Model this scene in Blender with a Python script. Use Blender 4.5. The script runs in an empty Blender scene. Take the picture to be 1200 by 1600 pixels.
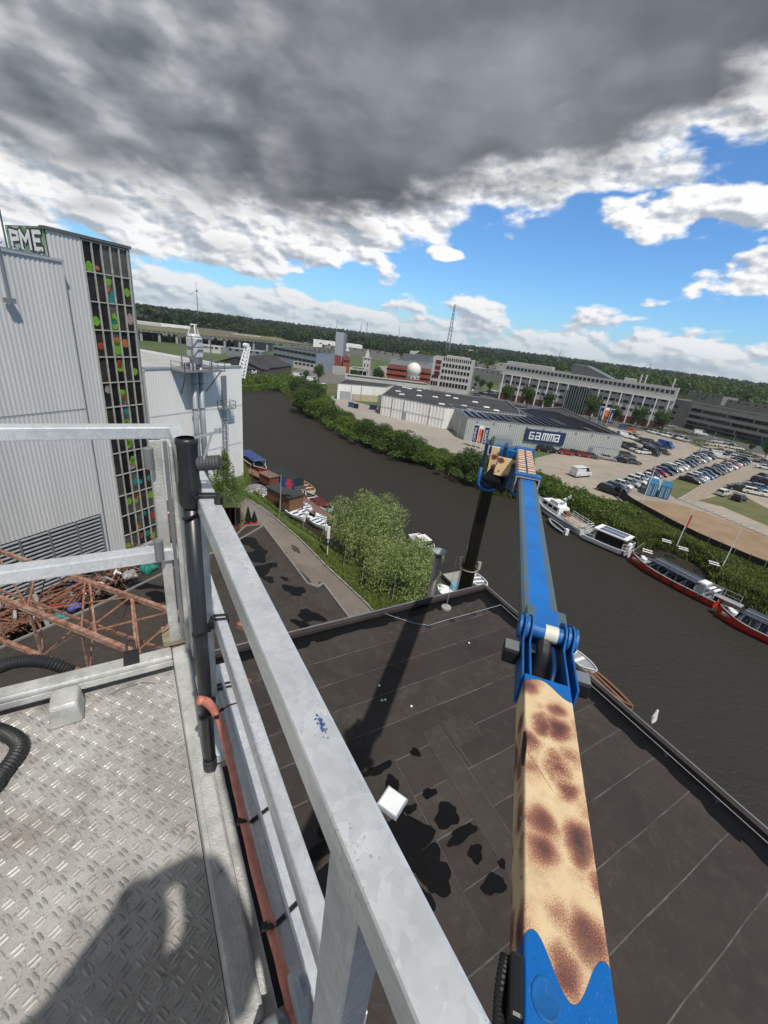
import bpy, bmesh, math, random
import numpy as np
from mathutils import Vector, Matrix
random.seed(7); RNG = np.random.default_rng(11)
PI = math.pi; rad = math.radians
sc = bpy.context.scene
# ---------------------------------------------------------------- camera
CAMZ = 26.0
F, CX, CY = 650.0, 600.0, 800.0
ROLL, PITCH = rad(7.2), rad(23.1)
fwd = Vector((0, math.cos(PITCH), -math.sin(PITCH)))
r0 = Vector((1, 0, 0)); u0 = r0.cross(fwd)
RIGHT = math.cos(ROLL)*r0 + math.sin(ROLL)*u0
UP = -math.sin(ROLL)*r0 + math.cos(ROLL)*u0
EYE = Vector((0, 0, CAMZ))
cd = bpy.data.cameras.new("camera"); cam = bpy.data.objects.new("camera", cd)
sc.collection.objects.link(cam); sc.camera = cam
cd.sensor_fit = 'HORIZONTAL'; cd.sensor_width = 36; cd.lens = 36*F/1200
cd.clip_start = 0.02; cd.clip_end = 9000
cam.matrix_world = Matrix(((RIGHT.x, UP.x, -fwd.x, 0), (RIGHT.y, UP.y, -fwd.y, 0), (RIGHT.z, UP.z, -fwd.z, CAMZ), (0, 0, 0, 1)))
# ---------------------------------------------------------------- sun, sky, exposure
SUN_AZ, SUN_EL = 149.0, 58.5          # bearing clockwise from +Y, elevation
SUN_STRENGTH, SKY_STRENGTH, EXPOSURE = 3.8, 0.13, 0.12
sd = bpy.data.lights.new("sun", 'SUN'); sd.energy = SUN_STRENGTH; sd.angle = rad(0.9); sd.color = (1, .955, .88)
sun = bpy.data.objects.new("sun", sd); sc.collection.objects.link(sun)
sv = Vector((math.sin(rad(SUN_AZ))*math.cos(rad(SUN_EL)), math.cos(rad(SUN_AZ))*math.cos(rad(SUN_EL)), math.sin(rad(SUN_EL))))
sun.rotation_euler = sv.to_track_quat('Z', 'Y').to_euler()
vs = sc.view_settings; vs.view_transform = 'Standard'; vs.look = 'None'; vs.gamma = 1; vs.exposure = EXPOSURE
try: vs.use_curve_mapping = False
except Exception: pass

class NT:
    "tiny node helper"
    def __init__(s, tree): s.t = tree; s.n = tree.nodes; s.l = tree.links
    def node(s, typ, **kw):
        n = s.n.new(typ)
        for k, v in kw.items(): setattr(n, k, v)
        return n
    def put(s, sock, v):
        if v is None: return
        if hasattr(v, 'is_output'): s.l.new(v, sock)
        else:
            if isinstance(v, (tuple, list)) and len(v) == 3 and sock.type == 'RGBA': v = (*v, 1)
            sock.default_value = v
    def m(s, op, a, b=None, c=None, clamp=False):
        n = s.node('ShaderNodeMath', operation=op); n.use_clamp = clamp
        s.put(n.inputs[0], a); s.put(n.inputs[1], b)
        if c is not None: s.put(n.inputs[2], c)
        return n.outputs[0]
    def v(s, op, a, b=None, sc_=None):
        n = s.node('ShaderNodeVectorMath', operation=op)
        s.put(n.inputs[0], a); s.put(n.inputs[1], b)
        if sc_ is not None: s.put(n.inputs['Scale'], sc_)
        return n.outputs['Value'] if op in ('DOT_PRODUCT', 'LENGTH', 'DISTANCE') else n.outputs[0]
    def noise(s, vec, scale, detail=3, rough=.55, dist=0, out=0):
        n = s.node('ShaderNodeTexNoise'); s.put(n.inputs['Vector'], vec)
        n.inputs['Scale'].default_value = scale; n.inputs['Detail'].default_value = detail
        n.inputs['Roughness'].default_value = rough; n.inputs['Distortion'].default_value = dist
        return n.outputs[out]
    def ramp(s, fac, stops, interp='LINEAR'):
        n = s.node('ShaderNodeValToRGB'); s.put(n.inputs[0], fac); cr = n.color_ramp; cr.interpolation = interp
        while len(cr.elements) < len(stops): cr.elements.new(.5)
        for e, (p, c) in zip(cr.elements, stops):
            e.position = p; e.color = (c, c, c, 1) if not isinstance(c, (tuple, list)) else (*c[:3], 1)
        return n.outputs[0]
    def mix(s, f, a, b, mode='MIX'):
        n = s.node('ShaderNodeMix', data_type='RGBA', blend_type=mode); s.put(n.inputs[0], f); s.put(n.inputs[6], a); s.put(n.inputs[7], b)
        return n.outputs[2]
    def sstep(s, x, a, b):
        n = s.node('ShaderNodeMapRange', interpolation_type='SMOOTHSTEP'); s.put(n.inputs[0], x)
        n.inputs[1].default_value = a; n.inputs[2].default_value = b; return n.outputs[0]
    def sep(s, v):
        n = s.node('ShaderNodeSeparateXYZ'); s.put(n.inputs[0], v); return n.outputs
    def comb(s, x, y, z):
        n = s.node('ShaderNodeCombineXYZ'); s.put(n.inputs[0], x); s.put(n.inputs[1], y); s.put(n.inputs[2], z); return n.outputs[0]

world = bpy.data.worlds.new("World"); sc.world = world; world.use_nodes = True
def make_world():
    T = NT(world.node_tree); T.n.clear()
    out = T.node('ShaderNodeOutputWorld')
    sky = T.node('ShaderNodeTexSky', sky_type='NISHITA'); sky.sun_disc = False
    sky.sun_elevation = rad(SUN_EL); sky.sun_rotation = rad(SUN_AZ); sky.air_density = 1.0; sky.dust_density = .35; sky.ozone_density = 2.0
    d = T.node('ShaderNodeTexCoord').outputs['Generated']
    x, y, z = T.sep(d)
    az = T.m('MULTIPLY', T.m('ARCTAN2', x, y), 180/PI)
    el = T.m('MULTIPLY', T.m('ARCSINE', z), 180/PI)
    # clouds lie on a level layer: its coordinates shrink towards the horizon
    zz = T.m('ADD', T.m('MAXIMUM', z, 0.0), 0.10)
    lay = T.comb(T.m('DIVIDE', x, zz), T.m('DIVIDE', y, zz), T.m('MULTIPLY', z, 2.5))
    big = T.noise(T.v('ADD', lay, (.35, .2, 0)), .55, 5, .5, .15)
    fine = T.noise(lay, 1.6, 4, .5, .2)
    ang = T.comb(T.m('MULTIPLY', az, .1), T.m('MULTIPLY', el, .22), 0.0)
    puff = T.noise(ang, 1.25, 6, .52, .0)
    ang2 = T.comb(T.m('MULTIPLY', az, .1), T.m('MULTIPLY', el, .19), 4.0)
    pf = T.noise(ang2, 1.8, 5, .48, .0)
    pf_up = T.noise(T.v('ADD', ang2, (.035, .075, 0)), 1.8, 5, .48, .0)
    wob = T.m('MULTIPLY', T.m('SUBTRACT', puff, .5), 14.0)
    # deck of cloud: covers everything above a line that climbs to the right, its rim frayed by the noise
    azc = T.m('MAXIMUM', T.m('MINIMUM', az, 34.0), -40.0)
    line = T.ramp(T.m('DIVIDE', T.m('ADD', azc, 40.0), 80.0),
                  [(0.0, .16), (.25, .18), (.44, .22), (.51, .30), (.60, .40), (.76, .485), (.86, .57), (1.0, .72)])
    deck = T.m('SUBTRACT', T.m('ADD', el, wob), T.m('MULTIPLY', line, 33.0))
    deckm = T.sstep(deck, -.4, 1.3)
    # a gap of blue on the right that lets a bright bank through
    def blob(a0, e0, ra, re, k=1.0):
        dx = T.m('DIVIDE', T.m('SUBTRACT', az, a0), ra); dy = T.m('DIVIDE', T.m('SUBTRACT', el, e0), re)
        return T.m('MULTIPLY', T.m('SUBTRACT', 1.0, T.m('SQRT', T.m('ADD', T.m('MULTIPLY', dx, dx), T.m('MULTIPLY', dy, dy)))), k)
    bl = None
    for a in [(30.0, 14.6, 10.5, 2.9), (38.0, 8.8, 9.0, 2.9), (-9.5, 8.2, 6.8, 1.55), (4.0, 9.4, 2.6, .75), (-24.0, 6.6, 16.0, 3.6), (46, 14, 9, 4)]:
        b = blob(*a); bl = b if bl is None else T.m('MAXIMUM', bl, b)
    blm = T.sstep(T.m('ADD', bl, T.m('MULTIPLY', T.m('SUBTRACT', pf, .5), 3.0)), .02, .30)
    # low cumulus towards the horizon
    low = T.m('SUBTRACT', T.m('ADD', 4.7, T.m('MULTIPLY', T.m('MAXIMUM', T.m('MULTIPLY', az, -1.0), 0.0), .035)), el)
    lowm = T.sstep(T.m('ADD', T.m('MULTIPLY', low, .17), T.m('MULTIPLY', T.m('SUBTRACT', pf, .5), 3.2)), .04, .34)
    cov = T.m('MAXIMUM', deckm, T.m('MAXIMUM', blm, lowm))
    # thickness makes the base of the deck dark: deep inside it is grey, at the rim white
    thick = T.sstep(T.m('ADD', T.m('ADD', deck, T.m('MULTIPLY', T.m('SUBTRACT', big, .5), 11.0)), T.m('MULTIPLY', T.m('SUBTRACT', pf, .5), 6.0)), 1.0, 7.5)
    lit = T.ramp(T.m('ADD', .5, T.m('MULTIPLY', T.m('SUBTRACT', pf, pf_up), 4.5)), [(.12, (.42, .47, .54)), (.38, (.68, .71, .75)), (.60, (.98, .98, .98))])
    tone = T.m('ADD', T.m('MULTIPLY', big, .80), T.m('ADD', T.m('MULTIPLY', fine, .08), T.m('MULTIPLY', pf, .12)))
    darkc = T.ramp(tone, [(.36, (.060, .068, .082)), (.50, (.095, .107, .125)), (.60, (.18, .195, .22)), (.72, (.36, .38, .41))])
    leftw = T.sstep(az, -4.0, -32.0)
    darkc = T.mix(T.m('MULTIPLY', leftw, .62), darkc, T.ramp(T.m('ADD', T.m('MULTIPLY', pf, .7), T.m('MULTIPLY', puff, .3)), [(.36, (.16, .18, .21)), (.50, (.36, .385, .42)), (.64, (.82, .83, .84))]))
    ccol = T.mix(thick, lit, darkc)
    hz = T.sstep(el, 7.0, 0.0)
    ccol = T.mix(T.m('MULTIPLY', hz, .30), ccol, (.48, .58, .69))
    cov = T.m('MULTIPLY', cov, T.m('SUBTRACT', 1.0, T.m('MULTIPLY', T.sstep(el, 2.5, -1.0), .35)))
    b1 = T.node('ShaderNodeBackground'); b1.inputs[1].default_value = SKY_STRENGTH
    T.put(b1.inputs[0], T.mix(1.0, sky.outputs[0], (.50, .80, 1.10), 'MULTIPLY'))
    b2 = T.node('ShaderNodeBackground'); T.put(b2.inputs[0], ccol); b2.inputs[1].default_value = .95
    mx = T.node('ShaderNodeMixShader'); T.put(mx.inputs[0], cov); T.l.new(b1.outputs[0], mx.inputs[1]); T.l.new(b2.outputs[0], mx.inputs[2])
    T.l.new(mx.outputs[0], out.inputs[0])
make_world()

# ---------------------------------------------------------------- placing helpers
def ray(px, py): return fwd*F + RIGHT*(px-CX) - UP*(py-CY)
def pg(px, py, z=1.5):
    r = ray(px, py); return EYE + r*((CAMZ-z)/-r.z)
def pd(px, py, depth): return EYE + ray(px, py)*(depth/F)
def hz_at(P, px, py):
    r = ray(px, py); return CAMZ + r.z/math.hypot(r.x, r.y)*math.hypot(P.x, P.y)
def bearing(a): return Vector((math.sin(rad(a)), math.cos(rad(a)), 0))
def fr(O, X, Y=None, Z=Vector((0, 0, 1))):
    X = X.normalized()
    if Y is None: Y = Z.cross(X).normalized()
    Z = X.cross(Y).normalized()
    return Matrix(((X.x, Y.x, Z.x, O.x), (X.y, Y.y, Z.y, O.y), (X.z, Y.z, Z.z, O.z), (0, 0, 0, 1)))
# ---------------------------------------------------------------- materials
MATS = {}
def mat(name, col, rough=.7, metal=0.0, var=.25, scale=3.0, bump=.0, bscale=40, col2=None, spec=.5, stain=0, stretch=None, trans=0, extra=None):
    if name in MATS: return MATS[name]
    m = bpy.data.materials.new(name); m.use_nodes = True; T = NT(m.node_tree)
    b = T.n['Principled BSDF']
    co = T.node('ShaderNodeTexCoord').outputs['Object']
    if stretch: co = T.v('MULTIPLY', co, stretch)
    c2 = col2 if col2 else tuple(c*(1-var) for c in col)
    n = T.noise(co, scale, 5, .6)
    f = T.ramp(n, [(.36, 0.0), (.64, 1.0)])
    c = T.mix(f, col, c2)
    if stain:
        c = T.mix(T.m('MULTIPLY', T.ramp(T.noise(co, scale*.35, 6, .7), [(.5, 0.0), (.68, 1.0)]), stain), c, tuple(x*.35 for x in col))
    T.put(b.inputs['Base Color'], c)
    T.put(b.inputs['Roughness'], T.m('ADD', rough-.06, T.m('MULTIPLY', n, .12)))
    b.inputs['Metallic'].default_value = metal; b.inputs['Specular IOR Level'].default_value = spec
    if trans: b.inputs['Transmission Weight'].default_value = trans
    if bump:
        bn = T.node('ShaderNodeBump'); bn.inputs['Strength'].default_value = bump; bn.inputs['Distance'].default_value = .02
        T.put(bn.inputs['Height'], T.noise(co, bscale, 4, .6)); T.l.new(bn.outputs[0], b.inputs['Normal'])
    if extra: extra(T, b, co)
    MATS[name] = m; return m
def leafmat(name, c1, c2, c3):
    if name in MATS: return MATS[name]
    m = bpy.data.materials.new(name); m.use_nodes = True; T = NT(m.node_tree); b = T.n['Principled BSDF']
    g = T.node('ShaderNodeNewGeometry'); r = g.outputs['Random Per Island']
    P = g.outputs['Position']; k = T.ramp(T.noise(P, .16, 5, .65), [(.40, 0.0), (.60, 1.0)]); k2 = T.ramp(T.noise(P, .9, 4, .6), [(.40, 0.0), (.62, 1.0)])
    cc = T.ramp(r, [(0, c1), (.5, c2), (1, c3)]); cc = T.mix(T.m('MULTIPLY', k, .5), cc, (c3[0]*1.25, c3[1]*1.12, c3[2])); cc = T.mix(T.m('MULTIPLY', k2, .4), cc, tuple(x*.75 for x in c1))
    T.put(b.inputs['Base Color'], cc); b.inputs['Roughness'].default_value = .6
    b.inputs['Specular IOR Level'].default_value = .25
    tr = T.node('ShaderNodeBsdfTranslucent'); T.put(tr.inputs[0], T.ramp(r, [(0, c2), (1, c3)]))
    mx = T.node('ShaderNodeMixShader'); mx.inputs[0].default_value = .3
    o = T.n['Material Output']; T.l.new(b.outputs[0], mx.inputs[1]); T.l.new(tr.outputs[0], mx.inputs[2]); T.l.new(mx.outputs[0], o.inputs[0])
    MATS[name] = m; return m
def bitumen(base, dust):
    def f(T, b, co):
        geo = T.node('ShaderNodeNewGeometry'); P = geo.outputs['Position']
        n1 = T.noise(P, .45, 6, .62, .4); n2 = T.noise(P, 2.6, 6, .7); n3 = T.noise(P, 85, 3, .8); rnd = T.node('ShaderNodeObjectInfo').outputs['Random']
        c = T.mix(T.ramp(n1, [(.38, 0.0), (.62, 1.0)]), base, tuple(x*.72 for x in base))
        c = T.mix(T.m('MULTIPLY', T.ramp(n2, [(.50, 0.0), (.66, 1.0)]), .55), c, dust)
        c = T.mix(T.m('MULTIPLY', T.ramp(T.noise(T.v('MULTIPLY', P, (1, 1, 1)), 7.0, 5, .75), [(.60, 0.0), (.70, 1.0)]), .35), c, tuple(x*1.7 for x in dust))
        c = T.mix(T.m('MULTIPLY', T.ramp(n3, [(.60, 0.0), (.72, 1.0)]), .5), c, (.13, .12, .11))
        c = T.mix(T.m('MULTIPLY', rnd, .30), c, tuple(x*.55 for x in base))
        T.put(b.inputs['Base Color'], c); b.inputs['Roughness'].default_value = .86; b.inputs['Specular IOR Level'].default_value = .25
        bn = T.n.new('ShaderNodeBump'); bn.inputs['Strength'].default_value = .5; bn.inputs['Distance'].default_value = .006
        T.put(bn.inputs['Height'], T.m('ADD', n3, T.m('MULTIPLY', n2, 2.0))); T.l.new(bn.outputs[0], b.inputs['Normal'])
    return f
# ---------------------------------------------------------------- mesh builder
COL = sc.collection; ORI = {}
class MB:
    def __init__(s): s.v = []; s.f = []; s.mi = []; s.k = 0
    def face(s, pts, k=None):
        i = len(s.v); s.v += [tuple(p) for p in pts]; s.f.append(tuple(range(i, i+len(pts)))); s.mi.append(s.k if k is None else k)
    def box(s, lo, hi, M=None, k=None, taper=None):
        x0, y0, z0 = lo; x1, y1, z1 = hi
        P = [(x0, y0, z0), (x1, y0, z0), (x1, y1, z0), (x0, y1, z0), (x0, y0, z1), (x1, y0, z1), (x1, y1, z1), (x0, y1, z1)]
        if taper:
            cx, cy = (x0+x1)/2, (y0+y1)/2
            P = P[:4] + [(cx+(p[0]-cx)*taper[0], cy+(p[1]-cy)*taper[1], p[2]) for p in P[4:]]
        if M is not None: P = [tuple(M @ Vector(p)) for p in P]
        i = len(s.v); s.v += P
        for f in [(0, 3, 2, 1), (4, 5, 6, 7), (0, 1, 5, 4), (1, 2, 6, 5), (2, 3, 7, 6), (3, 0, 4, 7)]:
            s.f.append(tuple(i+j for j in f)); s.mi.append(s.k if k is None else k)
        return s
    def prism(s, poly, z0, z1, M=None, k=None, ktop=None):
        n = len(poly); P = [(p[0], p[1], z0) for p in poly] + [(p[0], p[1], z1) for p in poly]
        if M is not None: P = [tuple(M @ Vector(p)) for p in P]
        i = len(s.v); s.v += P; kk = s.k if k is None else k
        s.f.append(tuple(i+j for j in range(n))[::-1]); s.mi.append(kk)
        s.f.append(tuple(i+n+j for j in range(n))); s.mi.append(kk if ktop is None else ktop)
        for j in range(n): s.f.append((i+j, i+(j+1) % n, i+n+(j+1) % n, i+n+j)); s.mi.append(kk)
        return s
    def tube(s, pts, r, n=8, k=None, caps=True, squash=1):
        pts = [Vector(p) for p in pts]; rs = r if isinstance(r, (list, tuple)) else [r]*len(pts)
        i0 = len(s.v); kk = s.k if k is None else k; prev = None
        for q, p in enumerate(pts):
            d = (pts[min(q+1, len(pts)-1)] - pts[max(q-1, 0)])
            if d.length < 1e-9: d = Vector((0, 0, 1))
            d.normalize()
            if prev is None:
                a = Vector((0, 0, 1)) if abs(d.z) < .9 else Vector((1, 0, 0)); X = d.cross(a).normalized()
            else:
                X = prev - d*prev.dot(d); X = X.normalized() if X.length > 1e-6 else d.orthogonal().normalized()
            prev = X; Y = d.cross(X)
            for j in range(n):
                t = 2*PI*j/n; s.v.append(tuple(p + (X*math.cos(t) + Y*math.sin(t)*squash)*rs[q]))
        for q in range(len(pts)-1):
            for j in range(n):
                a = i0+q*n+j; b = i0+q*n+(j+1) % n; s.f.append((a, b, b+n, a+n)); s.mi.append(kk)
        if caps:
            s.f.append(tuple(i0+j for j in range(n))[::-1]); s.mi.append(kk)
            e = i0+(len(pts)-1)*n; s.f.append(tuple(e+j for j in range(n))); s.mi.append(kk)
        return s
    def beam(s, a, b, w, h=None, k=None):
        a = Vector(a); b = Vector(b); d = b-a; L = d.length
        if L < 1e-6: return s
        X = d/L; up = Vector((0, 0, 1)) if abs(X.z) < .95 else Vector((1, 0, 0)); Y = up.cross(X).normalized(); h = h or w
        return s.box((0, -w/2, -h/2), (L, w/2, h/2), fr(a, X, Y), k)
    def rings(s, rings, k=None, close=True, capA=True, capB=True):
        "loft between rings of equal point count"
        n = len(rings[0]); i0 = len(s.v); kk = s.k if k is None else k
        for r in rings: s.v += [tuple(p) for p in r]
        for q in range(len(rings)-1):
            for j in range(n if close else n-1):
                a = i0+q*n+j; b = i0+q*n+(j+1) % n; s.f.append((a, b, b+n, a+n)); s.mi.append(kk)
        if capA: s.f.append(tuple(i0+j for j in range(n))[::-1]); s.mi.append(kk)
        if capB: s.f.append(tuple(i0+(len(rings)-1)*n+j for j in range(n))); s.mi.append(kk)
        return s
    def build(s, name, mats, parent=None, M=None, bevel=0, smooth=False, mesh=None):
        if not isinstance(mats, (list, tuple)): mats = [mats]
        if parent is not None: org = ORI[parent.name]
        elif M is None:
            a = np.array(s.v); org = Vector((a[:, 0].mean(), a[:, 1].mean(), a[:, 2].min()))
        else: org = None
        me = bpy.data.meshes.new(name)
        vv = s.v
        if M is None: vv = [(p[0]-org.x, p[1]-org.y, p[2]-org.z) for p in s.v]
        me.from_pydata(vv, [], s.f)
        for m_ in mats: me.materials.append(m_)
        if len(mats) > 1: me.polygons.foreach_set('material_index', s.mi)
        if smooth: me.polygons.foreach_set('use_smooth', [True]*len(me.polygons))
        me.update()
        bm = bmesh.new(); bm.from_mesh(me); bmesh.ops.recalc_face_normals(bm, faces=bm.faces); bm.to_mesh(me); bm.free()
        o = bpy.data.objects.new(name, me); COL.objects.link(o)
        if parent is not None:
            o.parent = parent
            if M is not None: o.matrix_basis = Matrix.Translation(-org) @ M; ORI[o.name] = org
            else: ORI[o.name] = org
        else:
            if M is not None: o.matrix_basis = M; ORI[o.name] = Vector((0, 0, 0))
            else: o.location = org; ORI[o.name] = org
        if bevel:
            bv = o.modifiers.new('edge', 'BEVEL'); bv.width = bevel; bv.segments = 2; bv.limit_method = 'ANGLE'; bv.harden_normals = False
        return o
def tag(o, label=None, cat=None, group=None, kind=None):
    if label: o['label'] = label
    if cat: o['category'] = cat
    if group: o['group'] = group
    if kind: o['kind'] = kind
    return o
def thing(name, label, cat, loc, group=None, rz=0):
    o = bpy.data.objects.new(name, None); COL.objects.link(o); o.location = loc; o.rotation_euler.z = rz
    ORI[o.name] = Vector(loc) if rz == 0 else None
    return tag(o, label, cat, group)
def child(o_src_mesh, name, parent, loc=(0, 0, 0), rz=0, label=None, M=None):
    o = bpy.data.objects.new(name, o_src_mesh); COL.objects.link(o); o.parent = parent
    if M is not None: o.matrix_basis = M
    else: o.location = loc; o.rotation_euler.z = rz
    if label: o['label'] = label
    return o
def struct(name, mb, m, **k): return tag(mb.build(name, m, **k), kind='structure')
def mesh_only(mb, name, mats, smooth=False):
    "mesh in local coordinates"
    if not isinstance(mats, (list, tuple)): mats = [mats]
    me = bpy.data.meshes.new(name); me.from_pydata(mb.v, [], mb.f)
    for m_ in mats: me.materials.append(m_)
    if len(mats) > 1: me.polygons.foreach_set('material_index', mb.mi)
    if smooth: me.polygons.foreach_set('use_smooth', [True]*len(me.polygons))
    bm = bmesh.new(); bm.from_mesh(me); bmesh.ops.recalc_face_normals(bm, faces=bm.faces); bm.to_mesh(me); bm.free()
    return me
def copy_tree(o, loc, rz, label=None, scale=None):
    r = o.copy(); COL.objects.link(r); r.location = loc; r.rotation_euler.z = rz
    if scale: r.scale = scale
    if label: r['label'] = label
    for ch in o.children:
        c = ch.copy(); COL.objects.link(c); c.parent = r
        for g in ch.children:
            d = g.copy(); COL.objects.link(d); d.parent = c
    return r
ORDN = ['first', 'second', 'third', 'fourth', 'fifth', 'sixth', 'seventh', 'eighth', 'ninth', 'tenth', 'eleventh', 'twelfth', 'thirteenth', 'fourteenth', 'fifteenth',
        'sixteenth', 'seventeenth', 'eighteenth', 'nineteenth', 'twentieth', 'twenty-first', 'twenty-second', 'twenty-third', 'twenty-fourth', 'twenty-fifth', 'twenty-sixth',
        'twenty-seventh', 'twenty-eighth', 'twenty-ninth', 'thirtieth']
def quads_mesh(name, C, S, m, nrm=None, aspect=.6, bend=0):
    "many leaf quads from numpy: centres C, sizes S"
    n = len(C); a = RNG.normal(size=(n, 3)); a[:, 2] *= .8
    if nrm is not None: a = a*.8+nrm
    a /= np.linalg.norm(a, axis=1)[:, None]+1e-9
    t = RNG.normal(size=(n, 3)); u = np.cross(a, t); u /= np.linalg.norm(u, axis=1)[:, None]+1e-9; w = np.cross(a, u)
    u *= S[:, None]; w *= (S*aspect)[:, None]
    V = np.stack([C-u, C-w*.9, C+u, C+w*.9], 1).reshape(-1, 3)
    me = bpy.data.meshes.new(name); me.vertices.add(4*n); me.vertices.foreach_set('co', V.ravel())
    me.loops.add(4*n); me.loops.foreach_set('vertex_index', np.arange(4*n, dtype=np.int32))
    me.polygons.add(n); me.polygons.foreach_set('loop_start', np.arange(0, 4*n, 4, dtype=np.int32)); me.polygons.foreach_set('loop_total', np.full(n, 4, dtype=np.int32))
    me.materials.append(m); me.update(calc_edges=True); return me
def crown_points(n, rx, rz, clumps, seed, cr=.45, flat=.75):
    g = np.random.default_rng(seed)
    d = g.normal(size=(clumps, 3)); d /= np.linalg.norm(d, axis=1)[:, None]
    rr = g.uniform(.35, .92, clumps)[:, None]; cc = d*rr*np.array([rx, rx, rz])
    idx = g.integers(0, clumps, n); q = g.normal(size=(n, 3)); q /= np.linalg.norm(q, axis=1)[:, None]
    q *= (g.uniform(.45, 1.0, n)**.5)[:, None]*cr*np.array([rx, rx, rz*flat])
    return cc[idx]+q, q
# ================================================================ MATERIALS
M_alu = mat('aluminium', (.52, .535, .55), .42, .72, .22, 9, .25, 160, spec=.5)
def galv(T, b, co):
    v = T.node('ShaderNodeTexVoronoi'); T.put(v.inputs['Vector'], co); v.inputs['Scale'].default_value = 95
    n = T.noise(co, 7, 6, .65); sc1 = T.noise(T.v('MULTIPLY', co, (1, 1, .2)), 260, 3, .7)
    base = T.mix(T.ramp(n, [(.35, 0.0), (.65, 1.0)]), (.66, .69, .72), (.82, .85, .88))
    base = T.mix(T.m('MULTIPLY', T.sep(v.outputs['Color'])[0], .35), base, (.42, .45, .49))
    base = T.mix(T.m('MULTIPLY', T.ramp(sc1, [(.60, 0.0), (.66, 1.0)]), T.ramp(n, [(.5, 0.0), (.62, .8)])), base, (.10, .10, .11))
    T.put(b.inputs['Base Color'], base); T.put(b.inputs['Roughness'], T.m('ADD', .26, T.m('MULTIPLY', n, .25)))
M_galv = mat('galvanised_steel', (.5, .5, .5), .4, .5, extra=galv)
M_dirtyalu = mat('weathered_aluminium', (.62, .62, .60), .5, .3, .3, 12, .3, 120, stain=.5)
M_treadbar = mat('tread_bar', (.50, .49, .465), .5, .45, .35, 14, stain=.6)
M_white = mat('white_paint', (.78, .79, .80), .5, 0, .08, 2)
M_wclad = mat('white_cladding', (.80, .79, .76), .5, 0, .07, .4, col2=(.72, .71, .69), stain=.12, stretch=(1, 1, .12))
M_gclad = mat('grey_cladding', (.56, .555, .54), .5, 0, .1, .35, col2=(.49, .485, .475), stain=.16, stretch=(1.5, 1.5, .12))
M_dclad = mat('dark_grey_steel', (.10, .11, .12), .5, .2, .3, 2)
M_mgrey = mat('mid_grey_steel', (.24, .26, .28), .5, .3, .2, 2)
M_lgrey = mat('light_grey_steel', (.42, .45, .48), .5, .3, .2, 2)
M_black = mat('black_plastic', (.014, .014, .016), .38, 0, .2, 5)
M_blackrub = mat('black_rubber', (.02, .02, .021), .55, 0, .2, 15)
M_tube = mat('black_pipe', (.022, .025, .030), .36, 0, .2, 12, stain=.2)
M_orange = mat('red_orange_hose', (.66, .25, .17), .5, 0, .35, 30, .2, 200, col2=(.50, .16, .11))
def treadx(T, b, co):
    n = T.noise(co, 5, 5, .6); n2 = T.noise(co, 1.7, 6, .7); n3 = T.noise(co, 9, 6, .75); n4 = T.noise(co, 160, 2, .7)
    c = T.mix(T.ramp(n, [(.36, 0.0), (.64, 1.0)]), (.52, .51, .49), (.36, .345, .325))
    c = T.mix(T.m('MULTIPLY', T.ramp(n2, [(.48, 0.0), (.64, 1.0)]), .6), c, (.26, .20, .15))
    c = T.mix(T.m('MULTIPLY', T.ramp(n3, [(.56, 0.0), (.66, 1.0)]), .6), c, (.12, .10, .09))
    c = T.mix(T.m('MULTIPLY', T.ramp(n4, [(.60, 0.0), (.68, 1.0)]), .5), c, (.07, .06, .055))
    T.put(b.inputs['Base Color'], c); T.put(b.inputs['Roughness'], T.m('ADD', .40, T.m('MULTIPLY', n3, .3)))
    bn = T.n.new('ShaderNodeBump'); bn.inputs['Strength'].default_value = .3; bn.inputs['Distance'].default_value = .004; T.put(bn.inputs['Height'], n4); T.l.new(bn.outputs[0], b.inputs['Normal'])
def lotx(T, b, co):
    n1 = T.noise(co, .035, 5, .6); n2 = T.noise(co, .22, 6, .7); n3 = T.noise(co, 1.3, 5, .7); n4 = T.noise(T.v('MULTIPLY', co, (.05, .6, 1)), 1.0, 4, .6)
    c = T.mix(T.ramp(n1, [(.38, 0.0), (.60, 1.0)]), (.36, .305, .245), (.27, .24, .205))
    c = T.mix(T.m('MULTIPLY', T.ramp(n2, [(.52, 0.0), (.64, 1.0)]), .5), c, (.20, .18, .155))
    c = T.mix(T.m('MULTIPLY', T.ramp(n4, [(.52, 0.0), (.60, 1.0)]), .25), c, (.42, .38, .32))
    c = T.mix(T.m('MULTIPLY', T.ramp(n3, [(.60, 0.0), (.70, 1.0)]), .5), c, (.13, .12, .10)); T.put(b.inputs['Base Color'], c); b.inputs['Roughness'].default_value = .92
def bluep(T, b, co):
    n = T.noise(co, 1.2, 6, .6); s = T.noise(T.v('MULTIPLY', co, (9, 1.1, 9)), 3.2, 5, .7)
    c = T.mix(T.ramp(n, [(.4, 0.0), (.62, 1.0)]), (.005, .155, .52), (.008, .125, .42))
    x, y, z = T.sep(co)
    g = T.m('ABSOLUTE', x)
    side = T.m('MULTIPLY', T.sstep(g, .13, .19), T.ramp(s, [(.36, .25), (.50, .95)]))
    c = T.mix(side, c, (.09, .12, .10))
    T.put(b.inputs['Base Color'], c); T.put(b.inputs['Roughness'], T.m('ADD', .33, T.m('MULTIPLY', n, .2)))
M_tread = mat('tread_plate', (.5, .5, .5), .45, .35, extra=treadx)
M_blueworn = mat('worn_blue_paint', (.0, .15, .5), extra=bluep)
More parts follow.
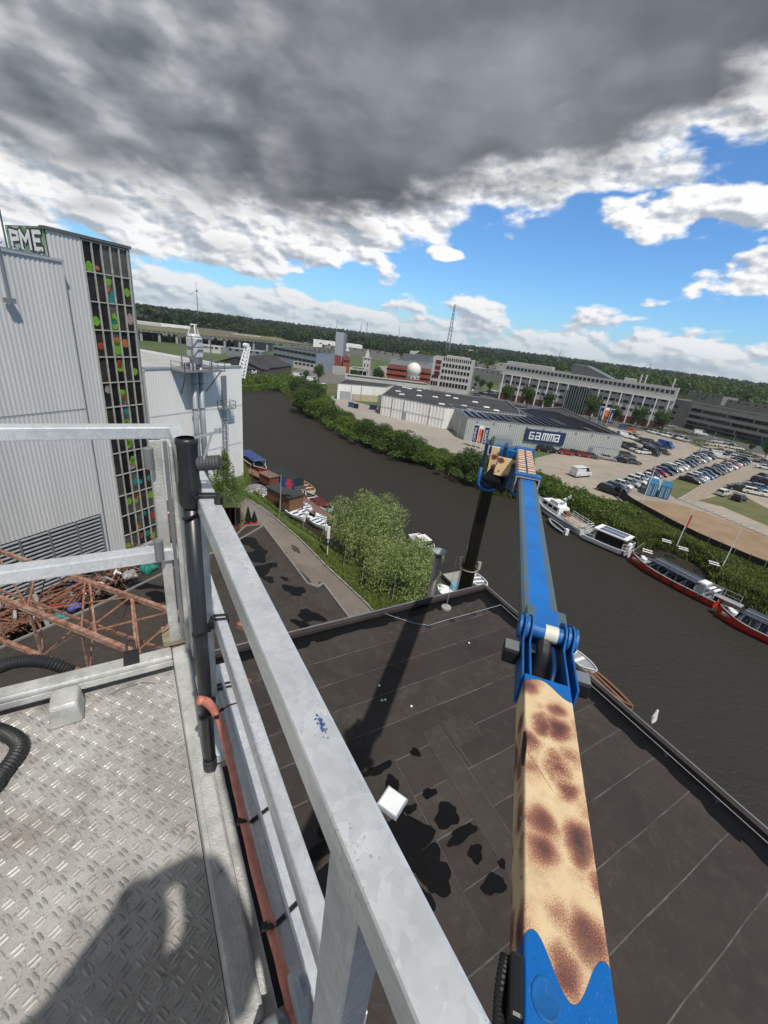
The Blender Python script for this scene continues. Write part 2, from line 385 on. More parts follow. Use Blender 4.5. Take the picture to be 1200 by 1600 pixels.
def grime(c0):
    def f(T, b, co):
        n = T.noise(co, 2.2, 6, .7); n2 = T.noise(co, 11, 6, .75); sc_ = T.noise(T.v('MULTIPLY', co, (1, .12, 1)), 120, 3, .7); n4 = T.noise(co, 45, 4, .8)
        c = T.mix(T.ramp(n, [(.4, 0.0), (.62, 1.0)]), c0, tuple(x*.6 for x in c0)); c = T.mix(T.m('MULTIPLY', T.ramp(n2, [(.54, 0.0), (.68, 1.0)]), .5), c, (.02, .035, .06))
        c = T.mix(T.m('MULTIPLY', T.ramp(sc_, [(.64, 0.0), (.68, 1.0)]), .35), c, (.25, .34, .45)); c = T.mix(T.m('MULTIPLY', T.ramp(n4, [(.68, 0.0), (.72, 1.0)]), .8), c, (.12, .05, .03))
        T.put(b.inputs['Base Color'], c); T.put(b.inputs['Roughness'], T.m('ADD', .32, T.m('MULTIPLY', n2, .3)))
    return f
M_blue = mat('blue_paint', (.005, .135, .45), extra=grime((.005, .125, .40)))
M_dblue = mat('dark_blue_steel', (.006, .03, .10), .4, 0, .3, 3)
def giraffe(T, b, co):
    w = T.v('ADD', co, T.v('SCALE', T.v('SUBTRACT', T.noise(co, 2.4, 2, .5, out=1), (.5, .5, .5)), None, .26))
    v = T.node('ShaderNodeTexVoronoi'); v.distance = 'EUCLIDEAN'; T.put(v.inputs['Vector'], T.v('MULTIPLY', w, (1, .78, 1))); v.inputs['Scale'].default_value = 2.9; v.inputs['Randomness'].default_value = .8
    sp = T.noise(co, 330, 2, .8); d = T.m('ADD', v.outputs['Distance'], T.m('MULTIPLY', T.m('SUBTRACT', sp, .5), .34))
    cream = T.mix(T.noise(co, 5, 3), (.80, .62, .33), (.68, .47, .25))
    col = T.ramp(d, [(.10, (.085, .045, .045)), (.27, (.20, .065, .055)), (.42, (.42, .17, .11)), (.50, (1, 1, 1))])
    T.put(b.inputs['Base Color'], T.mix(T.sstep(d, .36, .50), col, cream)); b.inputs['Roughness'].default_value = .55
    g = T.n.new('ShaderNodeBump'); g.inputs['Strength'].default_value = .15; g.inputs['Distance'].default_value = .005
    T.put(g.inputs['Height'], sp); T.l.new(g.outputs[0], b.inputs['Normal'])
M_gir = mat('giraffe_print', (.8, .6, .3), extra=giraffe)
M_bitumen = mat('bitumen_roofing', (.05, .04, .037), extra=bitumen((.050, .040, .037), (.068, .058, .052)))
M_bitumen2 = mat('bitumen_roofing_aged', (.05, .04, .037), extra=bitumen((.054, .045, .040), (.080, .070, .060)))
M_seam = mat('roof_seam_residue', (.12, .112, .107), .8, 0, .7, 2.2, .2, 60, col2=(.055, .050, .049))
M_wet = mat('wet_bitumen', (.006, .006, .007), .4, 0, .4, 3, .3, 60, spec=.2)
M_rust = mat('rusty_steel', (.24, .085, .045), .75, .1, .4, 14, .4, 60, col2=(.34, .19, .13), stain=.6)
M_rust2 = mat('dark_rusty_steel', (.17, .055, .03), .8, .1, .4, 10, .4, 60, col2=(.30, .17, .12))
M_glassd = mat('dark_window_glass', (.012, .014, .016), .12, 0, .4, .8, spec=.6)
M_glassb = mat('blue_window_glass', (.025, .04, .055), .12, 0, .4, .8, spec=.6)
M_frame = mat('cream_window_frame', (.33, .31, .24), .6, 0, .15, 3, col2=(.45, .44, .40))
M_concrete = mat('concrete', (.33, .32, .30), .85, 0, .2, .8, .3, 20, stain=.3)
M_asphalt = mat('asphalt', (.10, .10, .10), .9, 0, .3, .35, .3, 8)
M_lot = mat('sandy_car_park_paving', (.34, .29, .24), extra=lotx)
M_wood = mat('brown_planks', (.22, .11, .055), .8, 0, .35, 2, .3, 20, stretch=(1, 1, 6))
M_brick = mat('red_brick', (.30, .075, .05), .85, 0, .25, 1.2, .2, 6)
M_roofd = mat('dark_roof', (.045, .046, .048), .85, 0, .35, .12, .2, 3, stain=.2)
M_wall = mat('off_white_render', (.50, .49, .46), .8, 0, .1, .3)
M_gwall = mat('grey_concrete_wall', (.24, .235, .225), .85, 0, .2, .3, stain=.2)
M_dirt = mat('bare_sand', (.30, .21, .13), .95, 0, .25, .25, .3, 4, stain=.15)
M_solar = mat('solar_panel_glass', (.055, .085, .17), .25, 0, .3, .6, spec=.7)
M_red = mat('red_paint', (.42, .035, .025), .4, 0, .15, 2)
M_orangep = mat('orange_paint', (.70, .14, .03), .5, 0, .1, 2)
M_navy = mat('navy_panel', (.015, .03, .10), .4, 0, .1, 2)
M_tarp = mat('blue_tarpaulin', (.03, .07, .22), .5, 0, .3, 2)
M_cblue = mat('container_blue', (.05, .22, .40), .5, 0, .2, 1)
# leaf colours
L_dark = leafmat('dark_leaves', (.028, .062, .014), (.055, .100, .024), (.092, .148, .035))
L_mid = leafmat('mid_green_leaves', (.058, .112, .020), (.095, .162, .032), (.15, .215, .048))
L_light = leafmat('willow_leaves', (.14, .21, .06), (.22, .30, .10), (.34, .42, .18))
L_grass = leafmat('grass_blades', (.10, .16, .03), (.15, .215, .045), (.21, .26, .08))
L_reed = leafmat('reed_blades', (.075, .13, .028), (.12, .175, .04), (.19, .225, .07))
L_far = leafmat('woodland_leaves', (.018, .036, .018), (.032, .058, .024), (.055, .085, .032))
M_bark = mat('bark', (.09, .07, .05), .9, 0, .3, 4, .4, 30)
# ================================================================ WATER AND LAND
def watermat(T, b, co):
    c2 = T.v('MULTIPLY', co, (1, 1, 1)); rot = T.node('ShaderNodeMapping'); T.put(rot.inputs[0], c2); rot.inputs['Rotation'].default_value = (0, 0, rad(-22)); rot.inputs['Scale'].default_value = (.55, 1.5, 1)
    n1 = T.noise(rot.outputs[0], .9, 5, .6, .8); n2 = T.noise(co, .06, 3, .5); n3 = T.noise(rot.outputs[0], 6.0, 3, .6)
    calm = T.ramp(n2, [(.38, .35), (.62, 1.0)])
    h = T.m('ADD', T.m('MULTIPLY', n1, calm), T.m('MULTIPLY', n3, .22))
    bn = T.node('ShaderNodeBump'); bn.inputs['Strength'].default_value = 1.0; bn.inputs['Distance'].default_value = .20; T.put(bn.inputs['Height'], h)
    T.l.new(bn.outputs[0], b.inputs['Normal'])
    T.put(b.inputs['Base Color'], T.mix(n2, (.026, .022, .015), (.017, .015, .011)))
    b.inputs['Roughness'].default_value = .05; b.inputs['IOR'].default_value = 1.45
M_water = mat('river_water', (.02, .02, .015), extra=watermat)
m = MB(); m.face([(-900, -300, 0), (900, -300, 0), (900, 900, 0), (-900, 900, 0)]); struct('water', m, M_water)
def earth(T, b, co):
    n = T.noise(co, .9, 5, .6); n2 = T.noise(co, .045, 4, .6)
    c = T.mix(T.ramp(n2, [(.4, 0.0), (.6, 1.0)]), (.065, .105, .026), (.10, .135, .04)); T.put(b.inputs['Base Color'], T.mix(T.m('MULTIPLY', n, .6), c, (.035, .055, .016)))
    b.inputs['Roughness'].default_value = .95
M_earth = mat('grassy_ground', (.05, .08, .02), extra=earth)
NB = [(-900, 120), (-120, 150)] + [tuple(pg(x, y, 0))[:2] for x, y in [(376, 612), (440, 610), (462, 625), (474, 642), (500, 655), (560, 679), (620, 706), (680, 730), (720, 744), (760, 767), (800, 776), (850, 778), (905, 806), (955, 834), (988, 852), (1025, 853), (1060, 863), (1100, 883), (1127, 905), (1124, 922), (1150, 935), (1200, 960), (1300, 1004)]] + [(95, 12), (180, -120)]
def land(name, edge, back, z, m_, skirt=1.6):
    mb = MB(); poly = edge+back; mb.face([(x, y, z) for x, y in poly])
    for i in range(len(edge)-1):
        a = Vector((*edge[i], 0)); b = Vector((*edge[i+1], 0)); n = Vector(((b-a).y, -(b-a).x, 0)).normalized()*skirt
        if name == 'near_bank': n = -n
        mb.face([(a.x, a.y, z), (b.x, b.y, z), (b.x+n.x, b.y+n.y, -.6), (a.x+n.x, a.y+n.y, -.6)])
    return struct(name, mb, m_)
land('ground', NB, [(3500, -120), (3500, 3500), (-3500, 3500), (-3500, 120)], 1.5, M_earth)
NEAR = [(-900, 60), (-60, 92), (-40, 84), (-27, 72.5), (-22.0, 61.0), (-13.6, 51.6), (-6.6, 45.2), (-1.5, 41.3), (3.0, 38.3), (6.0, 34), (5.0, 22)]
land('near_bank', NEAR, [(5.0, -80), (-900, -80)], 1.3, M_earth, 1.2)
# riverside path with kerb, on the near bank
def zpath(pts, z): return [tuple(pg(x, y, z)) for x, y in pts]
pl = [(366, 798), (398, 832), (440, 885), (480, 940), (510, 985), (535, 1020)]; pr = [(384, 778), (432, 812), (470, 845), (512, 888), (568, 940), (600, 975)]
m = MB()
for i in range(len(pl)-1):
    a, b = [pg(*p, 1.31) for p in pl[i:i+2]]; c, d = [pg(*p, 1.31) for p in pr[i:i+2]]; m.face([a, c, d, b])
M_path = mat('worn_path_asphalt', (.20, .175, .15), .92, 0, .25, .35, .3, 9, col2=(.15, .13, .115), stain=.3)
struct('path', m, M_path)
for i in range(len(pr)-1):
    a, b = [pg(*p, 1.3) for p in pr[i:i+2]]; n = max(2, int((b-a).length/1.6))
    for q in range(n):
        p0 = a.lerp(b, q/n); p1 = a.lerp(b, (q+.94)/n); p0.z = p1.z = 1.40
        mm = MB().beam(p0, p1, .16, .22); o = struct('kerb_stone', mm, M_concrete)
# dark repairs on the path
m = MB()
for k, (x, y, w, h) in enumerate([(425, 852, 1.0, 2.2), (440, 865, 1.3, 1.0), (462, 858, .8, 2.0), (478, 905, .7, 3.0), (510, 938, 2.2, 2.0), (452, 888, .9, .9), (505, 915, .6, 1.6)]):
    c = pg(x, y, 1.318); A = rad(-36)
    pts = [(w*.5*(1+.25*math.sin(3.1*j+k))*math.cos(2*PI*j/14), h*.5*(1+.3*math.sin(1.7*j+k))*math.sin(2*PI*j/14)) for j in range(14)]
    m.face([(c.x+px_*math.cos(A)-py_*math.sin(-A), c.y+px_*math.sin(-A)+py_*math.cos(A), 1.316+.002*k) for px_, py_ in pts])
struct('path_patch', m, mat('patched_asphalt', (.06, .052, .045), .9, 0, .3, 1))
# car park, road and yard surfaces on the far bank
def sheet(name, pts, z, m_):
    mb = MB(); mb.face([pg(x, y, z) for x, y in pts]); return struct(name, mb, m_)
sheet('car_park', [(836, 716), (835, 738), (880, 762), (935, 785), (985, 788), (1045, 795), (1200, 845), (1330, 900), (1400, 800), (1330, 700), (1190, 665), (1000, 648), (960, 640), (940, 690)], 1.505, M_lot)
sheet('quay_road', [(500, 640), (560, 655), (640, 690), (700, 712), (745, 735), (836, 760), (850, 735), (790, 705), (700, 672), (600, 640), (520, 618)], 1.509, mat('yard_concrete', (.33, .30, .265), .9, 0, .15, .1, .3, 6, stain=.2))
sheet('sandy_strip', [(1000, 781), (1050, 786), (1100, 800), (1200, 838), (1330, 890), (1330, 950), (1200, 876), (1100, 842), (1045, 812), (985, 786)], 1.513, M_dirt)
sheet('grass_patch', [(1090, 782), (1150, 768), (1210, 800), (1300, 830), (1290, 850), (1200, 822), (1130, 792)], 1.517, mat('worn_grass', (.13, .135, .05), .95, 0, .3, .2, .3, 4))
sheet('grass_patch', [(1030, 762), (1062, 745), (1096, 757), (1078, 768), (1058, 780)], 1.517, MATS['worn_grass'])
sheet('gravel_strip', [(1060, 783), (1090, 762), (1130, 740), (1200, 730), (1330, 760), (1330, 790), (1165, 745), (1092, 783)], 1.513, mat('gravel', (.33, .28, .225), .95, 0, .3, 1.2, .5, 8))
sheet('road', [(735, 625), (960, 668), (1035, 678), (1200, 712), (1330, 748), (1330, 722), (1200, 690), (1040, 664), (960, 652), (735, 608)], 1.512, M_asphalt)
sheet('road', [(722, 628), (735, 628), (752, 598), (765, 570), (757, 568), (738, 596)], 1.516, M_asphalt)
for k in range(13):                                              # slabs along the sand
    a = pg(1060+k*11, 778+k*4.6, 1.56); b = pg(1069+k*11, 781.5+k*4.6, 1.56)
    tag(MB().beam(a, b, 1.5, .12).build('concrete_slab', M_concrete), kind='structure')
# ================================================================ helper: corrugated wall, box building
def corrug(mb, P, d, n, w, z0, z1, pitch, depth, k=0, top=None):
    "trapezoid ribs as real geometry; d along wall, n outward"
    N = int(w/pitch); pitch = w/N; xs = []
    for i in range(N):
        x = i*pitch; xs += [(x, 0), (x+pitch*.34, 0), (x+pitch*.5, depth), (x+pitch*.84, depth)]
    xs.append((w, 0)); i0 = len(mb.v)
    for x, y in xs:
        q = P + d*x + n*y; zt = z1 if top is None else top(x)
        mb.v += [(q.x, q.y, z0 if not callable(z0) else z0(x)), (q.x, q.y, zt)]
    for i in range(len(xs)-1):
        a = i0+2*i; mb.f.append((a, a+2, a+3, a+1)); mb.mi.append(k)
WINM = {}
def window_mesh(w, h, fm, gm, key):
    kk = (round(w, 2), round(h, 2), key)
    if kk not in WINM:
        t = min(w, h)*.09; mb = MB()
        mb.box((-w/2, -.05, 0), (w/2, .03, h), k=1)
        for a, b in [((-w/2-t, -.07, -t), (-w/2, .07, h+t)), ((w/2, -.07, -t), (w/2+t, .07, h+t)), ((-w/2, -.07, -t), (w/2, .07, 0)), ((-w/2, -.07, h), (w/2, .07, h+t))]: mb.box(a, b, k=0)
        WINM[kk] = mesh_only(mb, 'window', [fm, gm])
    return WINM[kk]
def building(name, label, cat, pa, pb, ztop, depth, wm, roofm, rows=(), z0=1.5, za=None, group=None, parapet=.5, fm=None, gm=None, inset=.35, side=True):
    """box building: pa->pb is the foot of the facade facing us (left to right), it goes back by depth.
    rows = list of (z, h, w, count, x0frac, x1frac) window rows"""
    A = Vector(pa); B = Vector(pb); A.z = B.z = z0; d = (B-A); L = d.length; d.normalize(); n = Vector((d.y, -d.x, 0))
    if n.dot(A) > 0: n = -n
    t = thing(name, label, cat, A, group); inw = -n
    M = Matrix(((d.x, inw.x, 0, A.x), (d.y, inw.y, 0, A.y), (0, 0, 1, 0), (0, 0, 0, 1)))
    mb = MB(); mb.box((0, 0, z0-.1), (L, depth, ztop), M); mb.build('wall', wm, t)
    mb = MB(); mb.box((inset, inset, ztop), (L-inset, depth-inset, ztop+.06), M)
    mb.build('roof', roofm, t)
    mb = MB()
    for a, b in [((-.03, -.03, ztop), (L+.03, inset, ztop+parapet)), ((-.03, depth-inset, ztop), (L+.03, depth+.03, ztop+parapet)), ((-.03, inset, ztop), (inset, depth-inset, ztop+parapet)), ((L-inset, inset, ztop), (L+.03, depth-inset, ztop+parapet))]: mb.box(a, b, M)
    mb.build('parapet', wm, t)
    for (z, h, w, cnt, f0, f1) in rows:
        me = window_mesh(w, h, fm or wm, gm or M_glassd, (fm or wm).name+(gm or M_glassd).name)
        for i in range(cnt):
            x = L*(f0+(f1-f0)*(i+.5)/cnt); P = A + d*x
            o = child(me, 'window', t, M=Matrix(((d.x, inw.x, 0, P.x-A.x), (d.y, inw.y, 0, P.y-A.y), (0, 0, 1, z), (0, 0, 0, 1))))
    return t, M, L
# ================================================================ THE SILO TOWER
d22 = bearing(22); n22 = Vector((d22.y, -d22.x, 0)); SR = Vector((-22.7, 37.5, 0))
tw = thing('silo_tower', 'tall grey corrugated silo building with graffiti and a column of old glazing', 'building', (SR.x, SR.y, 1.3))
def T_(s, o, z): q = SR + d22*s + n22*o; return Vector((q.x, q.y, z))
MT = Matrix(((d22.x, n22.x, 0, SR.x), (d22.y, n22.y, 0, SR.y), (0, 0, 1, 0), (0, 0, 0, 1)))
m = MB(); m.box((-6.0, -4.5, 1.2), (-.02, -.12, 29.9), MT); m.box((-26, -5.5, 1.2), (-6.02, .5, 27.9), MT); m.build('core_wall', M_dclad, tw)
m = MB(); corrug(m, T_(-6.0, 0, 0), d22, n22, 2.25, 3.6, 29.75, .28, .04); m.build('tower_cladding', M_gclad, tw)
m = MB(); corrug(m, T_(-22.0, .7, 0), d22, n22, 16.3, lambda x: 9.0 if x < 16.35 else 4.0, 27.9, .28, .04); m.build('block_cladding', M_gclad, tw)
m = MB(); m.box((-6.05, .5, 3.6), (-5.68, .72, 27.95), MT); m.build('corner_flashing', M_gclad, tw)
m = MB(); m.box((-22, .72, 4.0), (-14, .77, 9.0), MT); m.build('plinth_cladding', M_gclad, tw)
for z in (17.9,):
    m = MB(); m.box((-22, .752, z), (-5.7, .762, z+.05), MT); m.build('cladding_joint', M_mgrey, tw)
m = MB(); m.box((-22, .3, 27.9), (-5.6, .82, 28.06), MT); m.build('block_coping', M_lgrey, tw)
m = MB(); m.box((-6.1, -.5, 29.75), (.10, .14, 29.95), MT); m.build('tower_coping', mat('brown_coping', (.12, .11, .10), .6), tw)
# ventilation louvres, a frame with single blades
gx0, gx1 = -13.9, -6.0
m = MB(); m.box((gx0, .50, 4.0), (gx1, .60, 9.0), MT); m.build('louvre_backing', M_black, tw)
bl = MB(); bl.box((gx0, -.03, -.07), (gx1, .13, .07), Matrix.Rotation(rad(-38), 4, 'X')); me = mesh_only(bl, 'louvre_blade', mat('louvre_grey', (.26, .28, .30), .5, .2, .2, 2))
for i in range(15):
    o = child(me, 'louvre_blade', tw, M=Matrix.Translation((-SR.x, -SR.y, -1.3)) @ MT @ Matrix.Translation((0, .66, 4.2+i*.33)))
for x in (-13.9, -12, -10.0, -8.0, -6.03):
    m = MB(); m.box((x-.05, .62, 4), (x+.05, .86, 9.02), MT); m.build('louvre_mullion', M_mgrey, tw)
# glazing: 5 columns of panes behind cream mullions
gw = 3.5; gz0, gz1 = 4.0, 29.65; g0 = -3.72; rowsz = [29.65-2.0*i for i in range(13)]+[4.0]
cols = [(.012, .012, .014), (.02, .018, .016), (.008, .008, .009)]
PM = [mat('sooty_glass_%d' % i, c, .15, 0, .5, 1.2, col2=tuple(x*2.2 for x in c), spec=.15) for i, c in enumerate(cols)]
PM += [mat('painted_glass_grey', (.085, .085, .08), .3, 0, .4, 1.5), mat('painted_glass_green', (.16, .36, .02), .5, 0, .3, 2), mat('painted_glass_teal', (.01, .24, .22), .5, 0, .4, 2),
       mat('painted_glass_red', (.36, .05, .02), .5, 0, .5, 2), mat('painted_glass_pink', (.35, .26, .26), .5, 0, .4, 2), mat('painted_glass_orange', (.42, .13, .03), .5, 0, .3, 2)]
g_ = random.Random(5)
for c in range(5):
    for r in range(13):
        zt, zb = rowsz[r]-.05, rowsz[r+1]+.05
        if zt-zb < .2: continue
        x0 = g0+c*gw/5+.05; x1 = g0+(c+1)*gw/5-.05
        mi = 3 if (r == 0 and c >= 2) or (c == 2 and g_.random() < .5) else (g_.choice([0, 1, 2, 0, 2]) if r < 9 else g_.choice([0, 1, 3, 3, 2]))
        q = MB(); yo = g_.uniform(-.03, 0.0)
        q.box((x0, -.10+yo, zb), (x1, -.07+yo, zt), MT)
        pane = q.build('pane', PM[mi], tw)
        # painted blobs on the pane
        nb = 0
        if c == 2: nb = 3 if r > 0 else 0
        elif r >= 9: nb = 1 if g_.random() < .45 else 0
        elif g_.random() < .22 or (r == 0 and c < 2): nb = 1
        for b in range(nb):
            ccx = g_.uniform(x0+.15, x1-.15); cz = g_.uniform(zb+.25, zt-.3); rr = g_.uniform(.18, .36); rz_ = rr*g_.uniform(.8, 1.6)
            if r == 0: cz = zb+.3
            q = MB(); pts = [T_(ccx+max(-ccx+x0, min(x1-ccx, rr*math.cos(2*PI*j/12)*(1+.15*math.sin(j*2.3+r)))), -.064+yo, cz+rz_*math.sin(2*PI*j/12)*(1+.12*math.sin(j*3.1+c))) for j in range(12)]
            q.face(pts); q.build('paint_spot', PM[(4, 8)[c % 2] if r == 0 else g_.choice([4, 5, 6, 7, 8, 4, 5, 6])], pane)
for c in range(6):
    m = MB(); x = g0+c*gw/5; m.box((x-.042, -.06, gz0), (x+.042, .06, gz1), MT); m.build('mullion', M_frame, tw)
for r in range(14):
    m = MB(); z = rowsz[r]; m.box((g0, -.05, z-.04), (g0+gw, .035, z+.04), MT); m.build('transom', M_frame, tw)
m = MB(); m.box((-.2, -.5, 3.6), (-.02, .05, 29.75), MT); m.build('edge_trim', M_mgrey, tw)
m = MB(); m.box((-4.4, -.1, 3.75), (.3, .35, 4.0), MT); m.build('glazing_sill', M_lgrey, tw)
# drainpipe and floodlight on the block wall
m = MB(); m.tube([T_(-9.4, .95, 28.6), T_(-9.4, .95, 25.2)], .07, 8); m.build('wall_pipe', M_mgrey, tw)
m = MB(); m.box((-9.7, .9, 25.0), (-9.2, 1.3, 25.3), MT); m.build('wall_lamp', M_mgrey, tw)
# graffiti wall: the return side of the tower, with letters P M E
nb = -d22; PO = T_(-6.0, -.12, 0)         # facing back towards us; runs away from PO along -n22
def GW(s, z, o): q = PO - n22*s + nb*o; return Vector((q.x, q.y, z))   # s grows to the left in the picture
m = MB(); m.face([GW(0, 28.05, .01), GW(4.4, 28.05, .01), GW(4.4, 29.85, .01), GW(0, 29.85, .01)]); m.build('graffiti_ground', mat('green_spray', (.04, .26, .07), .6, 0, .7, 1.5, col2=(.45, .50, .50)), tw)
def letter(strokes, s0, w, z0, h, th, o, m_, name):
    q = MB()
    for (ax, ay, bx, by) in strokes:
        a = Vector((s0-ax*w, z0+ay*h, 0)); b = Vector((s0-bx*w, z0+by*h, 0)); dv = (b-a).normalized(); nv = Vector((-dv.y, dv.x, 0))*th/2; a = a-dv*th*.4; b = b+dv*th*.4
        q.face([GW(a.x-nv.x, a.y-nv.y, o), GW(b.x-nv.x, b.y-nv.y, o), GW(b.x+nv.x, b.y+nv.y, o), GW(a.x+nv.x, a.y+nv.y, o)]); o += .0035
    q.build(name, m_, tw)
PST = [(.2, 0, .2, 1), (.2, 1, .9, .9), (.9, .9, .9, .55), (.9, .55, .2, .5)]
MST = [(.1, 0, .1, 1), (.1, 1, .5, .45), (.5, .45, .9, 1), (.9, 1, .9, 0)]
EST = [(.2, 0, .2, 1), (.2, 1, .9, 1), (.2, .52, .75, .52), (.2, 0, .9, 0)]
for st, s0, w in [(PST, 4.1, 1.15), (MST, 2.85, 1.25), (EST, 1.45, 1.1)]:
    letter(st, s0, w, 28.55, 1.0, .52, .02, M_black, 'graffiti_outline'); letter(st, s0, w, 28.55, 1.0, .26, .045, M_white, 'graffiti_letter')
for s in (3.9, 3.2, 2.7, 2.0, 1.4, .8):
    q = MB(); q.face([GW(s, 28.08, .03), GW(s-.28, 28.08, .03), GW(s-.28, 28.5, .03), GW(s, 28.5, .03)]); q.build('graffiti_drip', M_white if s not in (3.2, 1.4) else M_black, tw)
m = MB(); m.tube([T_(-6.1, -4.6, 28.0), T_(-6.1, -4.6, 36)], .055, 6); tag(m.build('mast', M_dclad), 'thin dark mast rising behind the graffiti on the silo roof', 'mast')
m = MB()
for k in range(9): m.beam(T_(-12+k*.75, -.2, 28.15), T_(-12+k*.75+.5, -.3, 28.5), .05)
m.beam(T_(-12, -.2, 28.2), T_(-5.8, -.2, 28.15), .09); tag(m.build('roof_pipework', M_mgrey), 'tangle of pipes lying on the lower silo roof under the graffiti', 'pipes')
# ================================================================ THE WHITE WAREHOUSE WITH PIPE TOWER
WR = Vector((-24.6, 66.2, 0)); wh = thing('white_warehouse', 'white corrugated warehouse by the river, conveyor arm at its corner', 'building', (WR.x, WR.y, 1.3))
MW = Matrix(((d22.x, n22.x, 0, WR.x), (d22.y, n22.y, 0, WR.y), (0, 0, 1, 0), (0, 0, 0, 1)))
def W_(s, o, z): q = WR + d22*s + n22*o; return Vector((q.x, q.y, z))
m = MB(); corrug(m, W_(-16.2, 0, 0), d22, n22, 16.2, 1.2, 18.75, .36, .022); m.build('front_cladding', M_wclad, wh)
m = MB(); m.box((-16.2, -22, 1.2), (0, -.05, 18.3), MW); m.build('core_wall', M_gclad, wh)
m = MB(); m.box((-16.3, -.3, 18.7), (.08, .12, 18.95), MW); m.build('roof_edge', M_lgrey, wh)
m = MB(); m.box((-.02, -22, 1.2), (.12, .08, 18.7), MW); m.build('corner_trim', M_wclad, wh)
for z in (7.0, 13.0):
    m = MB(); m.box((-16.2, .075, z), (0, .085, z+.05), MW); m.build('cladding_joint', M_lgrey, wh)
def gable(mb, M, x0, x1, y0, y1, z0, zr, k=0):
    xm = (x0+x1)/2; P = lambda x, y, z: M @ Vector((x, y, z))
    mb.face([P(x0, y0, z0), P(xm, y0, zr), P(xm, y1, zr), P(x0, y1, z0)], k); mb.face([P(x1, y0, z0), P(x1, y1, z0), P(xm, y1, zr), P(xm, y0, zr)], k)
    mb.face([P(x0, y0, z0), P(x1, y0, z0), P(xm, y0, zr)], k); mb.face([P(x0, y1, z0), P(xm, y1, zr), P(x1, y1, z0)], k)
m = MB(); gable(m, MW, -16, -.1, -22, -.6, 18.35, 19.3); m.build('roof', mat('pale_sheet_roof', (.42, .43, .43), .6, 0, .2, .5), wh)
m = MB(); m.beam(W_(-16, -.8, 18.9), W_(-9, -14, 20.4), .35, .3); m.beam(W_(-7.5, -1, 19.2), W_(-1, -1, 19.0), .16, .16); m.build('roof_beam', M_wclad, wh)
# steps
m = MB(); m.box((-18.4, -20, 1.2), (-16.25, -1.5, 18.4), MW); tag(m.build('link_building', M_dclad), 'dark link block squeezed between glazed tower and white warehouse', 'building')
# pipe tower: hopper on a platform with two pipes running down
pt = thing('hopper_tower', 'pale grey hopper on a railed platform with two pipes down the white wall', 'hopper', tuple(W_(-9.2, 1.2, 1.3)))
m = MB(); m.box((-12.6, .1, 18.55), (-5.8, 2.6, 18.68), MW); m.build('platform', M_mgrey, pt)
for o_, x in ((1.0, -9.9), (1.0, -8.7)):
    m = MB(); m.tube([W_(x, o_, 20), W_(x, o_, 1.3)], .33, 12); m.build('pipe', M_lgrey, pt, smooth=True)
    for z in (16.8, 13.5, 10.0, 6.5):
        m = MB(); m.tube([W_(x, o_, z), W_(x, o_, z+.12)], .42, 12); m.build('pipe_flange', M_mgrey, pt)
m = MB(); m.tube([W_(-9.4, 1.0, 19.4), W_(-9.4, 1.0, 20.4), W_(-9.4, 1.0, 22.6), W_(-9.4, 1.0, 23.1)], [.5, 1.05, 1.05, .6], 8); m.build('hopper', mat('hopper_white', (.55, .57, .58), .5, .1, .15, 1), pt)
m = MB()
for x, o_ in ((-10.9, .2), (-7.9, .2), (-10.9, 2.2), (-7.9, 2.2)): m.beam(W_(x, o_, 18.6), W_(x, o_, 22.9), .13)
for z in (20.3, 21.6, 22.8):
    for a, b in [((-10.9, .2), (-7.9, .2)), ((-10.9, 2.2), (-7.9, 2.2)), ((-10.9, .2), (-10.9, 2.2)), ((-7.9, .2), (-7.9, 2.2))]: m.beam(W_(*a, z), W_(*b, z), .12)
m.build('hopper_frame', M_mgrey, pt)
m = MB()
for a in range(3):
    t = 2*PI*a/3; m.tube([W_(-9.4+.8*math.cos(t), 1+.8*math.sin(t), 22.9), W_(-9.4+.3*math.cos(t), 1+.3*math.sin(t), 24.2)], .07, 6)
m.tube([W_(-9.4+.4*math.cos(2*PI*j/10), 1+.4*math.sin(2*PI*j/10), 24.2) for j in range(11)], .06, 5, caps=False); m.build('lifting_frame', M_wclad, pt)
m = MB()
def rails(mb, pts, r=.035, zs=(.5, 1.05)):
    for i in range(len(pts)-1):
        a, b = pts[i], pts[i+1]; L = (b-a).length; n = max(1, int(L/1.2))
        for z in zs: mb.beam(a+Vector((0, 0, z)), b+Vector((0, 0, z)), r*2)
        for q in range(n+1): p = a.lerp(b, q/n); mb.beam(p, p+Vector((0, 0, zs[-1])), r*2)
rails(m, [W_(-12.6, .2, 18.68), W_(-12.6, 2.55, 18.68), W_(-5.85, 2.55, 18.68), W_(-5.85, .2, 18.68)]); m.build('railing', M_mgrey, pt)
for a_, b_ in ((-12.2, -11.2), (-6.3, -7.0)):
    m = MB(); m.beam(W_(a_, 2.3, 18.6), W_(b_, .1, 15.6), .12); m.build('platform_brace', M_mgrey, pt)
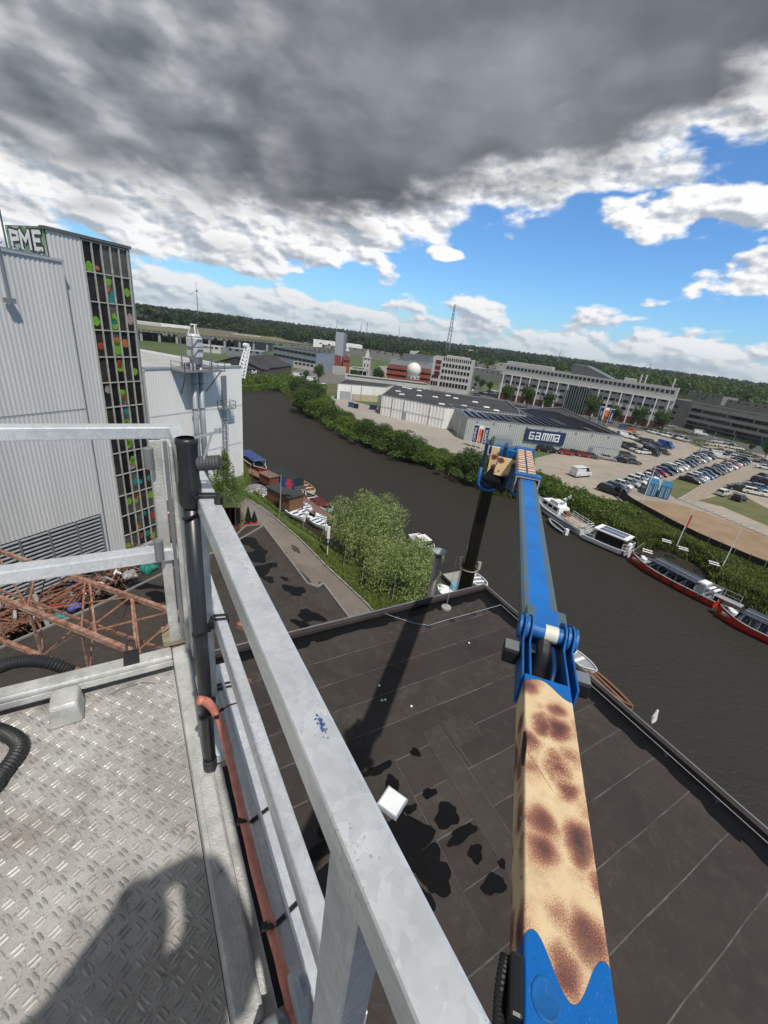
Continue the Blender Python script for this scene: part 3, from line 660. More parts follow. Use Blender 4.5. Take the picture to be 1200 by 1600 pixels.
# caged ladder on the white wall
ld = thing('caged_ladder', 'grey door platform with caged ladder on the white wall', 'ladder', tuple(W_(-3.8, .5, 1.3)))
m = MB(); m.box((-4.2, .1, 13.0), (-3.2, .2, 17.6), MW); m.build('door', M_mgrey, ld)
m = MB(); m.box((-5.0, .1, 12.9), (-2.6, 1.3, 13.0), MW); rails(m, [W_(-5, .1, 13), W_(-5, 1.3, 13), W_(-2.6, 1.3, 13), W_(-2.6, .1, 13)]); m.build('landing', M_mgrey, ld)
m = MB()
for x in (-4.3, -3.8): m.beam(W_(x, .35, 13), W_(x, .35, 1.4), .06)
for i in range(38): m.beam(W_(-4.3, .35, 1.6+i*.3), W_(-3.8, .35, 1.6+i*.3), .04)
m.build('ladder', M_mgrey, ld)
m = MB()
for i in range(12):
    z = 3+i*.85; m.tube([W_(-4.05+.42*math.cos(t), .35+.75*math.sin(t), z) for t in [PI*j/6 for j in range(7)]], .03, 4)
for x, o_ in ((-4.47, .35), (-4.05, 1.1), (-3.63, .35)): m.beam(W_(x, o_, 2.9), W_(x, o_, 12.4), .05)
m.build('ladder_cage', M_lgrey, ld)
# lattice conveyor arm at the corner
cv = thing('conveyor_arm', 'white lattice arm rising from the warehouse corner above the water', 'conveyor', tuple(W_(.4, -.6, 17)))
a0 = W_(.5, -.4, 16.9); a1 = W_(2.2, -.4, 21.6); m = MB(); off = [Vector((0, 0, 0)), n22*-1.0, d22*.8, n22*-1.0+d22*.8]
for o_ in off: m.beam(a0+o_, a1+o_*.6, .16)
for i in range(9):
    for (p, q) in ((0, 1), (2, 3), (0, 2), (1, 3)):
        A = a0.lerp(a1, i/9); B = a0.lerp(a1, (i+1)/9); m.beam(A+off[p]*(1-.4*i/9), B+off[q]*(1-.4*(i+1)/9), .10)
m.build('lattice', M_white, cv); m = MB(); m.tube([a1+Vector((0, 0, .2)), a1-n22*.8+Vector((0, 0, .2))], .32, 10); m.build('head_drum', M_white, cv)
# ================================================================ FAR BANK BUILDINGS
def poly_hall(name, label, roofpx, z, wm, roofm, clad=True, pitch=.6, z0=1.5):
    "hall whose flat roof outline is placed on the level z; walls go straight down"
    P = [pg(x, y, z) for x, y in roofpx]; area = sum(P[i].x*P[(i+1) % len(P)].y-P[(i+1) % len(P)].x*P[i].y for i in range(len(P)))
    if area < 0: P = P[::-1]
    c = sum(P, Vector())/len(P); t = thing(name, label, 'building', (c.x, c.y, z0))
    m = MB(); m.face(P); m.build('roof', roofm, t)
    for i in range(len(P)):
        a, b = P[i], P[(i+1) % len(P)]; d = (b-a); L = d.length; d.normalize(); n = Vector((d.y, -d.x, 0)); m = MB()
        if clad and n.dot(a) < 0: corrug(m, Vector((a.x, a.y, 0)), d, n, L, z0-.1, z+.15, pitch, .09)
        else: m.face([(a.x, a.y, z0-.1), (b.x, b.y, z0-.1), (b.x, b.y, z+.15), (a.x, a.y, z+.15)])
        m.build('wall', wm, t)
        m = MB(); M = fr(Vector((a.x, a.y, z+.15)), d); m.box((-.1, -.12, 0), (L+.1, .3, .18), M); m.build('roof_trim', M_mgrey, t)
    return t, P
M_teal = mat('pale_teal_cladding', (.42, .44, .42), .5, 0, .1, .3)
store, SP = poly_hall('hardware_store', 'long pale corrugated store with solar panels and GAMMA sign', [(731, 654), (700, 632), (812, 649), (808, 640), (876, 637), (975, 683)], 7.5, M_teal, M_roofd)
FL = Vector((19.3, 115.6, 0)); FRt = Vector((63.6, 116.9, 0))
a_ = pg(731, 654, 7.5); b_ = pg(975, 683, 7.5); sd_ = (b_-a_).normalized(); sd_.z = 0; sn_ = Vector((sd_.y, -sd_.x, 0))
MS = fr(Vector((a_.x, a_.y, 0)), sd_, -sn_)         # x along facade, y into the building
SL = (b_-a_).length
# the sign: panel and stroked letters
x0 = SL*.375; x1 = x0+SL*.255
sg = thing('store_sign', 'navy sign board reading GAMMA in white on the pale store front', 'sign', tuple(MS @ Vector((x0, -.3, 2.4))))
m = MB(); m.box((x0, -.45, 3.4), (x1, -.2, 6.75), MS); m.build('board', M_navy, sg)
def strokes(mb, st, x, w, z, h, th, y, M):
    for (ax, ay, bx, by) in st:
        a = Vector((x+ax*w, y, z+ay*h)); b = Vector((x+bx*w, y, z+by*h)); dv = b-a; L = dv.length
        X = dv/L; Z = Vector((0, -1, 0)); Y = Z.cross(X); Mx = Matrix(((X.x, Y.x, Z.x, a.x), (X.y, Y.y, Z.y, a.y), (X.z, Y.z, Z.z, a.z), (0, 0, 0, 1)))
        mb.box((-th/2, -th/2, 0), (L+th/2, th/2, .08), M @ Mx); y -= .004
GLY = {'G': [(1, 1, 0, 1), (0, 1, 0, 0), (0, 0, 1, 0), (1, 0, 1, .5), (1, .5, .5, .5)], 'A': [(.0, 1, 1, 1), (1, 1, 1, 0), (1, .52, 0, .52), (0, .52, 0, 0), (0, 0, 1, 0)],
       'M': [(0, 0, .08, 1), (.08, 1, 1.08, 1), (1.08, 1, 1.0, 0), (.56, 1, .5, 0)]}
lw = (x1-x0-2.6)/5
for i, ch in enumerate('GAMMA'):
    q = MB(); w = lw*(.60 if ch != 'M' else .74); strokes(q, GLY[ch], x0+1.25+i*lw*1.04, w, 4.2, 1.75, .30, -.47, MS); q.build('letter_'+ch.lower(), M_white, sg)
# door, kiosk in front, ducts on roof
m = MB(); m.box((SL*.17, -3.6, 1.5), (SL*.29, -.2, 3.9), MS, taper=(.9, .8)); tag(m.build('loading_shelter', M_mgrey), 'low grey sloping shelter in front of the GAMMA store wall', 'shelter')
m = MB(); m.box((SL*.80, -.16, 1.5), (SL*.83, -.05, 3.6), MS); m.build('door', M_mgrey, store)
m = MB(); m.box((SL*.80, -.12, 4.0), (SL*.995, -.04, 4.06), MS); m.build('wall_rail', M_lgrey, store)
for k in range(9):
    m = MB(); x = SL*(.06+.105*k); m.box((x, -.35, 6.95), (x+.3, -.1, 7.15), MS); m.build('wall_light', M_dclad, store)
# solar panels in slanting rows
def solar(poly, du, dv, nu, nv, wu=.9):
    pass
sp = MB(); sp.box((-.5, -.83, -.02), (.5, .83, .02)); 
M_sframe = mat('solar_frame', (.34, .37, .42), .35, .5, .1, 3)
spm = MB(); spm.box((-.5, -.83, -.03), (.5, .83, .0), k=0); spm.box((-.46, -.79, .0), (.46, .79, .012), k=1); spm = mesh_only(spm, 'solar_panel', [M_sframe, M_solar])
def inpoly(x, y, poly):
    c = False; n = len(poly)
    for i in range(n):
        (x1_, y1_), (x2_, y2_) = poly[i], poly[(i+1) % n]
        if (y1_ > y) != (y2_ > y) and x < (x2_-x1_)*(y-y1_)/(y2_-y1_)+x1_: c = not c
    return c
cnt = 0
Z1 = [(p.x, p.y) for p in [pg(*q, 7.5) for q in [(713, 640), (728, 651), (955, 678), (880, 645), (818, 636), (828, 651), (812, 653), (790, 651)]]]
ctr = pg(800, 655, 7.5); rowd = (pg(742, 652, 7.5)-pg(722, 636, 7.5)).normalized(); rown = Vector((rowd.y, -rowd.x, 0))
if rown.dot(sd_) < 0: rown = -rown
stm = MB()
stuffp = MB()
for i in range(-16, 40):
    for j in range(-26, 30):
        q = ctr + rown*(i*2.05) + rowd*(j*1.05)
        if not inpoly(q.x, q.y, Z1): continue
        if (i*7+j//9) % 11 == 0: continue
        M = Matrix(((rowd.x, rown.x, 0, q.x), (rowd.y, rown.y, 0, q.y), (0, 0, 1, 7.72), (0, 0, 0, 1))) @ Matrix.Rotation(rad(-14), 4, 'X')
        if cnt < 300 and q.y < 135:
            child(spm, 'solar_panel', store, M=Matrix.Translation(-ORI[store.name]) @ M); cnt += 1
        else:
            stuffp.box((-.5, -.83, -.03), (.5, .83, .0), M, k=0); stuffp.box((-.46, -.79, .0), (.46, .79, .012), M, k=1)
o = stuffp.build('solar_panels', [M_sframe, M_solar], store); o['kind'] = 'stuff'
# two joined white halls in front of the mosque
h1, _ = poly_hall('white_hall', 'white hall with roller door and beige lower wall by the river', [(528, 600), (602, 606), (640, 596), (548, 590)], 7.0, M_wclad, M_roofd, pitch=1.1)
h2, HP = poly_hall('white_hall', 'long white panelled hall beside the GAMMA store, grey roof with skylights', [(597, 618), (697, 638), (822, 650), (792, 628), (616, 603)], 7.6, M_wclad, M_roofd, pitch=1.1)
for (x, y) in [(622, 611), (640, 607), (655, 618), (628, 616), (680, 620), (690, 631), (712, 622), (725, 634), (742, 628), (760, 636), (775, 641), (735, 640), (632, 603+2), (700, 618), (655, 610)]:
    p = pg(x, y, 7.66); m = MB(); m.box((p.x-1.0, p.y-.9, 7.62), (p.x+1.0, p.y+.9, 7.85), taper=(.8, .8)); m.build('skylight', M_lgrey, h2)
def panel_on(parent, name, A, B, f0, f1, z0, z1, m_, off=.14):
    A = Vector((A.x, A.y, 0)); B = Vector((B.x, B.y, 0)); d = B-A; L = d.length; d.normalize(); n = Vector((d.y, -d.x, 0))
    if n.dot(A) > 0: n = -n
    q = MB(); M = fr(A+n*off, d, -n); q.box((L*f0, -.04, z0), (L*f1, .04, z1), M); return q.build(name, m_, parent)
A = pg(528, 600, 7.0); B = pg(602, 606, 7.0)
panel_on(h1, 'roller_door', A, B, .05, .27, 1.5, 4.6, M_lgrey); panel_on(h1, 'lower_wall', A, B, .30, .97, 1.5, 3.9, mat('beige_board', (.52, .44, .33), .8)); panel_on(h1, 'door', A, B, .32, .36, 1.5, 3.6, M_lgrey, .2)
panel_on(h1, 'door', A, B, .86, .95, 1.5, 4.2, M_mgrey, .2); panel_on(h1, 'downpipe', A, B, .485, .495, 1.5, 7.0, M_mgrey, .2); panel_on(h1, 'downpipe', A, B, .28, .285, 1.5, 7.0, M_mgrey, .2)
A = pg(597, 618, 7.6); B = pg(697, 638, 7.6)
for f in (.18, .37, .77): panel_on(h2, 'downpipe', A, B, f, f+.006, 1.5, 7.6, M_mgrey, .2)
panel_on(h2, 'door', A, B, .37, .42, 1.5, 4.0, M_lgrey, .2); panel_on(h2, 'panel_joint', A, B, 0, 1, 4.3, 4.36, M_lgrey, .16)
# mosque: low arcaded block, dome, minaret
mq, Mq, Lq = building('mosque', 'pale low mosque block with a row of round-headed windows', 'mosque', pg(538, 614), pg(668, 628), 7.6, 12, M_wall, M_roofd, fm=M_wall)
arch = MB(); pts = [(-.6, 0), (.6, 0), (.6, 1.2)]+[(.6*math.cos(t), 1.2+.6*math.sin(t)) for t in [PI*j/6 for j in range(1, 6)]]+[(-.6, 1.2)]
arch.prism(pts, -.06, .06, Matrix(((1, 0, 0, 0), (0, 0, -1, 0), (0, 1, 0, 0), (0, 0, 0, 1)))); am = mesh_only(arch, 'arched_window', M_glassd)
for i in range(16): child(am, 'arched_window', mq, M=Matrix.Translation(-ORI[mq.name]) @ Mq @ Matrix.Translation((Lq*(i+.5)/16, -.03, 5.0)))
p = pg(642, 612, 1.5); dm = thing('dome', 'white ball-shaped dome on a pale drum behind the white halls', 'dome', (p.x, p.y, 7.6))
m = MB(); m.tube([(p.x, p.y, 7.6), (p.x, p.y, 9.0)], 3.3, 24); m.build('drum', M_wall, dm)
for j in range(12):
    t = 2*PI*j/12; M = Matrix.Translation((p.x+3.3*math.cos(t), p.y+3.3*math.sin(t), 7.9)) @ Matrix.Rotation(t, 4, 'Z'); q = MB(); q.box((-.05, -.3, 0), (.05, .3, .8), M); q.build('drum_window', M_glassd, dm)
zc = hz_at(p, 642, 588); m = MB(); R_ = 3.4
m.rings([[(p.x+R_*math.cos(ph)*math.cos(2*PI*j/24), p.y+R_*math.cos(ph)*math.sin(2*PI*j/24), 11.6+R_*math.sin(ph)) for j in range(24)] for ph in [rad(-50+14*i) for i in range(11)]])
m.build('dome_shell', mat('dome_cream', (.72, .70, .62), .6, 0, .06, 1), dm, smooth=True)
m = MB(); m.tube([(p.x, p.y, 14.9), (p.x, p.y, 16.2)], [.12, .03], 6); m.build('finial', M_frame, dm)
p = pg(571, 590, 1.5); mn = thing('minaret', 'slim stone minaret with a small pointed top near the red tower', 'minaret', (p.x, p.y, 1.5))
zt = hz_at(p, 573, 547)
m = MB(); m.box((p.x-2.1, p.y-2.1, 1.5), (p.x+2.1, p.y+2.1, zt-4.2)); m.build('shaft', M_wall, mn)
m = MB(); m.box((p.x-2.4, p.y-2.4, zt-4.2), (p.x+2.4, p.y+2.4, zt-3.8)); m.build('balcony', M_wall, mn)
m = MB(); m.box((p.x-1.2, p.y-1.2, zt-3.8), (p.x+1.2, p.y+1.2, zt-1.6), taper=(.8, .8)); m.build('lantern', M_wall, mn)
m = MB(); m.tube([(p.x, p.y, zt-1.6), (p.x, p.y, zt-1.0), (p.x, p.y, zt-.3), (p.x, p.y, zt+.8)], [.8, .75, .3, .05], 10); m.build('cap', M_wall, mn)
for z in (4, 7.5, 11):
    for q_ in (-.9, .9):
        m = MB(); m.box((p.x+q_-.3, p.y-2.15, z), (p.x+q_+.3, p.y-2.05, z+1.6)); m.build('window', M_glassd, mn)
# grey slab tower on red base
P = pg(530, 580, 1.5); zt = hz_at(P, 530, 519); tg = thing('slab_tower', 'tall narrow grey tower rising out of a red brick base', 'tower', (P.x, P.y, 1.5))
m = MB(); m.box((P.x-3.2, P.y-2, 1.5), (P.x+1.6, P.y+4, zt)); m.build('shaft', M_lgrey, tg)
m = MB(); m.box((P.x+1.6, P.y-1, 1.5), (P.x+2.6, P.y+4, zt-.6)); m.build('shaft_side', M_mgrey, tg)
building('red_brick_block', 'small red brick block left of the grey slab tower', 'building', pg(521, 580), pg(527, 581), 10.2, 10, M_brick, M_roofd)
building('red_brick_block', 'small red brick block right of the grey slab tower', 'building', pg(535, 582), pg(545, 583), 9.8, 10, M_brick, M_roofd, rows=[(6, 1.2, 1.6, 2, .1, .9)])
building('white_lodge', 'low white box at the foot of the slab tower', 'building', pg(519, 584), pg(531, 586), 5.2, 7, M_wall, M_roofd)
building('shed', 'pale low shed with dark openings between slab tower and minaret', 'building', pg(545, 592), pg(568, 595), 6.6, 14, M_wall, M_roofd, rows=[(2.2, 2.6, 4.4, 3, .2, 1)])
building('shed', 'white cubic shed with black windows right of the minaret', 'building', pg(585, 594), pg(596, 596), 8.4, 12, M_wall, M_roofd, rows=[(5, 1.4, 1.2, 2, .1, .9)])
# red brick office, grey hall, white office block
building('brick_office', 'long red brick office with ribbon windows behind the dome', 'building', pg(602, 604), pg(668, 613), 11.2, 14, M_brick, M_roofd, rows=[(z, .8, 3.0, 13, .02, .98) for z in (3.0, 5.6, 8.2)], fm=M_brick)
building('grey_hall', 'mid grey hall with a stepped roof behind the red brick office', 'building', pg(625, 588), pg(666, 595), 15.0, 30, M_mgrey, M_roofd)
building('grey_hall', 'light grey box hall directly behind the red brick office roof', 'building', pg(607, 588), pg(645, 594), 11.5, 16, M_lgrey, M_roofd)
building('grey_hall', 'small pale metal hall beside the white office block', 'building', pg(632, 597), pg(665, 602), 12.4, 16, M_lgrey, M_roofd)
ob, Mo, Lo = building('office_block', 'white five-storey office block with square dark windows', 'building', pg(670, 608), pg(729, 617), 17.7, 16, M_wall, M_roofd,
    rows=[(15.2, 1.5, .62, 14, .25, .98), (12.2, 1.7, 1.2, 9, .25, .98), (9.2, 1.7, 1.2, 9, .25, .98), (6.0, 1.7, 1.2, 9, .25, .98), (2.4, 2.2, 1.3, 9, .25, .98), (6.0, 1.5, 1.1, 3, .02, .2), (2.4, 2.2, 1.2, 3, .02, .2)], fm=M_wall)
for z in (9.2, 12.0, 14.7):
    q = MB(); q.box((1.6, -.25, z), (4.4, .1, z+1.9), Mo); q.build('red_bay', mat('dark_red_glazing', (.14, .02, .03), .3, 0, .4, 1), ob)
m = MB(); m.box((6, 4, 17.8), (18, 10, 19.2), Mo); m.build('plant_room', M_wall, ob)
# long office with masts and atrium
rowsL = [(15.0, 1.5, 1.5, 40, .02, .99)] + [(z, 1.2, 2.2, 26, .03, .97) for z in (11.4, 8.4, 5.4)]
lo, Ml, Ll = building('long_office', 'long white office with a band of square windows, slim masts and glass atrium', 'building', pg(776, 622), pg(1036, 672), 18.3, 15, mat('white_office_panel', (.42, .42, .41), .7, 0, .1, .2), M_roofd, rows=rowsL, gm=M_glassb, fm=M_wall)
m = MB(); m.box((-.4, -1.2, 13.9), (Ll+.4, -.1, 14.2), Ml); m.build('cornice', M_wall, lo)
for i in range(17):
    m = MB(); x = Ll*(.02+.96*i/16); m.box((x-.22, -1.3, 1.5), (x+.22, -.9, 13.9), Ml); m.build('mast_column', M_white, lo)
m = MB(); m.box((0, -.16, 1.5), (Ll, -.1, 4.6), Ml); m.build('brick_plinth', mat('maroon_brick', (.12, .045, .035), .85, 0, .25, 1), lo)
m = MB(); m.box((Ll*.455, -2.5, 1.5), (Ll*.57, -.2, 13.6), Ml); m.build('atrium_glass', mat('atrium_glass', (.010, .028, .028), .15, 0, .4, .5), lo)
for i in range(9):
    m = MB(); x = Ll*(.455+.115*i/8); m.box((x-.07, -2.6, 1.5), (x+.07, -2.5, 13.6), Ml); m.build('atrium_mullion', M_lgrey, lo)
m = MB(); q0, q1 = Ll*.43, Ll*.56
for y_, n_ in ((2, 0),): m.prism([(q0, 18.3), (q1+8, 18.3), (q1+8, 18.9), (q0+6, 23), (q0, 23)], -12, 0, Ml @ Matrix(((1, 0, 0, 0), (0, 0, -1, 0), (0, 1, 0, 0), (0, 0, 0, 1))))
m.build('atrium_roof', mat('atrium_roof', (.13, .14, .15), .4, 0, .3, .5), lo)
for q0_, q1_ in ((0, .3), (.72, .78)):
    m = MB(); m.box((Ll*q0_, 4, 18.3), (Ll*q1_, 9, 20.2), Ml); m.build('plant_room', M_wall, lo)
for i, f in enumerate((.80, .825, .965)):
    m = MB(); m.tube([Ml @ Vector((Ll*f, 6, 18.3)), Ml @ Vector((Ll*f, 6, 22.6))], .36, 8); tag(m.build('flue', M_wall), ['white flue on the long office roof, left of the close pair', 'white flue on the long office roof, right of the close pair', 'lone white flue at the right end of the long office roof'][i], 'flue')
# long dark concrete block on the right with ribbon windows
gb, Mg, Lg = building('ribbon_window_block', 'dark concrete office block with horizontal ribbon windows at the right', 'building', pg(1036, 661), pg(1235, 708), 12.9, 16, M_gwall, M_roofd)
for z in (3.9, 6.7, 9.6):
    n_ = 16
    for i in range(n_):
        q = MB(); x = Lg*(.20+.80*i/n_); q.box((x, -.12, z), (x+Lg*.80/n_*(.93 if (i*3+int(z)) % 4 else .7), .02, z+1.35), Mg); q.build('ribbon_window', M_glassd, gb)
    q = MB(); q.box((Lg*.185, -.45, z+1.4), (Lg, .0, z+2.6), Mg); q.build('balustrade', mat('light_concrete_band', (.33, .32, .30), .85, 0, .15, .5), gb)
    q = MB(); q.box((Lg*.05, -.1, z), (Lg*.075, .02, z+1.1), Mg); q.build('window', M_glassd, gb)
q = MB(); q.box((Lg*.2, -.12, 1.5), (Lg*.62, .02, 3.5), Mg); q.build('ground_floor_glass', M_glassd, gb)
q = MB(); q.box((Lg*.62, -.15, 1.5), (Lg*.90, .02, 3.7), Mg); q.build('shop_front', M_glassb, gb)
q = MB(); q.box((Lg*.80, -.3, 1.5), (Lg*.87, -.16, 3.8), Mg); q.build('blue_sign', mat('bright_blue_sign', (.02, .16, .45), .4), gb)
# low building between office block and long office, plus roofs beyond
bg = [('low white office with strip windows behind the tree-lined road', (730, 590), (782, 603), 9, 16, M_wall, 9.5), ('flat pale roofed hall left end of the long office', (772, 590), (830, 600), 7, 20, M_wall, 13.5),
      ('small white house standing in the far woods', (722, 556), (731, 558), 14, 18, M_wall, 15), ('grey far block above the woods centre-right', (777, 549), (797, 552), 20, 20, M_gwall, 20.5),
      ('orange-roofed far building in the woods left of the minaret', (537, 543), (560, 547), 12, 14, M_brick, 12), ('dark long hall behind slab tower', (470, 560), (520, 568), 11, 26, M_gwall, 9.5), ('grey slatted noise wall stretching behind the minaret', (545, 556), (622, 567), 7.5, 3, M_gwall, 9),
      ('dark terrace with red roofs beyond the ribbon-window block', (1070, 628), (1122, 640), 9.5, 12, M_gwall, 11), ('low pale terrace beyond the ribbon-window block, far right', (1125, 640), (1215, 658), 8.5, 12, M_gwall, 9.5),
      ('pale shed among the trees far right', (1158, 632), (1190, 638), 8.5, 14, M_wall, 9)]
for lab, a, b, h, dp, m_, zt in bg:
    building('far_building', lab, 'building', pg(*a), pg(*b), zt, dp, m_, M_roofd, rows=[(zt-2.6, 1.1, 1.6, 6, .05, .95)])
# ---- left side beyond the white warehouse
def gabled(name, label, pa, pb, z0, ze, zr, depth, wm, rm):
    A = Vector(pa); B = Vector(pb); d = B-A; L = d.length; d.normalize(); n = Vector((d.y, -d.x, 0)); inw = -n if n.dot(A) < 0 else n
    M = Matrix(((d.x, inw.x, 0, A.x), (d.y, inw.y, 0, A.y), (0, 0, 1, 0), (0, 0, 0, 1))); t = thing(name, label, 'building', (A.x, A.y, z0))
    m = MB(); m.box((0, 0, z0), (L, depth, ze), M); m.build('wall', wm, t)
    m = MB(); P = lambda x, y, z: M @ Vector((x, y, z)); o_ = .4
    m.face([P(-o_, -o_, ze), P(L+o_, -o_, ze), P(L+o_, depth/2, zr), P(-o_, depth/2, zr)]); m.face([P(-o_, depth+o_, ze), P(-o_, depth/2, zr), P(L+o_, depth/2, zr), P(L+o_, depth+o_, ze)])
    for x in (-.01, L+.01): m.face([P(x, 0, ze), P(x, depth, ze), P(x, depth/2, zr)])
    m.build('roof', rm, t); return t, M, L
gs, Mgs, Lgs = gabled('dark_roof_shed', 'dark gabled boat shed with white lettering on its end wall', pg(383, 590), pg(420, 592), 1.4, 5.2, 9.0, 24, mat('dark_shed_wall', (.10, .095, .09), .85, 0, .3, 1), M_roofd)
q = MB(); strokes(q, [(0, 0, 0, 1), (0, 1, .5, .4), (.5, .4, 1, 1), (1, 1, 1, 0), (1.4, 0, 1.9, 1), (1.9, 1, 2.4, 0)], 3.0, 1.8, 3.0, 1.7, .4, -.06, Mgs); q.build('wall_lettering', M_white, gs)
gabled('dark_roof_shed', 'wide dark grey gabled shed by the river bend, right of the lettered one', pg(408, 592), pg(455, 584), 1.4, 5.6, 9.5, 22, mat('dark_shed_wall2', (.09, .085, .08), .85), M_roofd)
building('bluegrey_office', 'blue-grey flat office with strip windows above the dark sheds', 'building', pg(426, 566), pg(494, 580), 10.8, 18, mat('blue_grey_panel', (.22, .25, .31), .6, 0, .1, .3), M_roofd, rows=[(4, 1.4, 4, 10, .03, .97), (7.6, 1.4, 4, 10, .03, .97)])
# long roofed viaduct
v0 = pg(205, 530, 2); v1 = pg(482, 552, 2); vd = (v1-v0).normalized(); vd.z = 0; vL = (v1-v0).length; vn = Vector((vd.y, -vd.x, 0)); vn = vn if vn.dot(v0) < 0 else -vn
Mv = fr(Vector((v0.x-vd.x*60, v0.y-vd.y*60, 0)), vd, -vn); vL += 60
vt = thing('viaduct', 'long low viaduct with a brown ribbed deck crossing left of the river', 'viaduct', (v0.x, v0.y, 1.5))
m = MB(); m.box((0, 0, 7.6), (vL, 80, 8.8), Mv); m.build('deck', M_gwall, vt)
m = MB(); x = 0
while x < vL:
    m.box((x, -.5, 8.8), (x+2.2, 80, 9.4+.4*math.sin(x*.05)), Mv); x += 3.2
m.build('ribbed_top', mat('viaduct_top', (.22, .185, .12), .9, 0, .35, .08, col2=(.15, .16, .08)), vt)
for i in range(16):
    for y_ in (1, 24, 60):
        m = MB(); x = 8+i*(vL-12)/16; m.box((x, y_, 1.4), (x+1.6, y_+1.6, 7.6), Mv); m.build('pier', M_concrete, vt)
for i, (a, b, h) in enumerate([((225, 500), (300, 512), 11), ((262, 506), (352, 518), 9.5), ((390, 512), (425, 517), 12), ((215, 498), (245, 502), 14), ((352, 556), (410, 563), 6), ((365, 541), (430, 548), 7), ((458, 574), (492, 580), 4.5), ((300, 548), (345, 553), 5)]):
    building('far_hall', ['row of grey industrial sheds beyond the viaduct, left', 'pale flat halls beyond the viaduct', 'white distant hall in front of the woods above the viaduct end', 'dark small works beside the silo edge', 'dark low hall behind the white warehouse roof', 'white low hall under the viaduct', 'pale containers by the dark sheds', 'low white unit behind the warehouse roof'][i], 'building', pg(*a), pg(*b), h, 14, [M_gwall, M_wall, M_wall, M_mgrey, M_mgrey, M_wall, M_wall, M_wall][i], M_lgrey, rows=[(h-2.4, 1.2, 2, 5, .05, .95)])
sheet('far_meadow', [(200, 545), (480, 585), (480, 600), (200, 575)], 1.52, mat('meadow', (.085, .095, .035), .95, 0, .45, .05, col2=(.13, .105, .06)))
sheet('far_meadow', [(478, 612), (480, 600), (530, 602), (535, 612)], 1.53, MATS['meadow'])
sheet('yard', [(415, 598), (470, 575), (540, 572), (700, 590), (735, 600), (735, 628), (600, 610), (530, 600), (480, 598)], 1.525, mat('grey_yard', (.16, .155, .145), .95, 0, .3, .08))
# masts and pylons on the skyline
def mast(px, py_top, px_b, dist, label, r=.4, turbine=False, lattice=False):
    r_ = ray(px_b, 560); k = dist/math.hypot(r_.x, r_.y); x, y = r_.x*k, r_.y*k; z = hz_at(Vector((x, y, 0)), px, py_top)
    m = MB()
    if lattice:
        for sx, sy in ((-1, -1), (1, -1), (1, 1), (-1, 1)): m.beam((x+sx*r*2, y+sy*r*2, 1.5), (x+sx*r*.4, y+sy*r*.4, z), r*.35)
        for i in range(14):
            a = i/14; b = (i+1)/14; wa = r*(2-1.6*a); wb = r*(2-1.6*b)
            for sx, sy, tx, ty in ((-1, -1, 1, -1), (1, -1, 1, 1), (1, 1, -1, 1), (-1, 1, -1, -1)): m.beam((x+sx*wa, y+sy*wa, 1.5+(z-1.5)*a), (x+tx*wb, y+ty*wb, 1.5+(z-1.5)*b), r*.28)
    else: m.tube([(x, y, 1), (x, y, z)], [r, r*.4], 6)
    if turbine:
        for t in (90, 210, 330): m.beam((x, y-1, z), (x+11*math.cos(rad(t)), y-1, z+11*math.sin(rad(t))), .7, .25)
        m.box((x-.8, y-1, z-.8), (x+.8, y+2.5, z+.8))
    return tag(m.build('radio_mast' if not turbine else 'wind_turbine', M_mgrey), label, 'mast' if not turbine else 'wind turbine')
mast(706, 475, 697, 640, 'tallest lattice mast behind the white office block', 1.6, lattice=True)
mast(313, 455, 313, 700, 'wind turbine standing on the skyline above the viaduct', .9, turbine=True)
for px_, py_, lab in [(523, 497, 'thin mast on the skyline left of the slab tower'), (560, 505, 'squat latticed mast right of the slab tower'), (569, 502, 'thin pole on the skyline just right of the latticed mast'), (619, 508, 'lone thin mast midway between minaret and tallest mast'), (718, 531, 'small pole on the horizon right of the tallest mast'), (873, 550, 'small far mast above the long office'), (1020, 568, 'tiny far pylon above the woods at right')]:
    mast(px_, py_, px_, 900, lab, .9, lattice=('latticed' in lab))
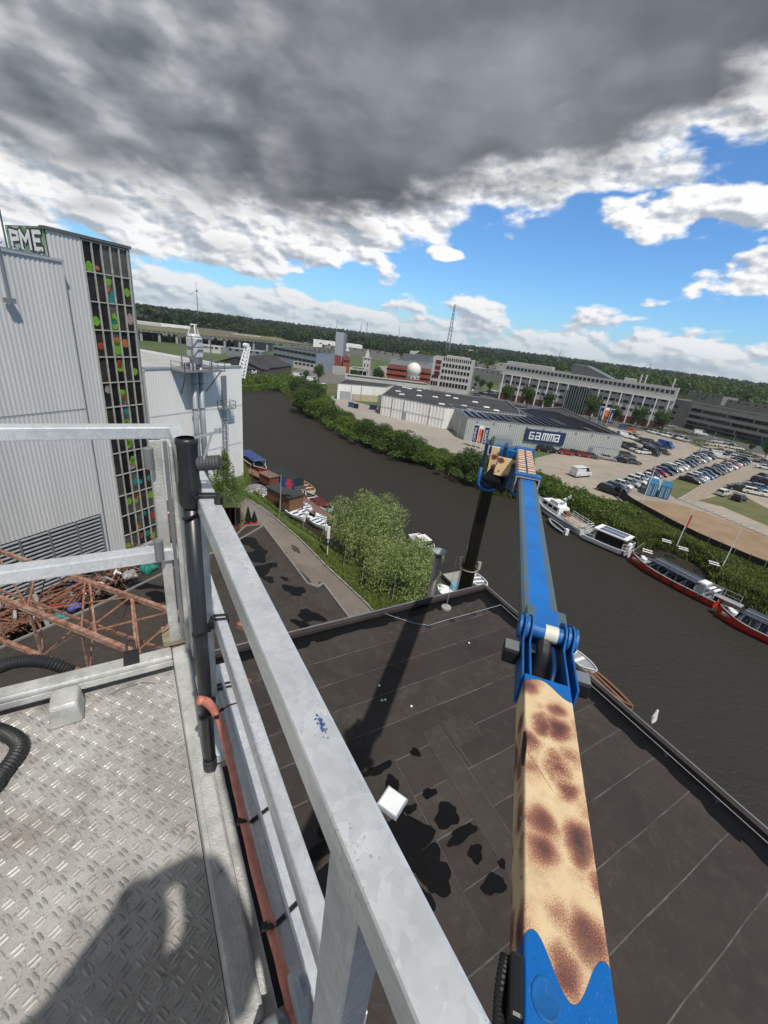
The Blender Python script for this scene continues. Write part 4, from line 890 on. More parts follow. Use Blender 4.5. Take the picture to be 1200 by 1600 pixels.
# ================================================================ CARS
CARC = {'white': (.70, .70, .69), 'silver': (.38, .40, .41), 'black': (.012, .012, .014), 'grey': (.09, .10, .11), 'dark blue': (.02, .035, .09), 'red': (.30, .02, .02), 'blue': (.04, .16, .30), 'cream': (.60, .56, .40), 'orange': (.65, .14, .03), 'bright blue': (.03, .12, .42)}
def carmat(c):
    n = 'car_paint_'+c.replace(' ', '_')
    return MATS.get(n) or mat(n, CARC[c], .22, .15, .05, 1, spec=.7)
STY = {  # length, width, belt profile (x, z) and cabin profile, x forward
    'hatchback': (4.0, 1.74, [(-2.0, .35), (-1.98, .86), (-1.75, .98), (.75, .98), (1.75, .78), (2.0, .60), (2.0, .30)], [(-1.9, .95), (-1.55, 1.46), (.15, 1.49), (1.0, .95)]),
    'saloon': (4.6, 1.80, [(-2.3, .35), (-2.3, .82), (-1.9, .95), (.9, .95), (2.0, .76), (2.3, .58), (2.3, .28)], [(-1.75, .93), (-1.0, 1.42), (.25, 1.44), (1.15, .93)]),
    'estate': (4.7, 1.82, [(-2.35, .35), (-2.33, .9), (-2.2, .98), (.9, .98), (2.05, .78), (2.35, .6), (2.35, .3)], [(-2.25, .95), (-1.95, 1.48), (.3, 1.5), (1.15, .95)]),
    'suv': (4.5, 1.88, [(-2.25, .42), (-2.25, 1.02), (-2.1, 1.12), (.9, 1.12), (2.0, .98), (2.25, .8), (2.25, .4)], [(-2.15, 1.1), (-1.85, 1.68), (.25, 1.7), (1.1, 1.1)]),
    'van': (5.3, 2.0, [(-2.65, .4), (-2.65, 1.3), (-2.6, 1.32), (1.5, 1.32), (2.45, 1.02), (2.65, .8), (2.65, .35)], [(-2.6, 1.3), (-2.55, 2.2), (1.0, 2.25), (1.85, 1.28)])}
M_tyre = mat('tyre', (.015, .015, .015), .8); M_carglass = mat('car_glass', (.010, .013, .016), .08, 0, .3, 1, spec=.7)
def car_meshes(style, c):
    L, W, bp, cp = STY[style]; body = MB(); hw = W/2
    def side(prof, hwf, y0):
        return [(x, hwf(x, z), z) for x, z in prof]
    # body loft across width: rings at y = -hw, -hw*.93 ... 
    rs = []
    for f, ins in ((-1, .10), (-.93, .0), (.93, .0), (1, .10)):
        rs.append([(x*(1-ins*.12), f*hw, z-(ins*.5 if z > .6 else -ins*.3)) for x, z in bp])
    body.rings(rs, k=0)
    cab = MB(); rs = []
    for f, top in ((-1, 0), (1, 0)):
        rs.append([(x, f*hw*(.92 if z < 1.25 or (style == 'van' and z < 1.9) else .72 if style != 'van' else .86), z) for x, z in cp])
    cab.rings(rs, k=1)
    # roof skin in body colour, slightly proud; vans have closed sides
    (x1, z1), (x2, z2) = cp[1], cp[2]; tw = hw*(.72 if style != 'van' else .86)
    body.box((x1+.08, -tw+.02, max(z1, z2)-.03), (x2-.05, tw-.02, max(z1, z2)+.03), k=0)
    for f in (-1, 1):
        for xx, bx in ((x1*.98, cp[0][0]*.97), (x2*.6+x1*.4, (cp[3][0]+cp[0][0])/2), (x2*.98, cp[3][0]*.96)):
            body.beam((bx, f*hw*.925, cp[0][1]), (xx, f*tw*1.02, z1), .07, .05, k=0)
    if style == 'van': body.box((-2.6, -hw*.93, 1.3), (.35, hw*.93, 2.24), k=0, taper=(.98, .92))
    wh = MB(); r = .33 if style != 'suv' else .37
    wh.tube([(0, -.11, 0), (0, .11, 0)], r, 14, k=0); wh.tube([(0, -.115, 0), (0, .115, 0)], r*.6, 10, k=1)
    for f in (-1, 1):
        body.box((L/2-.12, f*hw*.62-.16, .60), (L/2+.0, f*hw*.62+.16, .74), k=2); body.box((-L/2-.01, f*hw*.72-.12, .72), (-L/2+.1, f*hw*.72+.12, .88), k=3)
    return body, cab, wh, L, hw
M_lampw = mat('headlamp', (.6, .62, .64), .2); M_lampr = mat('tail_lamp', (.25, .01, .01), .3)
CACHE = {}
def car(style, c, x, y, ang, label, group, detailed=False, name=None):
    "ang = bearing of the nose"
    key = (style, c, detailed); nm = name or ('parked_van' if style == 'van' else 'parked_car')
    z = 1.53; rz = rad(90-ang)
    if key not in CACHE:
        body, cab, wh, L, hw = car_meshes(style, c)
        if not detailed:
            q = body; off = len(q.v); q.v += cab.v; q.f += [tuple(i+off for i in f) for f in cab.f]; q.mi += [1]*len(cab.f)
            for wx in (-L*.30, L*.32):
                for f in (-1, 1): q.tube([(wx, f*hw*.98-.1*f, .33), (wx, f*hw*1.0, .33)], .33, 10, k=4)
            me = mesh_only(q, nm, [carmat(c), M_carglass, M_lampw, M_lampr, M_tyre]); CACHE[key] = me
        else:
            b = mesh_only(body, 'body', [carmat(c), M_carglass, M_lampw, M_lampr]); g = mesh_only(cab, 'windows', [M_carglass, M_carglass]); w = mesh_only(wh, 'wheel', [M_tyre, M_lgrey]); CACHE[key] = (b, g, w, L, hw)
    cm = CACHE[key]
    if not detailed:
        o = bpy.data.objects.new(nm, cm); COL.objects.link(o); o.location = (x, y, z); o.rotation_euler.z = rz
    else:
        o = bpy.data.objects.new(nm, None); COL.objects.link(o); o.location = (x, y, z); o.rotation_euler.z = rz
        child(cm[0], 'body', o); child(cm[1], 'windows', o)
        for wx in (-cm[3]*.30, cm[3]*.32):
            for f in (-1, 1): child(cm[2], 'wheel', o, (wx, f*cm[4]*.93, .33))
    tag(o, label, 'van' if style == 'van' else 'car', group); return o
cr = random.Random(3)
def carrow(p0, p1, spec, rowname, group, flip=False, detailed=False, over=None):
    A = pg(*p0, 1.53); B = pg(*p1, 1.53); d = (B-A).normalized(); az = math.degrees(math.atan2(d.x, d.y))
    n = len(spec); ang = az+90 if not flip else az-90
    for i, (st, c) in enumerate(spec):
        p = A.lerp(B, i/(n-1)); car(st, c, p.x+cr.uniform(-.12, .12), p.y+cr.uniform(-.12, .12), ang+cr.uniform(-2.5, 2.5)+over if over else ang+cr.uniform(-2.5, 2.5), '%s %s, %s from left in %s' % (c, st, ORDN[i], rowname), group, detailed)
H, S_, E_, U, V = 'hatchback', 'saloon', 'estate', 'suv', 'van'
rowA = [(U, 'black'), (E_, 'black'), (H, 'white'), (S_, 'silver'), (E_, 'white'), (H, 'white'), (S_, 'white'), (H, 'grey'), (H, 'red'), (E_, 'dark blue'), (U, 'black'), (E_, 'white'), (S_, 'white'), (H, 'silver'), (E_, 'dark blue'), (S_, 'dark blue'), (H, 'black'), (E_, 'white'),
        (S_, 'grey'), (H, 'white'), (E_, 'dark blue'), (U, 'silver'), (S_, 'dark blue'), (E_, 'black'), (H, 'grey')]
carrow((951, 770), (1122, 709), rowA, 'the long row behind the containers', 'cars in the long row behind the containers')
rowB = [(S_, 'black'), (E_, 'silver'), (H, 'white'), (S_, 'blue'), (E_, 'dark blue'), (U, 'black'), (S_, 'black'), (H, 'black'), (E_, 'silver'), (H, 'dark blue'), (S_, 'white'), (E_, 'red'), (H, 'white'), (S_, 'grey'), (E_, 'grey'), (U, 'dark blue')]
carrow((1078, 753), (1160, 722), rowB, 'the row right of the grass patch', 'cars in the row right of the grass patch')
rowC = [(H, 'white'), (S_, 'white'), (E_, 'black'), (H, 'silver'), (S_, 'white'), (H, 'silver'), (E_, 'grey'), (U, 'black'), (S_, 'grey'), (E_, 'dark blue'), (H, 'grey'), (S_, 'dark blue')]
carrow((980, 681), (1028, 701), rowC, 'the row that ends at the bright blue van', 'cars in the upper left car park row')
rowD = [(S_, 'grey'), (E_, 'black'), (U, 'black'), (S_, 'black'), (H, 'grey'), (E_, 'silver'), (H, 'black'), (S_, 'white')]
carrow((974, 697), (1004, 709), rowD, 'the short row that ends at the black van', 'cars in the short row near the store corner')
rowF = [(H, 'silver'), (S_, 'white'), (H, 'silver'), (E_, 'white'), (S_, 'white'), (H, 'grey'), (U, 'white'), (S_, 'silver')]
carrow((1017, 676), (1072, 690), rowF, 'the back row by the road hedge', 'cars in the back row by the road')
single = [(V, 'white', 906, 744, 60, 'white small van parked alone on the quay beside the bushes', True), (V, 'bright blue', 1039, 699, 150, 'bright blue panel van at the end of its row', True), (V, 'black', 1016, 710, 150, 'black van at the end of the short row', True),
 (H, 'grey', 1036, 709, 150, 'small grey hatchback standing alone below the bright blue van', True),
 (H, 'black', 848, 705, 100, 'black hatchback, left one of the pair under the GAMMA sign', True), (H, 'black', 861, 706.5, 100, 'black hatchback, right one of the pair under the GAMMA sign', True),
 (H, 'red', 884, 710, 100, 'dark red hatchback, left of the two red ones against the store wall', True), (H, 'black', 898, 711, 100, 'black hatchback between the two red cars at the store wall', True), (H, 'red', 911, 713.5, 100, 'red hatchback, right of the two red ones against the store wall', True), (H, 'grey', 924, 715.5, 100, 'dark grey hatchback beside the right red car', True),
 (S_, 'silver', 947, 718, 105, 'silver saloon parked by the door at the store end', True), (S_, 'black', 970, 722, 105, 'black saloon in front of the store corner', True), (S_, 'grey', 987, 724, 105, 'dark grey saloon with open space on its right by the store corner', True), (E_, 'grey', 979, 714, 105, 'grey estate behind the pair at the store corner', True),
 (H, 'white', 1129, 774, 60, 'white hatchback on the edge of the worn grass', True), (H, 'black', 1154, 782, 60, 'black hatchback alone on the worn grass', True), (S_, 'black', 1152, 766, 115, 'black saloon above the lone black one on the grass', True), (S_, 'grey', 1169, 763, 115, 'grey saloon, top of the lower right group', True),
 (E_, 'white', 1176, 772, 115, 'white estate in the lower right group', True), (E_, 'blue', 1188, 766, 115, 'blue estate in the lower right group', True), (S_, 'white', 1196, 776, 115, 'white saloon at the right picture edge, lower group', True), (U, 'black', 1183, 753, 60, 'black off-roader in the right group, left one', True), (S_, 'black', 1191, 747, 60, 'black saloon in the right group, upper one', True),
 (S_, 'white', 1194, 733, 115, 'white saloon at the right edge beyond the black group', False), (S_, 'grey', 1192, 724, 115, 'grey saloon at the right edge beyond the white one', False), (E_, 'silver', 1172, 719, 115, 'silver estate standing across the end of the rows', False), (S_, 'silver', 1160, 716, 115, 'silver saloon across the end of the rows, left one', False),
 (E_, 'white', 1146, 712, 115, 'white estate above the row ends', False), (E_, 'white', 1150, 718, 115, 'white estate second from the top at the row ends', False), (V, 'white', 1123, 716, 115, 'white panel van among the cars at the end of the long row', True), (S_, 'red', 1125, 707, 115, 'dark red saloon above the white panel van', False),
 (E_, 'white', 1106, 706, 115, 'white estate left of the dark red saloon', False), (S_, 'silver', 1101, 711, 115, 'silver saloon just below the white estate', False), (H, 'white', 1119, 692, 115, 'white hatchback between the hedges, upper one', False), (H, 'cream', 1110, 696, 115, 'cream hatchback between the hedges', False), (H, 'white', 1127, 698, 115, 'white hatchback between the hedges, right one', False),
 (V, 'white', 1093, 680, 105, 'white delivery van driving on the road past the hedges', True), (E_, 'silver', 1046, 667, 105, 'silver estate on the road by the dark concrete block', False), (H, 'orange', 985, 675, 105, 'orange car near the flag banners', True), (H, 'bright blue', 974, 671, 105, 'bright blue car near the flag banners', True),
 (V, 'white', 959, 682, 105, 'white van right beside the store roof edge', False), (V, 'white', 977, 684, 105, 'white van, second from the store roof edge', False), (S_, 'silver', 1137, 694, 105, 'silver saloon near the small dark trees', False), (S_, 'white', 1150, 702, 105, 'white saloon near the small dark trees', False),
 (U, 'black', 1198, 757, 60, 'black off-roader cut by the right picture edge', True), (S_, 'dark blue', 1095, 713, 115, 'dark blue saloon left of the panel van', False), (H, 'black', 1138, 712, 115, 'black hatchback right of the dark red saloon', False)]
for st, c, x, y, a, lab, det in single:
    p = pg(x, y, 1.53); car(st, c, p.x, p.y, a, lab, None, det)
# far parked cars by the office block road, one small mesh each
k = 0
for (x0_, y0_, x1_, y1_, n) in [(737, 612, 752, 588, 6), (745, 618, 772, 612, 5), (760, 600, 768, 582, 4)]:
    for i in range(n):
        p = pg(x0_+(x1_-x0_)*i/(n-1), y0_+(y1_-y0_)*i/(n-1), 1.53); car([H, S_, E_][k % 3], ['white', 'grey', 'black', 'silver', 'dark blue'][k % 5], p.x, p.y, 20+50*(n == 5), '%s %s, %s %s on the road by the office block' % (['white', 'grey', 'black', 'silver', 'dark blue'][k % 5], [H, S_, E_][k % 3], ORDN[i], ['of the kerb line', 'of the crossing line', 'of the far line'][[6, 5, 4].index(n)]), 'cars on the road by the office block'); k += 1
for i in range(6):
    p = pg(467+i*7, 590+i*2.2, 1.53); car([V, S_, H][i % 3], ['white', 'silver', 'grey', 'white', 'black', 'white'][i], p.x, p.y, 80, '%s %s, %s from the left in the yard beside the dark sheds' % (['white', 'silver', 'grey', 'white', 'black', 'white'][i], [V, S_, H][i % 3], ORDN[i]), 'vehicles in the yard by the dark sheds')
# ================================================================ CONTAINERS, POLES, FENCE, BENCHES
def container(pa, pb, L, lab):
    A = pg(*pa, 1.52); B = pg(*pb, 1.52); d = (B-A); W = d.length; d.normalize(); n = Vector((d.y, -d.x, 0)); inw = -n if n.dot(A) < 0 else n
    M = fr(A, d, inw); Hh = 2.6; t = thing('shipping_container', lab, 'container', tuple(A))
    m = MB(); m.box((.04, .04, .05), (W-.04, L-.04, Hh-.05), M); m.build('box', M_cblue, t)
    m = MB()
    for i in range(int(L/.28)):
        for x in (0, W-.04): m.box((x, .1+i*.28, .12), (x+.04, .1+i*.28+.14, Hh-.12), M)
        m.box((.1, .1+i*.28, Hh-.05), (W-.1, .1+i*.28+.14, Hh-.02), M)
    m.build('corrugation', M_cblue, t)
    m = MB()
    for x in (0, W-.14):
        for y in (0, L-.14): m.box((x, y, 0), (x+.14, y+.14, Hh), M)
    for z in (0, Hh-.12):
        m.box((.14, 0, z), (W-.14, .1, z+.12), M); m.box((0, .14, z), (.1, L-.14, z+.12), M); m.box((W-.1, .14, z), (W, L-.14, z+.12), M)
    m.build('corner_frame', mat('container_blue_dark', (.03, .14, .28), .5), t)
    for x in (W*.06, W*.53):
        m = MB(); m.box((x, -.03, .15), (x+W*.42, .02, Hh-.15), M); dr_ = m.build('door', M_cblue, t)
        for q in (.12, .28):
            m = MB(); m.tube([M @ Vector((x+W*q, -.06, .2)), M @ Vector((x+W*q, -.06, Hh-.2))], .03, 6); m.build('lock_rod', M_white, dr_)
    return t
container((1007, 773), (1023, 777), 6.0, 'blue shipping container, left of the two, white marks on its doors')
container((1026, 777), (1043, 781.5), 6.0, 'blue shipping container, right of the two beside the sand')
def pole(pb, pt, lab, r=.07, name='flagpole', cat='pole', m_=None, zb=1.5):
    A = pg(*pb, zb); z = hz_at(A, *pt); m = MB(); m.tube([A, (A.x, A.y, z)], [r, r*.6], 8); o = m.build(name, m_ or M_white); return tag(o, lab, cat), A, z
pole((1003, 785), (1034, 706), 'white pole standing before the left blue container')
pole((1057, 853), (1078, 793), 'white pole on the bank with a red-white cloth, left of two'); A = pg(1057, 853, 1.5)
m = MB(); m.face([(A.x+.05, A.y, 6.8), (A.x+.5, A.y+.1, 6.6), (A.x+.45, A.y+.1, 4.6), (A.x+.05, A.y, 4.4)]); tag(m.build('pennant', M_red), 'narrow red cloth hanging on the left white bank pole', 'flag')
pole((1127, 888), (1157, 826), 'white pole on the grassy bank, right of two')
for i, (b, t, lab) in enumerate([((1074, 746), (1097, 690), 'grey lamp post left of centre among the long row'), ((1090, 742), (1108, 672), 'grey lamp post right beside it among the long row'), ((1128, 728), (1146, 680), 'grey lamp post at the end of the rows'), ((1013, 700), (1024, 668), 'grey lamp post in the upper left row'), ((935, 720), (951, 700), 'short grey lamp post by the store end')]):
    o, A, z = pole(b, t, lab, .06, 'lamp_post', 'lamp post', M_lgrey)
    A2 = ORI[o.name]; 
# banner flags
def banners(pxs, lab, zt, w=1.0, scale=1):
    for i, (px, py, c) in enumerate(pxs):
        A = pg(px, py, 1.5); t = thing('banner_flag', lab % ['left', 'middle', 'right'][i], 'flag', tuple(A)); m = MB(); m.tube([A, (A.x, A.y, zt)], .06, 8); m.build('pole', M_white, t)
        m = MB(); m.box((A.x+.06, A.y-.02, 2.9), (A.x+.06+w, A.y+.02, zt-.15)); m.build('cloth', [M_navy, M_orangep, M_navy][i], t)
        m = MB(); m.box((A.x+.06, A.y-.03, zt-1.1 if i == 1 else zt-.35), (A.x+.06+w, A.y+.03, zt-.16)); m.build('white_panel', M_white, t)
        cv_ = bpy.data.curves.new('t', 'FONT'); cv_.body = 'GAMMA' if i != 1 else ''; cv_.size = .95
        if cv_.body:
            to = bpy.data.objects.new('t', cv_); COL.objects.link(to); dg = bpy.context.evaluated_depsgraph_get(); me = bpy.data.meshes.new_from_object(to.evaluated_get(dg)); bpy.data.objects.remove(to); me.materials.clear(); me.materials.append(M_white)
            child(me, 'lettering', t, M=Matrix.Translation((.06+w*.75, -.05, 3.2-1.5)) @ Matrix.Rotation(rad(90), 4, 'X') @ Matrix.Rotation(rad(90), 4, 'Z'))
        else:
            m = MB(); m.tube([(A.x+.55, A.y-.04, 5.2), (A.x+.55, A.y-.05, 5.21)], .01, 8)
            m = MB(); m.box((A.x+.25, A.y-.04, 3.2), (A.x+.9, A.y-.03, 4.6)); m.build('print', mat('pale_orange', (.75, .35, .2), .5), t)
banners([(735, 698, 0), (743, 700, 1), (751, 702, 2)], 'store banner on a white pole, %s one of three before the GAMMA store', 7.6, 1.15)
banners([(931, 661, 0), (939, 663, 1), (947, 665, 2)], 'store banner on a pole, %s one of three beyond the store roof', 8.6, 1.6)
o, A, z = pole((713, 690), (718, 653), 'grey street lamp at the left corner of the GAMMA store', .07, 'street_lamp', 'street lamp', M_lgrey)
# dark mesh fence of panels along the bank
FP = [pg(*p, 1.5) for p in [(958, 772), (985, 793), (1018, 812), (1050, 830), (1085, 848), (1120, 864), (1165, 884), (1215, 905), (1300, 940)]]
fn = thing('site_fence', 'dark sheeted fence running along the bank above the boats', 'fence', tuple(FP[0]))
for i in range(len(FP)-1):
    a, b = FP[i], FP[i+1]; L = (b-a).length; n = max(2, int(L/2.4))
    for q in range(n):
        p0 = a.lerp(b, q/n); p1 = a.lerp(b, (q+.97)/n); m = MB(); m.beam(p0+Vector((0, 0, .95)), p1+Vector((0, 0, .95)), .06, 1.6); m.build('panel', mat('fence_sheet', (.022, .018, .015), .9, 0, .5, 3), fn)
        m = MB(); m.tube([p0, p0+Vector((0, 0, 1.95))], .05, 6); m.build('post', M_lgrey if q % 2 else M_wood, fn)
# white plank pairs on the bank
for i, (x, y) in enumerate([(1011, 863), (1041, 847), (1067, 859), (1115, 882), (1147, 898)]):
    A = pg(x, y, 1.9); d = bearing(118); t = thing('plank_bench', 'pair of white planks on posts, %s from the left on the grassy bank' % ORDN[i], 'bench', (A.x, A.y, 1.4), 'white plank pairs on the bank'); s = Vector((d.y, -d.x, 0))
    for k_ in (-.42, .42):
        m = MB(); m.beam(A+s*k_-d*.62+Vector((0, 0, .2)), A+s*k_+d*.62+Vector((0, 0, .2)), .26, .06); m.build('plank', M_white, t)
    for a_x in (-.5, .5):
        m = MB(); m.beam(A+d*a_x+Vector((0, 0, -.5)), A+d*a_x+Vector((0, 0, .15)), .1); m.beam(A+d*a_x-s*.5+Vector((0, 0, .13)), A+d*a_x+s*.5+Vector((0, 0, .13)), .08); m.build('support', M_wood, t)
# yard clutter by the halls
for i, (x, y, w, h, c, lab) in enumerate([(583, 640, 2.4, 1.6, M_navy, 'dark blue skip beside the white hall'), (548, 636, 1.6, 1.6, M_tarp, 'blue waste bin by the roller door'), (556, 638, 1.6, 1.5, M_black, 'black waste bin by the roller door'), (650, 656, 5.0, .8, mat('green_net', (.05, .22, .05), .8), 'green netting heap in the store yard'), (664, 655, 4.5, 1.3, M_wood, 'stack of brown timber in the store yard')]):
    p = pg(x, y, 1.5); m = MB(); m.box((p.x-w/2, p.y-w*.3, 1.5), (p.x+w/2, p.y+w*.3, 1.5+h), taper=(1.06, 1.06)); m.box((p.x-w*.53, p.y-w*.33, 1.5+h*.9), (p.x+w*.53, p.y+w*.33, 1.5+h+.02)); tag(m.build('yard_container', c), lab, 'container')
for i in range(11):
    p = pg(682+(i % 4)*4.2, 664-(i//4)*3.6, 1.5); m = MB(); zb = 1.5+(1.15 if i >= 8 else 0); m.tube([(p.x, p.y, 1.5), (p.x, p.y, 1.6), (p.x, p.y, 2.6), (p.x, p.y, 2.8)], [.45, .62, .62, .4], 8); tag(m.build('bulk_bag', M_white), 'white bulk bag, %s of the cluster by the store side wall' % ORDN[i], 'bag', 'white bulk bags by the store')
for i in range(8):
    p = pg(606+i*4.2, 645+i*1.1, 1.5); m = MB(); m.box((p.x-.5, p.y-.5, 1.5), (p.x+.5, p.y+.5, 2.6), taper=(.9, .9)); m.box((p.x-.3, p.y-.3, 2.6), (p.x+.3, p.y+.3, 2.75)); tag(m.build('bulk_bag', M_white), 'white sack, %s from the left along the long white hall' % ORDN[i], 'bag', 'white sacks along the hall')
# ================================================================ BOATS
def hull(L, W, Hh, bow=.9, stern=.75, nose=.35, rim=.08, deck=.25, sheer=.35, n=15):
    "returns MB in local coords, bow towards +x; slots 0 hull 1 rim 2 inside"
    mb = MB(); R = []; I = []; T = []
    for i in range(n):
        t = i/(n-1); x = -L/2+L*t
        w = W/2*(stern+(1-stern)*min(1, t/.35)) if t < .35 else W/2*(1-max(0, (t-1+nose*1.4)/(nose*1.4))**2.0*bow)
        zs = Hh*(1+sheer*max(0, (t-.45)/.55)**2)
        R.append([(x, -w, zs), (x, -w*.93, Hh*.35), (x, -w*.6, -.25), (x, 0, -.4), (x, w*.6, -.25), (x, w*.93, Hh*.35), (x, w, zs)])
        I.append((x, w, zs))
    mb.rings(R, k=0, close=False, capA=True, capB=True)
    for i in range(n-1):
        (x0, w0, z0), (x1, w1, z1) = I[i], I[i+1]; a0 = max(w0-rim, .01); a1 = max(w1-rim, .01); dz = deck
        for s in (-1, 1):
            mb.face([(x0, s*w0, z0), (x1, s*w1, z1), (x1, s*a1, z1+.02), (x0, s*a0, z0+.02)], 1); mb.face([(x0, s*a0, z0+.02), (x1, s*a1, z1+.02), (x1, s*a1, z1-dz), (x0, s*a0, z0-dz)], 2)
            mb.face([(x0, s*w0*1.0, z0-.07), (x1, s*w1*1.0, z1-.07), (x1, s*(w1+.05), z1), (x0, s*(w0+.05), z0)], 1)
        mb.face([(x0, -a0, z0-dz), (x1, -a1, z1-dz), (x1, a1, z1-dz), (x0, a0, z0-dz)], 2)
    return mb
def boat(name, label, px_stern, px_bow, W, Hh, mats, z=0, group=None, **kw):
    A = pg(*px_stern, z+Hh*.7); B = pg(*px_bow, z+Hh*.7); d = B-A; d.z = 0; L = d.length; c = (A+B)/2; rz = math.atan2(d.y, d.x)
    t = bpy.data.objects.new(name, None); COL.objects.link(t); t.location = (c.x, c.y, z); t.rotation_euler.z = rz; tag(t, label, 'boat', group)
    child(mesh_only(hull(L, W, Hh, **kw), 'hull', mats), 'hull', t); return t, L
def lp(t, name, mb, m_, smooth=False): return child(mesh_only(mb, name, m_, smooth), name, t)
M_redh = mat('red_hull', (.50, .028, .012), .4, 0, .15, 1.5); M_whull = mat('white_hull', (.74, .75, .75), .3, 0, .08, 2); M_gdeck = mat('grey_deck', (.25, .265, .275), .6, 0, .2, 2)
M_bsolar = mat('boat_solar_glass', (.018, .022, .040), .22, 0, .3, 2, spec=.5); M_bin = mat('dark_boat_interior', (.05, .05, .055), .7, 0, .4, 2)
def tour_boat(label, s, b, solar_split=False):
    t, L = boat('tour_boat', label, s, b, 3.1, 1.0, [M_redh, M_gdeck, M_bin], deck=.55, rim=.22, bow=.97, nose=.3, sheer=.45)
    m = MB(); m.box((L*.28, -1.0, .75), (L*.43, 1.0, 1.02)); lp(t, 'fore_deck', m, M_gdeck)
    m = MB(); m.box((-L*.44, -1.2, .6), (-L*.36, 1.2, .98)); lp(t, 'aft_deck', m, M_gdeck)
    for i in range(8):
        m = MB(); x = L*.20-i*L*.06; m.box((x, -1.1, .5), (x+.5, 1.1, .9)); m.box((x, -1.1, .9), (x+.12, 1.1, 1.3)); lp(t, 'bench', m, M_dclad if i % 3 else M_lgrey)
    for s_ in (-1, 1):
        m = MB(); m.box((-L*.30, s_*.45-.62+.15*s_, 1.98), (L*.22, s_*.45+.62+.15*s_, 2.05)); lp(t, 'roof_panel', m, [M_bsolar])
    m = MB(); m.box((-L*.30, -.06, 2.0), (L*.22, .06, 2.12)); lp(t, 'roof_rib', m, M_lgrey)
    m = MB()
    for i in range(6):
        for s_ in (-1, 1): m.tube([(-L*.29+i*L*.1, s_*1.2, .9), (-L*.29+i*L*.1, s_*1.1, 2.0)], .04, 6)
    lp(t, 'roof_posts', m, M_lgrey)
    m = MB(); m.box((-L*.37, -.95, .8), (-L*.27, .95, 2.2), taper=(.9, .9)); lp(t, 'wheelhouse', m, M_lgrey)
    m = MB(); m.box((-L*.355, -.7, 2.2), (-L*.29, .7, 2.3)); lp(t, 'wheelhouse_roof', m, M_white)
    for k_ in (0, .55):
        m = MB(); m.box((-L*.41-k_, -.75, 1.95), (-L*.41-k_+.32, .75, 2.02)); lp(t, 'white_plank', m, M_white)
    m = MB(); rails(m, [Vector((-L*.36, -1.2, .95)), Vector((-L*.46, -1.1, .95)), Vector((-L*.46, 1.1, .95)), Vector((-L*.36, 1.2, .95))], .025); lp(t, 'stern_rail', m, M_lgrey)
    m = MB(); m.tube([(L*.32, .4, 1.0), (L*.32, .4, 1.5), (L*.32, .4, 1.62)], [.35, .4, .2], 10); m.tube([(L*.37, -.3, 1.0), (L*.37, -.3, 1.4)], [.3, .28], 10); lp(t, 'deck_locker', m, M_white)
    return t
tour_boat('red-hulled open tour boat with solar roof, the left and whole one of two', (1123, 941), (985, 868))
tour_boat('red-hulled open tour boat cut by the right picture edge', (1262, 1018), (1121, 952))
t, L = boat('houseboat', 'white boxy cabin boat with a dark glazed side and solar roof', (915, 834), (986, 864), 3.0, .9, [M_whull, M_white, M_gdeck], deck=.12, rim=.1, bow=.35, nose=.2, sheer=.1, stern=.95)
m = MB(); m.box((-L*.22, -1.15, .8), (L*.34, 1.15, 2.5)); lp(t, 'cabin_glass', m, M_glassd)
m = MB(); m.box((-L*.30, -1.45, 2.5), (L*.40, 1.45, 2.68)); lp(t, 'cabin_roof', m, M_white)
for s_ in (-.62, .62):
    for i in range(5): m = MB(); x = -L*.2+i*L*.105; m.box((x, s_-.5, 2.68), (x+L*.1, s_+.5, 2.72)); lp(t, 'solar_panel', m, M_solar)
m = MB(); rails(m, [Vector((L*.36, -1.35, .9)), Vector((L*.47, -1.1, .9)), Vector((L*.47, 1.1, .9)), Vector((L*.36, 1.35, .9))], .03); lp(t, 'railing', m, M_white)
m = MB(); rails(m, [Vector((-L*.25, -1.35, .9)), Vector((-L*.46, -1.3, .9)), Vector((-L*.46, 1.3, .9)), Vector((-L*.25, 1.35, .9))], .03); lp(t, 'railing', m, M_white)
m = MB(); m.box((L*.40, -.5, .9), (L*.46, .5, 1.9)); lp(t, 'locker', m, M_white)
m = MB(); m.box((-L/2, -1.55, .12), (L/2*.96, 1.55, .22)); lp(t, 'rubbing_strake', m, M_black)
# motor yacht partly behind the boom
t, L = boat('motor_yacht', 'white motor yacht with a dark stripe and leaning mast by the bushes', (917, 831), (836, 779), 3.6, 1.25, [M_whull, M_white, M_gdeck], deck=.12, rim=.12, bow=.95, nose=.35, sheer=.35)
m = MB(); m.box((-L*.08, -1.2, 1.1), (L*.28, 1.2, 2.35), taper=(.93, .86)); lp(t, 'cabin', m, M_white)
for s_ in (-1, 1):
    for i in range(3):
        m = MB(); x = -L*.04+i*L*.10; m.box((x, s_*1.12-.04, 1.6), (x+L*.075, s_*1.12+.04, 2.1)); lp(t, 'cabin_window', m, M_glassd)
    m = MB(); m.box((-L*.46, s_*1.74-.03, .78), (L*.25, s_*1.74+.03, .96)); lp(t, 'stripe', m, M_navy)
m = MB(); m.box((-L*.02, -.95, 2.35), (L*.14, .95, 2.95), taper=(.85, .9)); lp(t, 'fly_bridge', m, M_whull)
m = MB(); m.beam((L*.0, 0, 2.4), (-L*.1, 0, 4.9), .16); m.beam((-L*.07, -.6, 4.2), (-L*.07, .6, 4.2), .08); m.beam((-L*.09, -.35, 4.6), (-L*.09, .35, 4.6), .08); m.tube([(-L*.04, .1, 3.7), (-L*.04, .1, 3.9)], .28, 10); lp(t, 'mast', m, M_white)
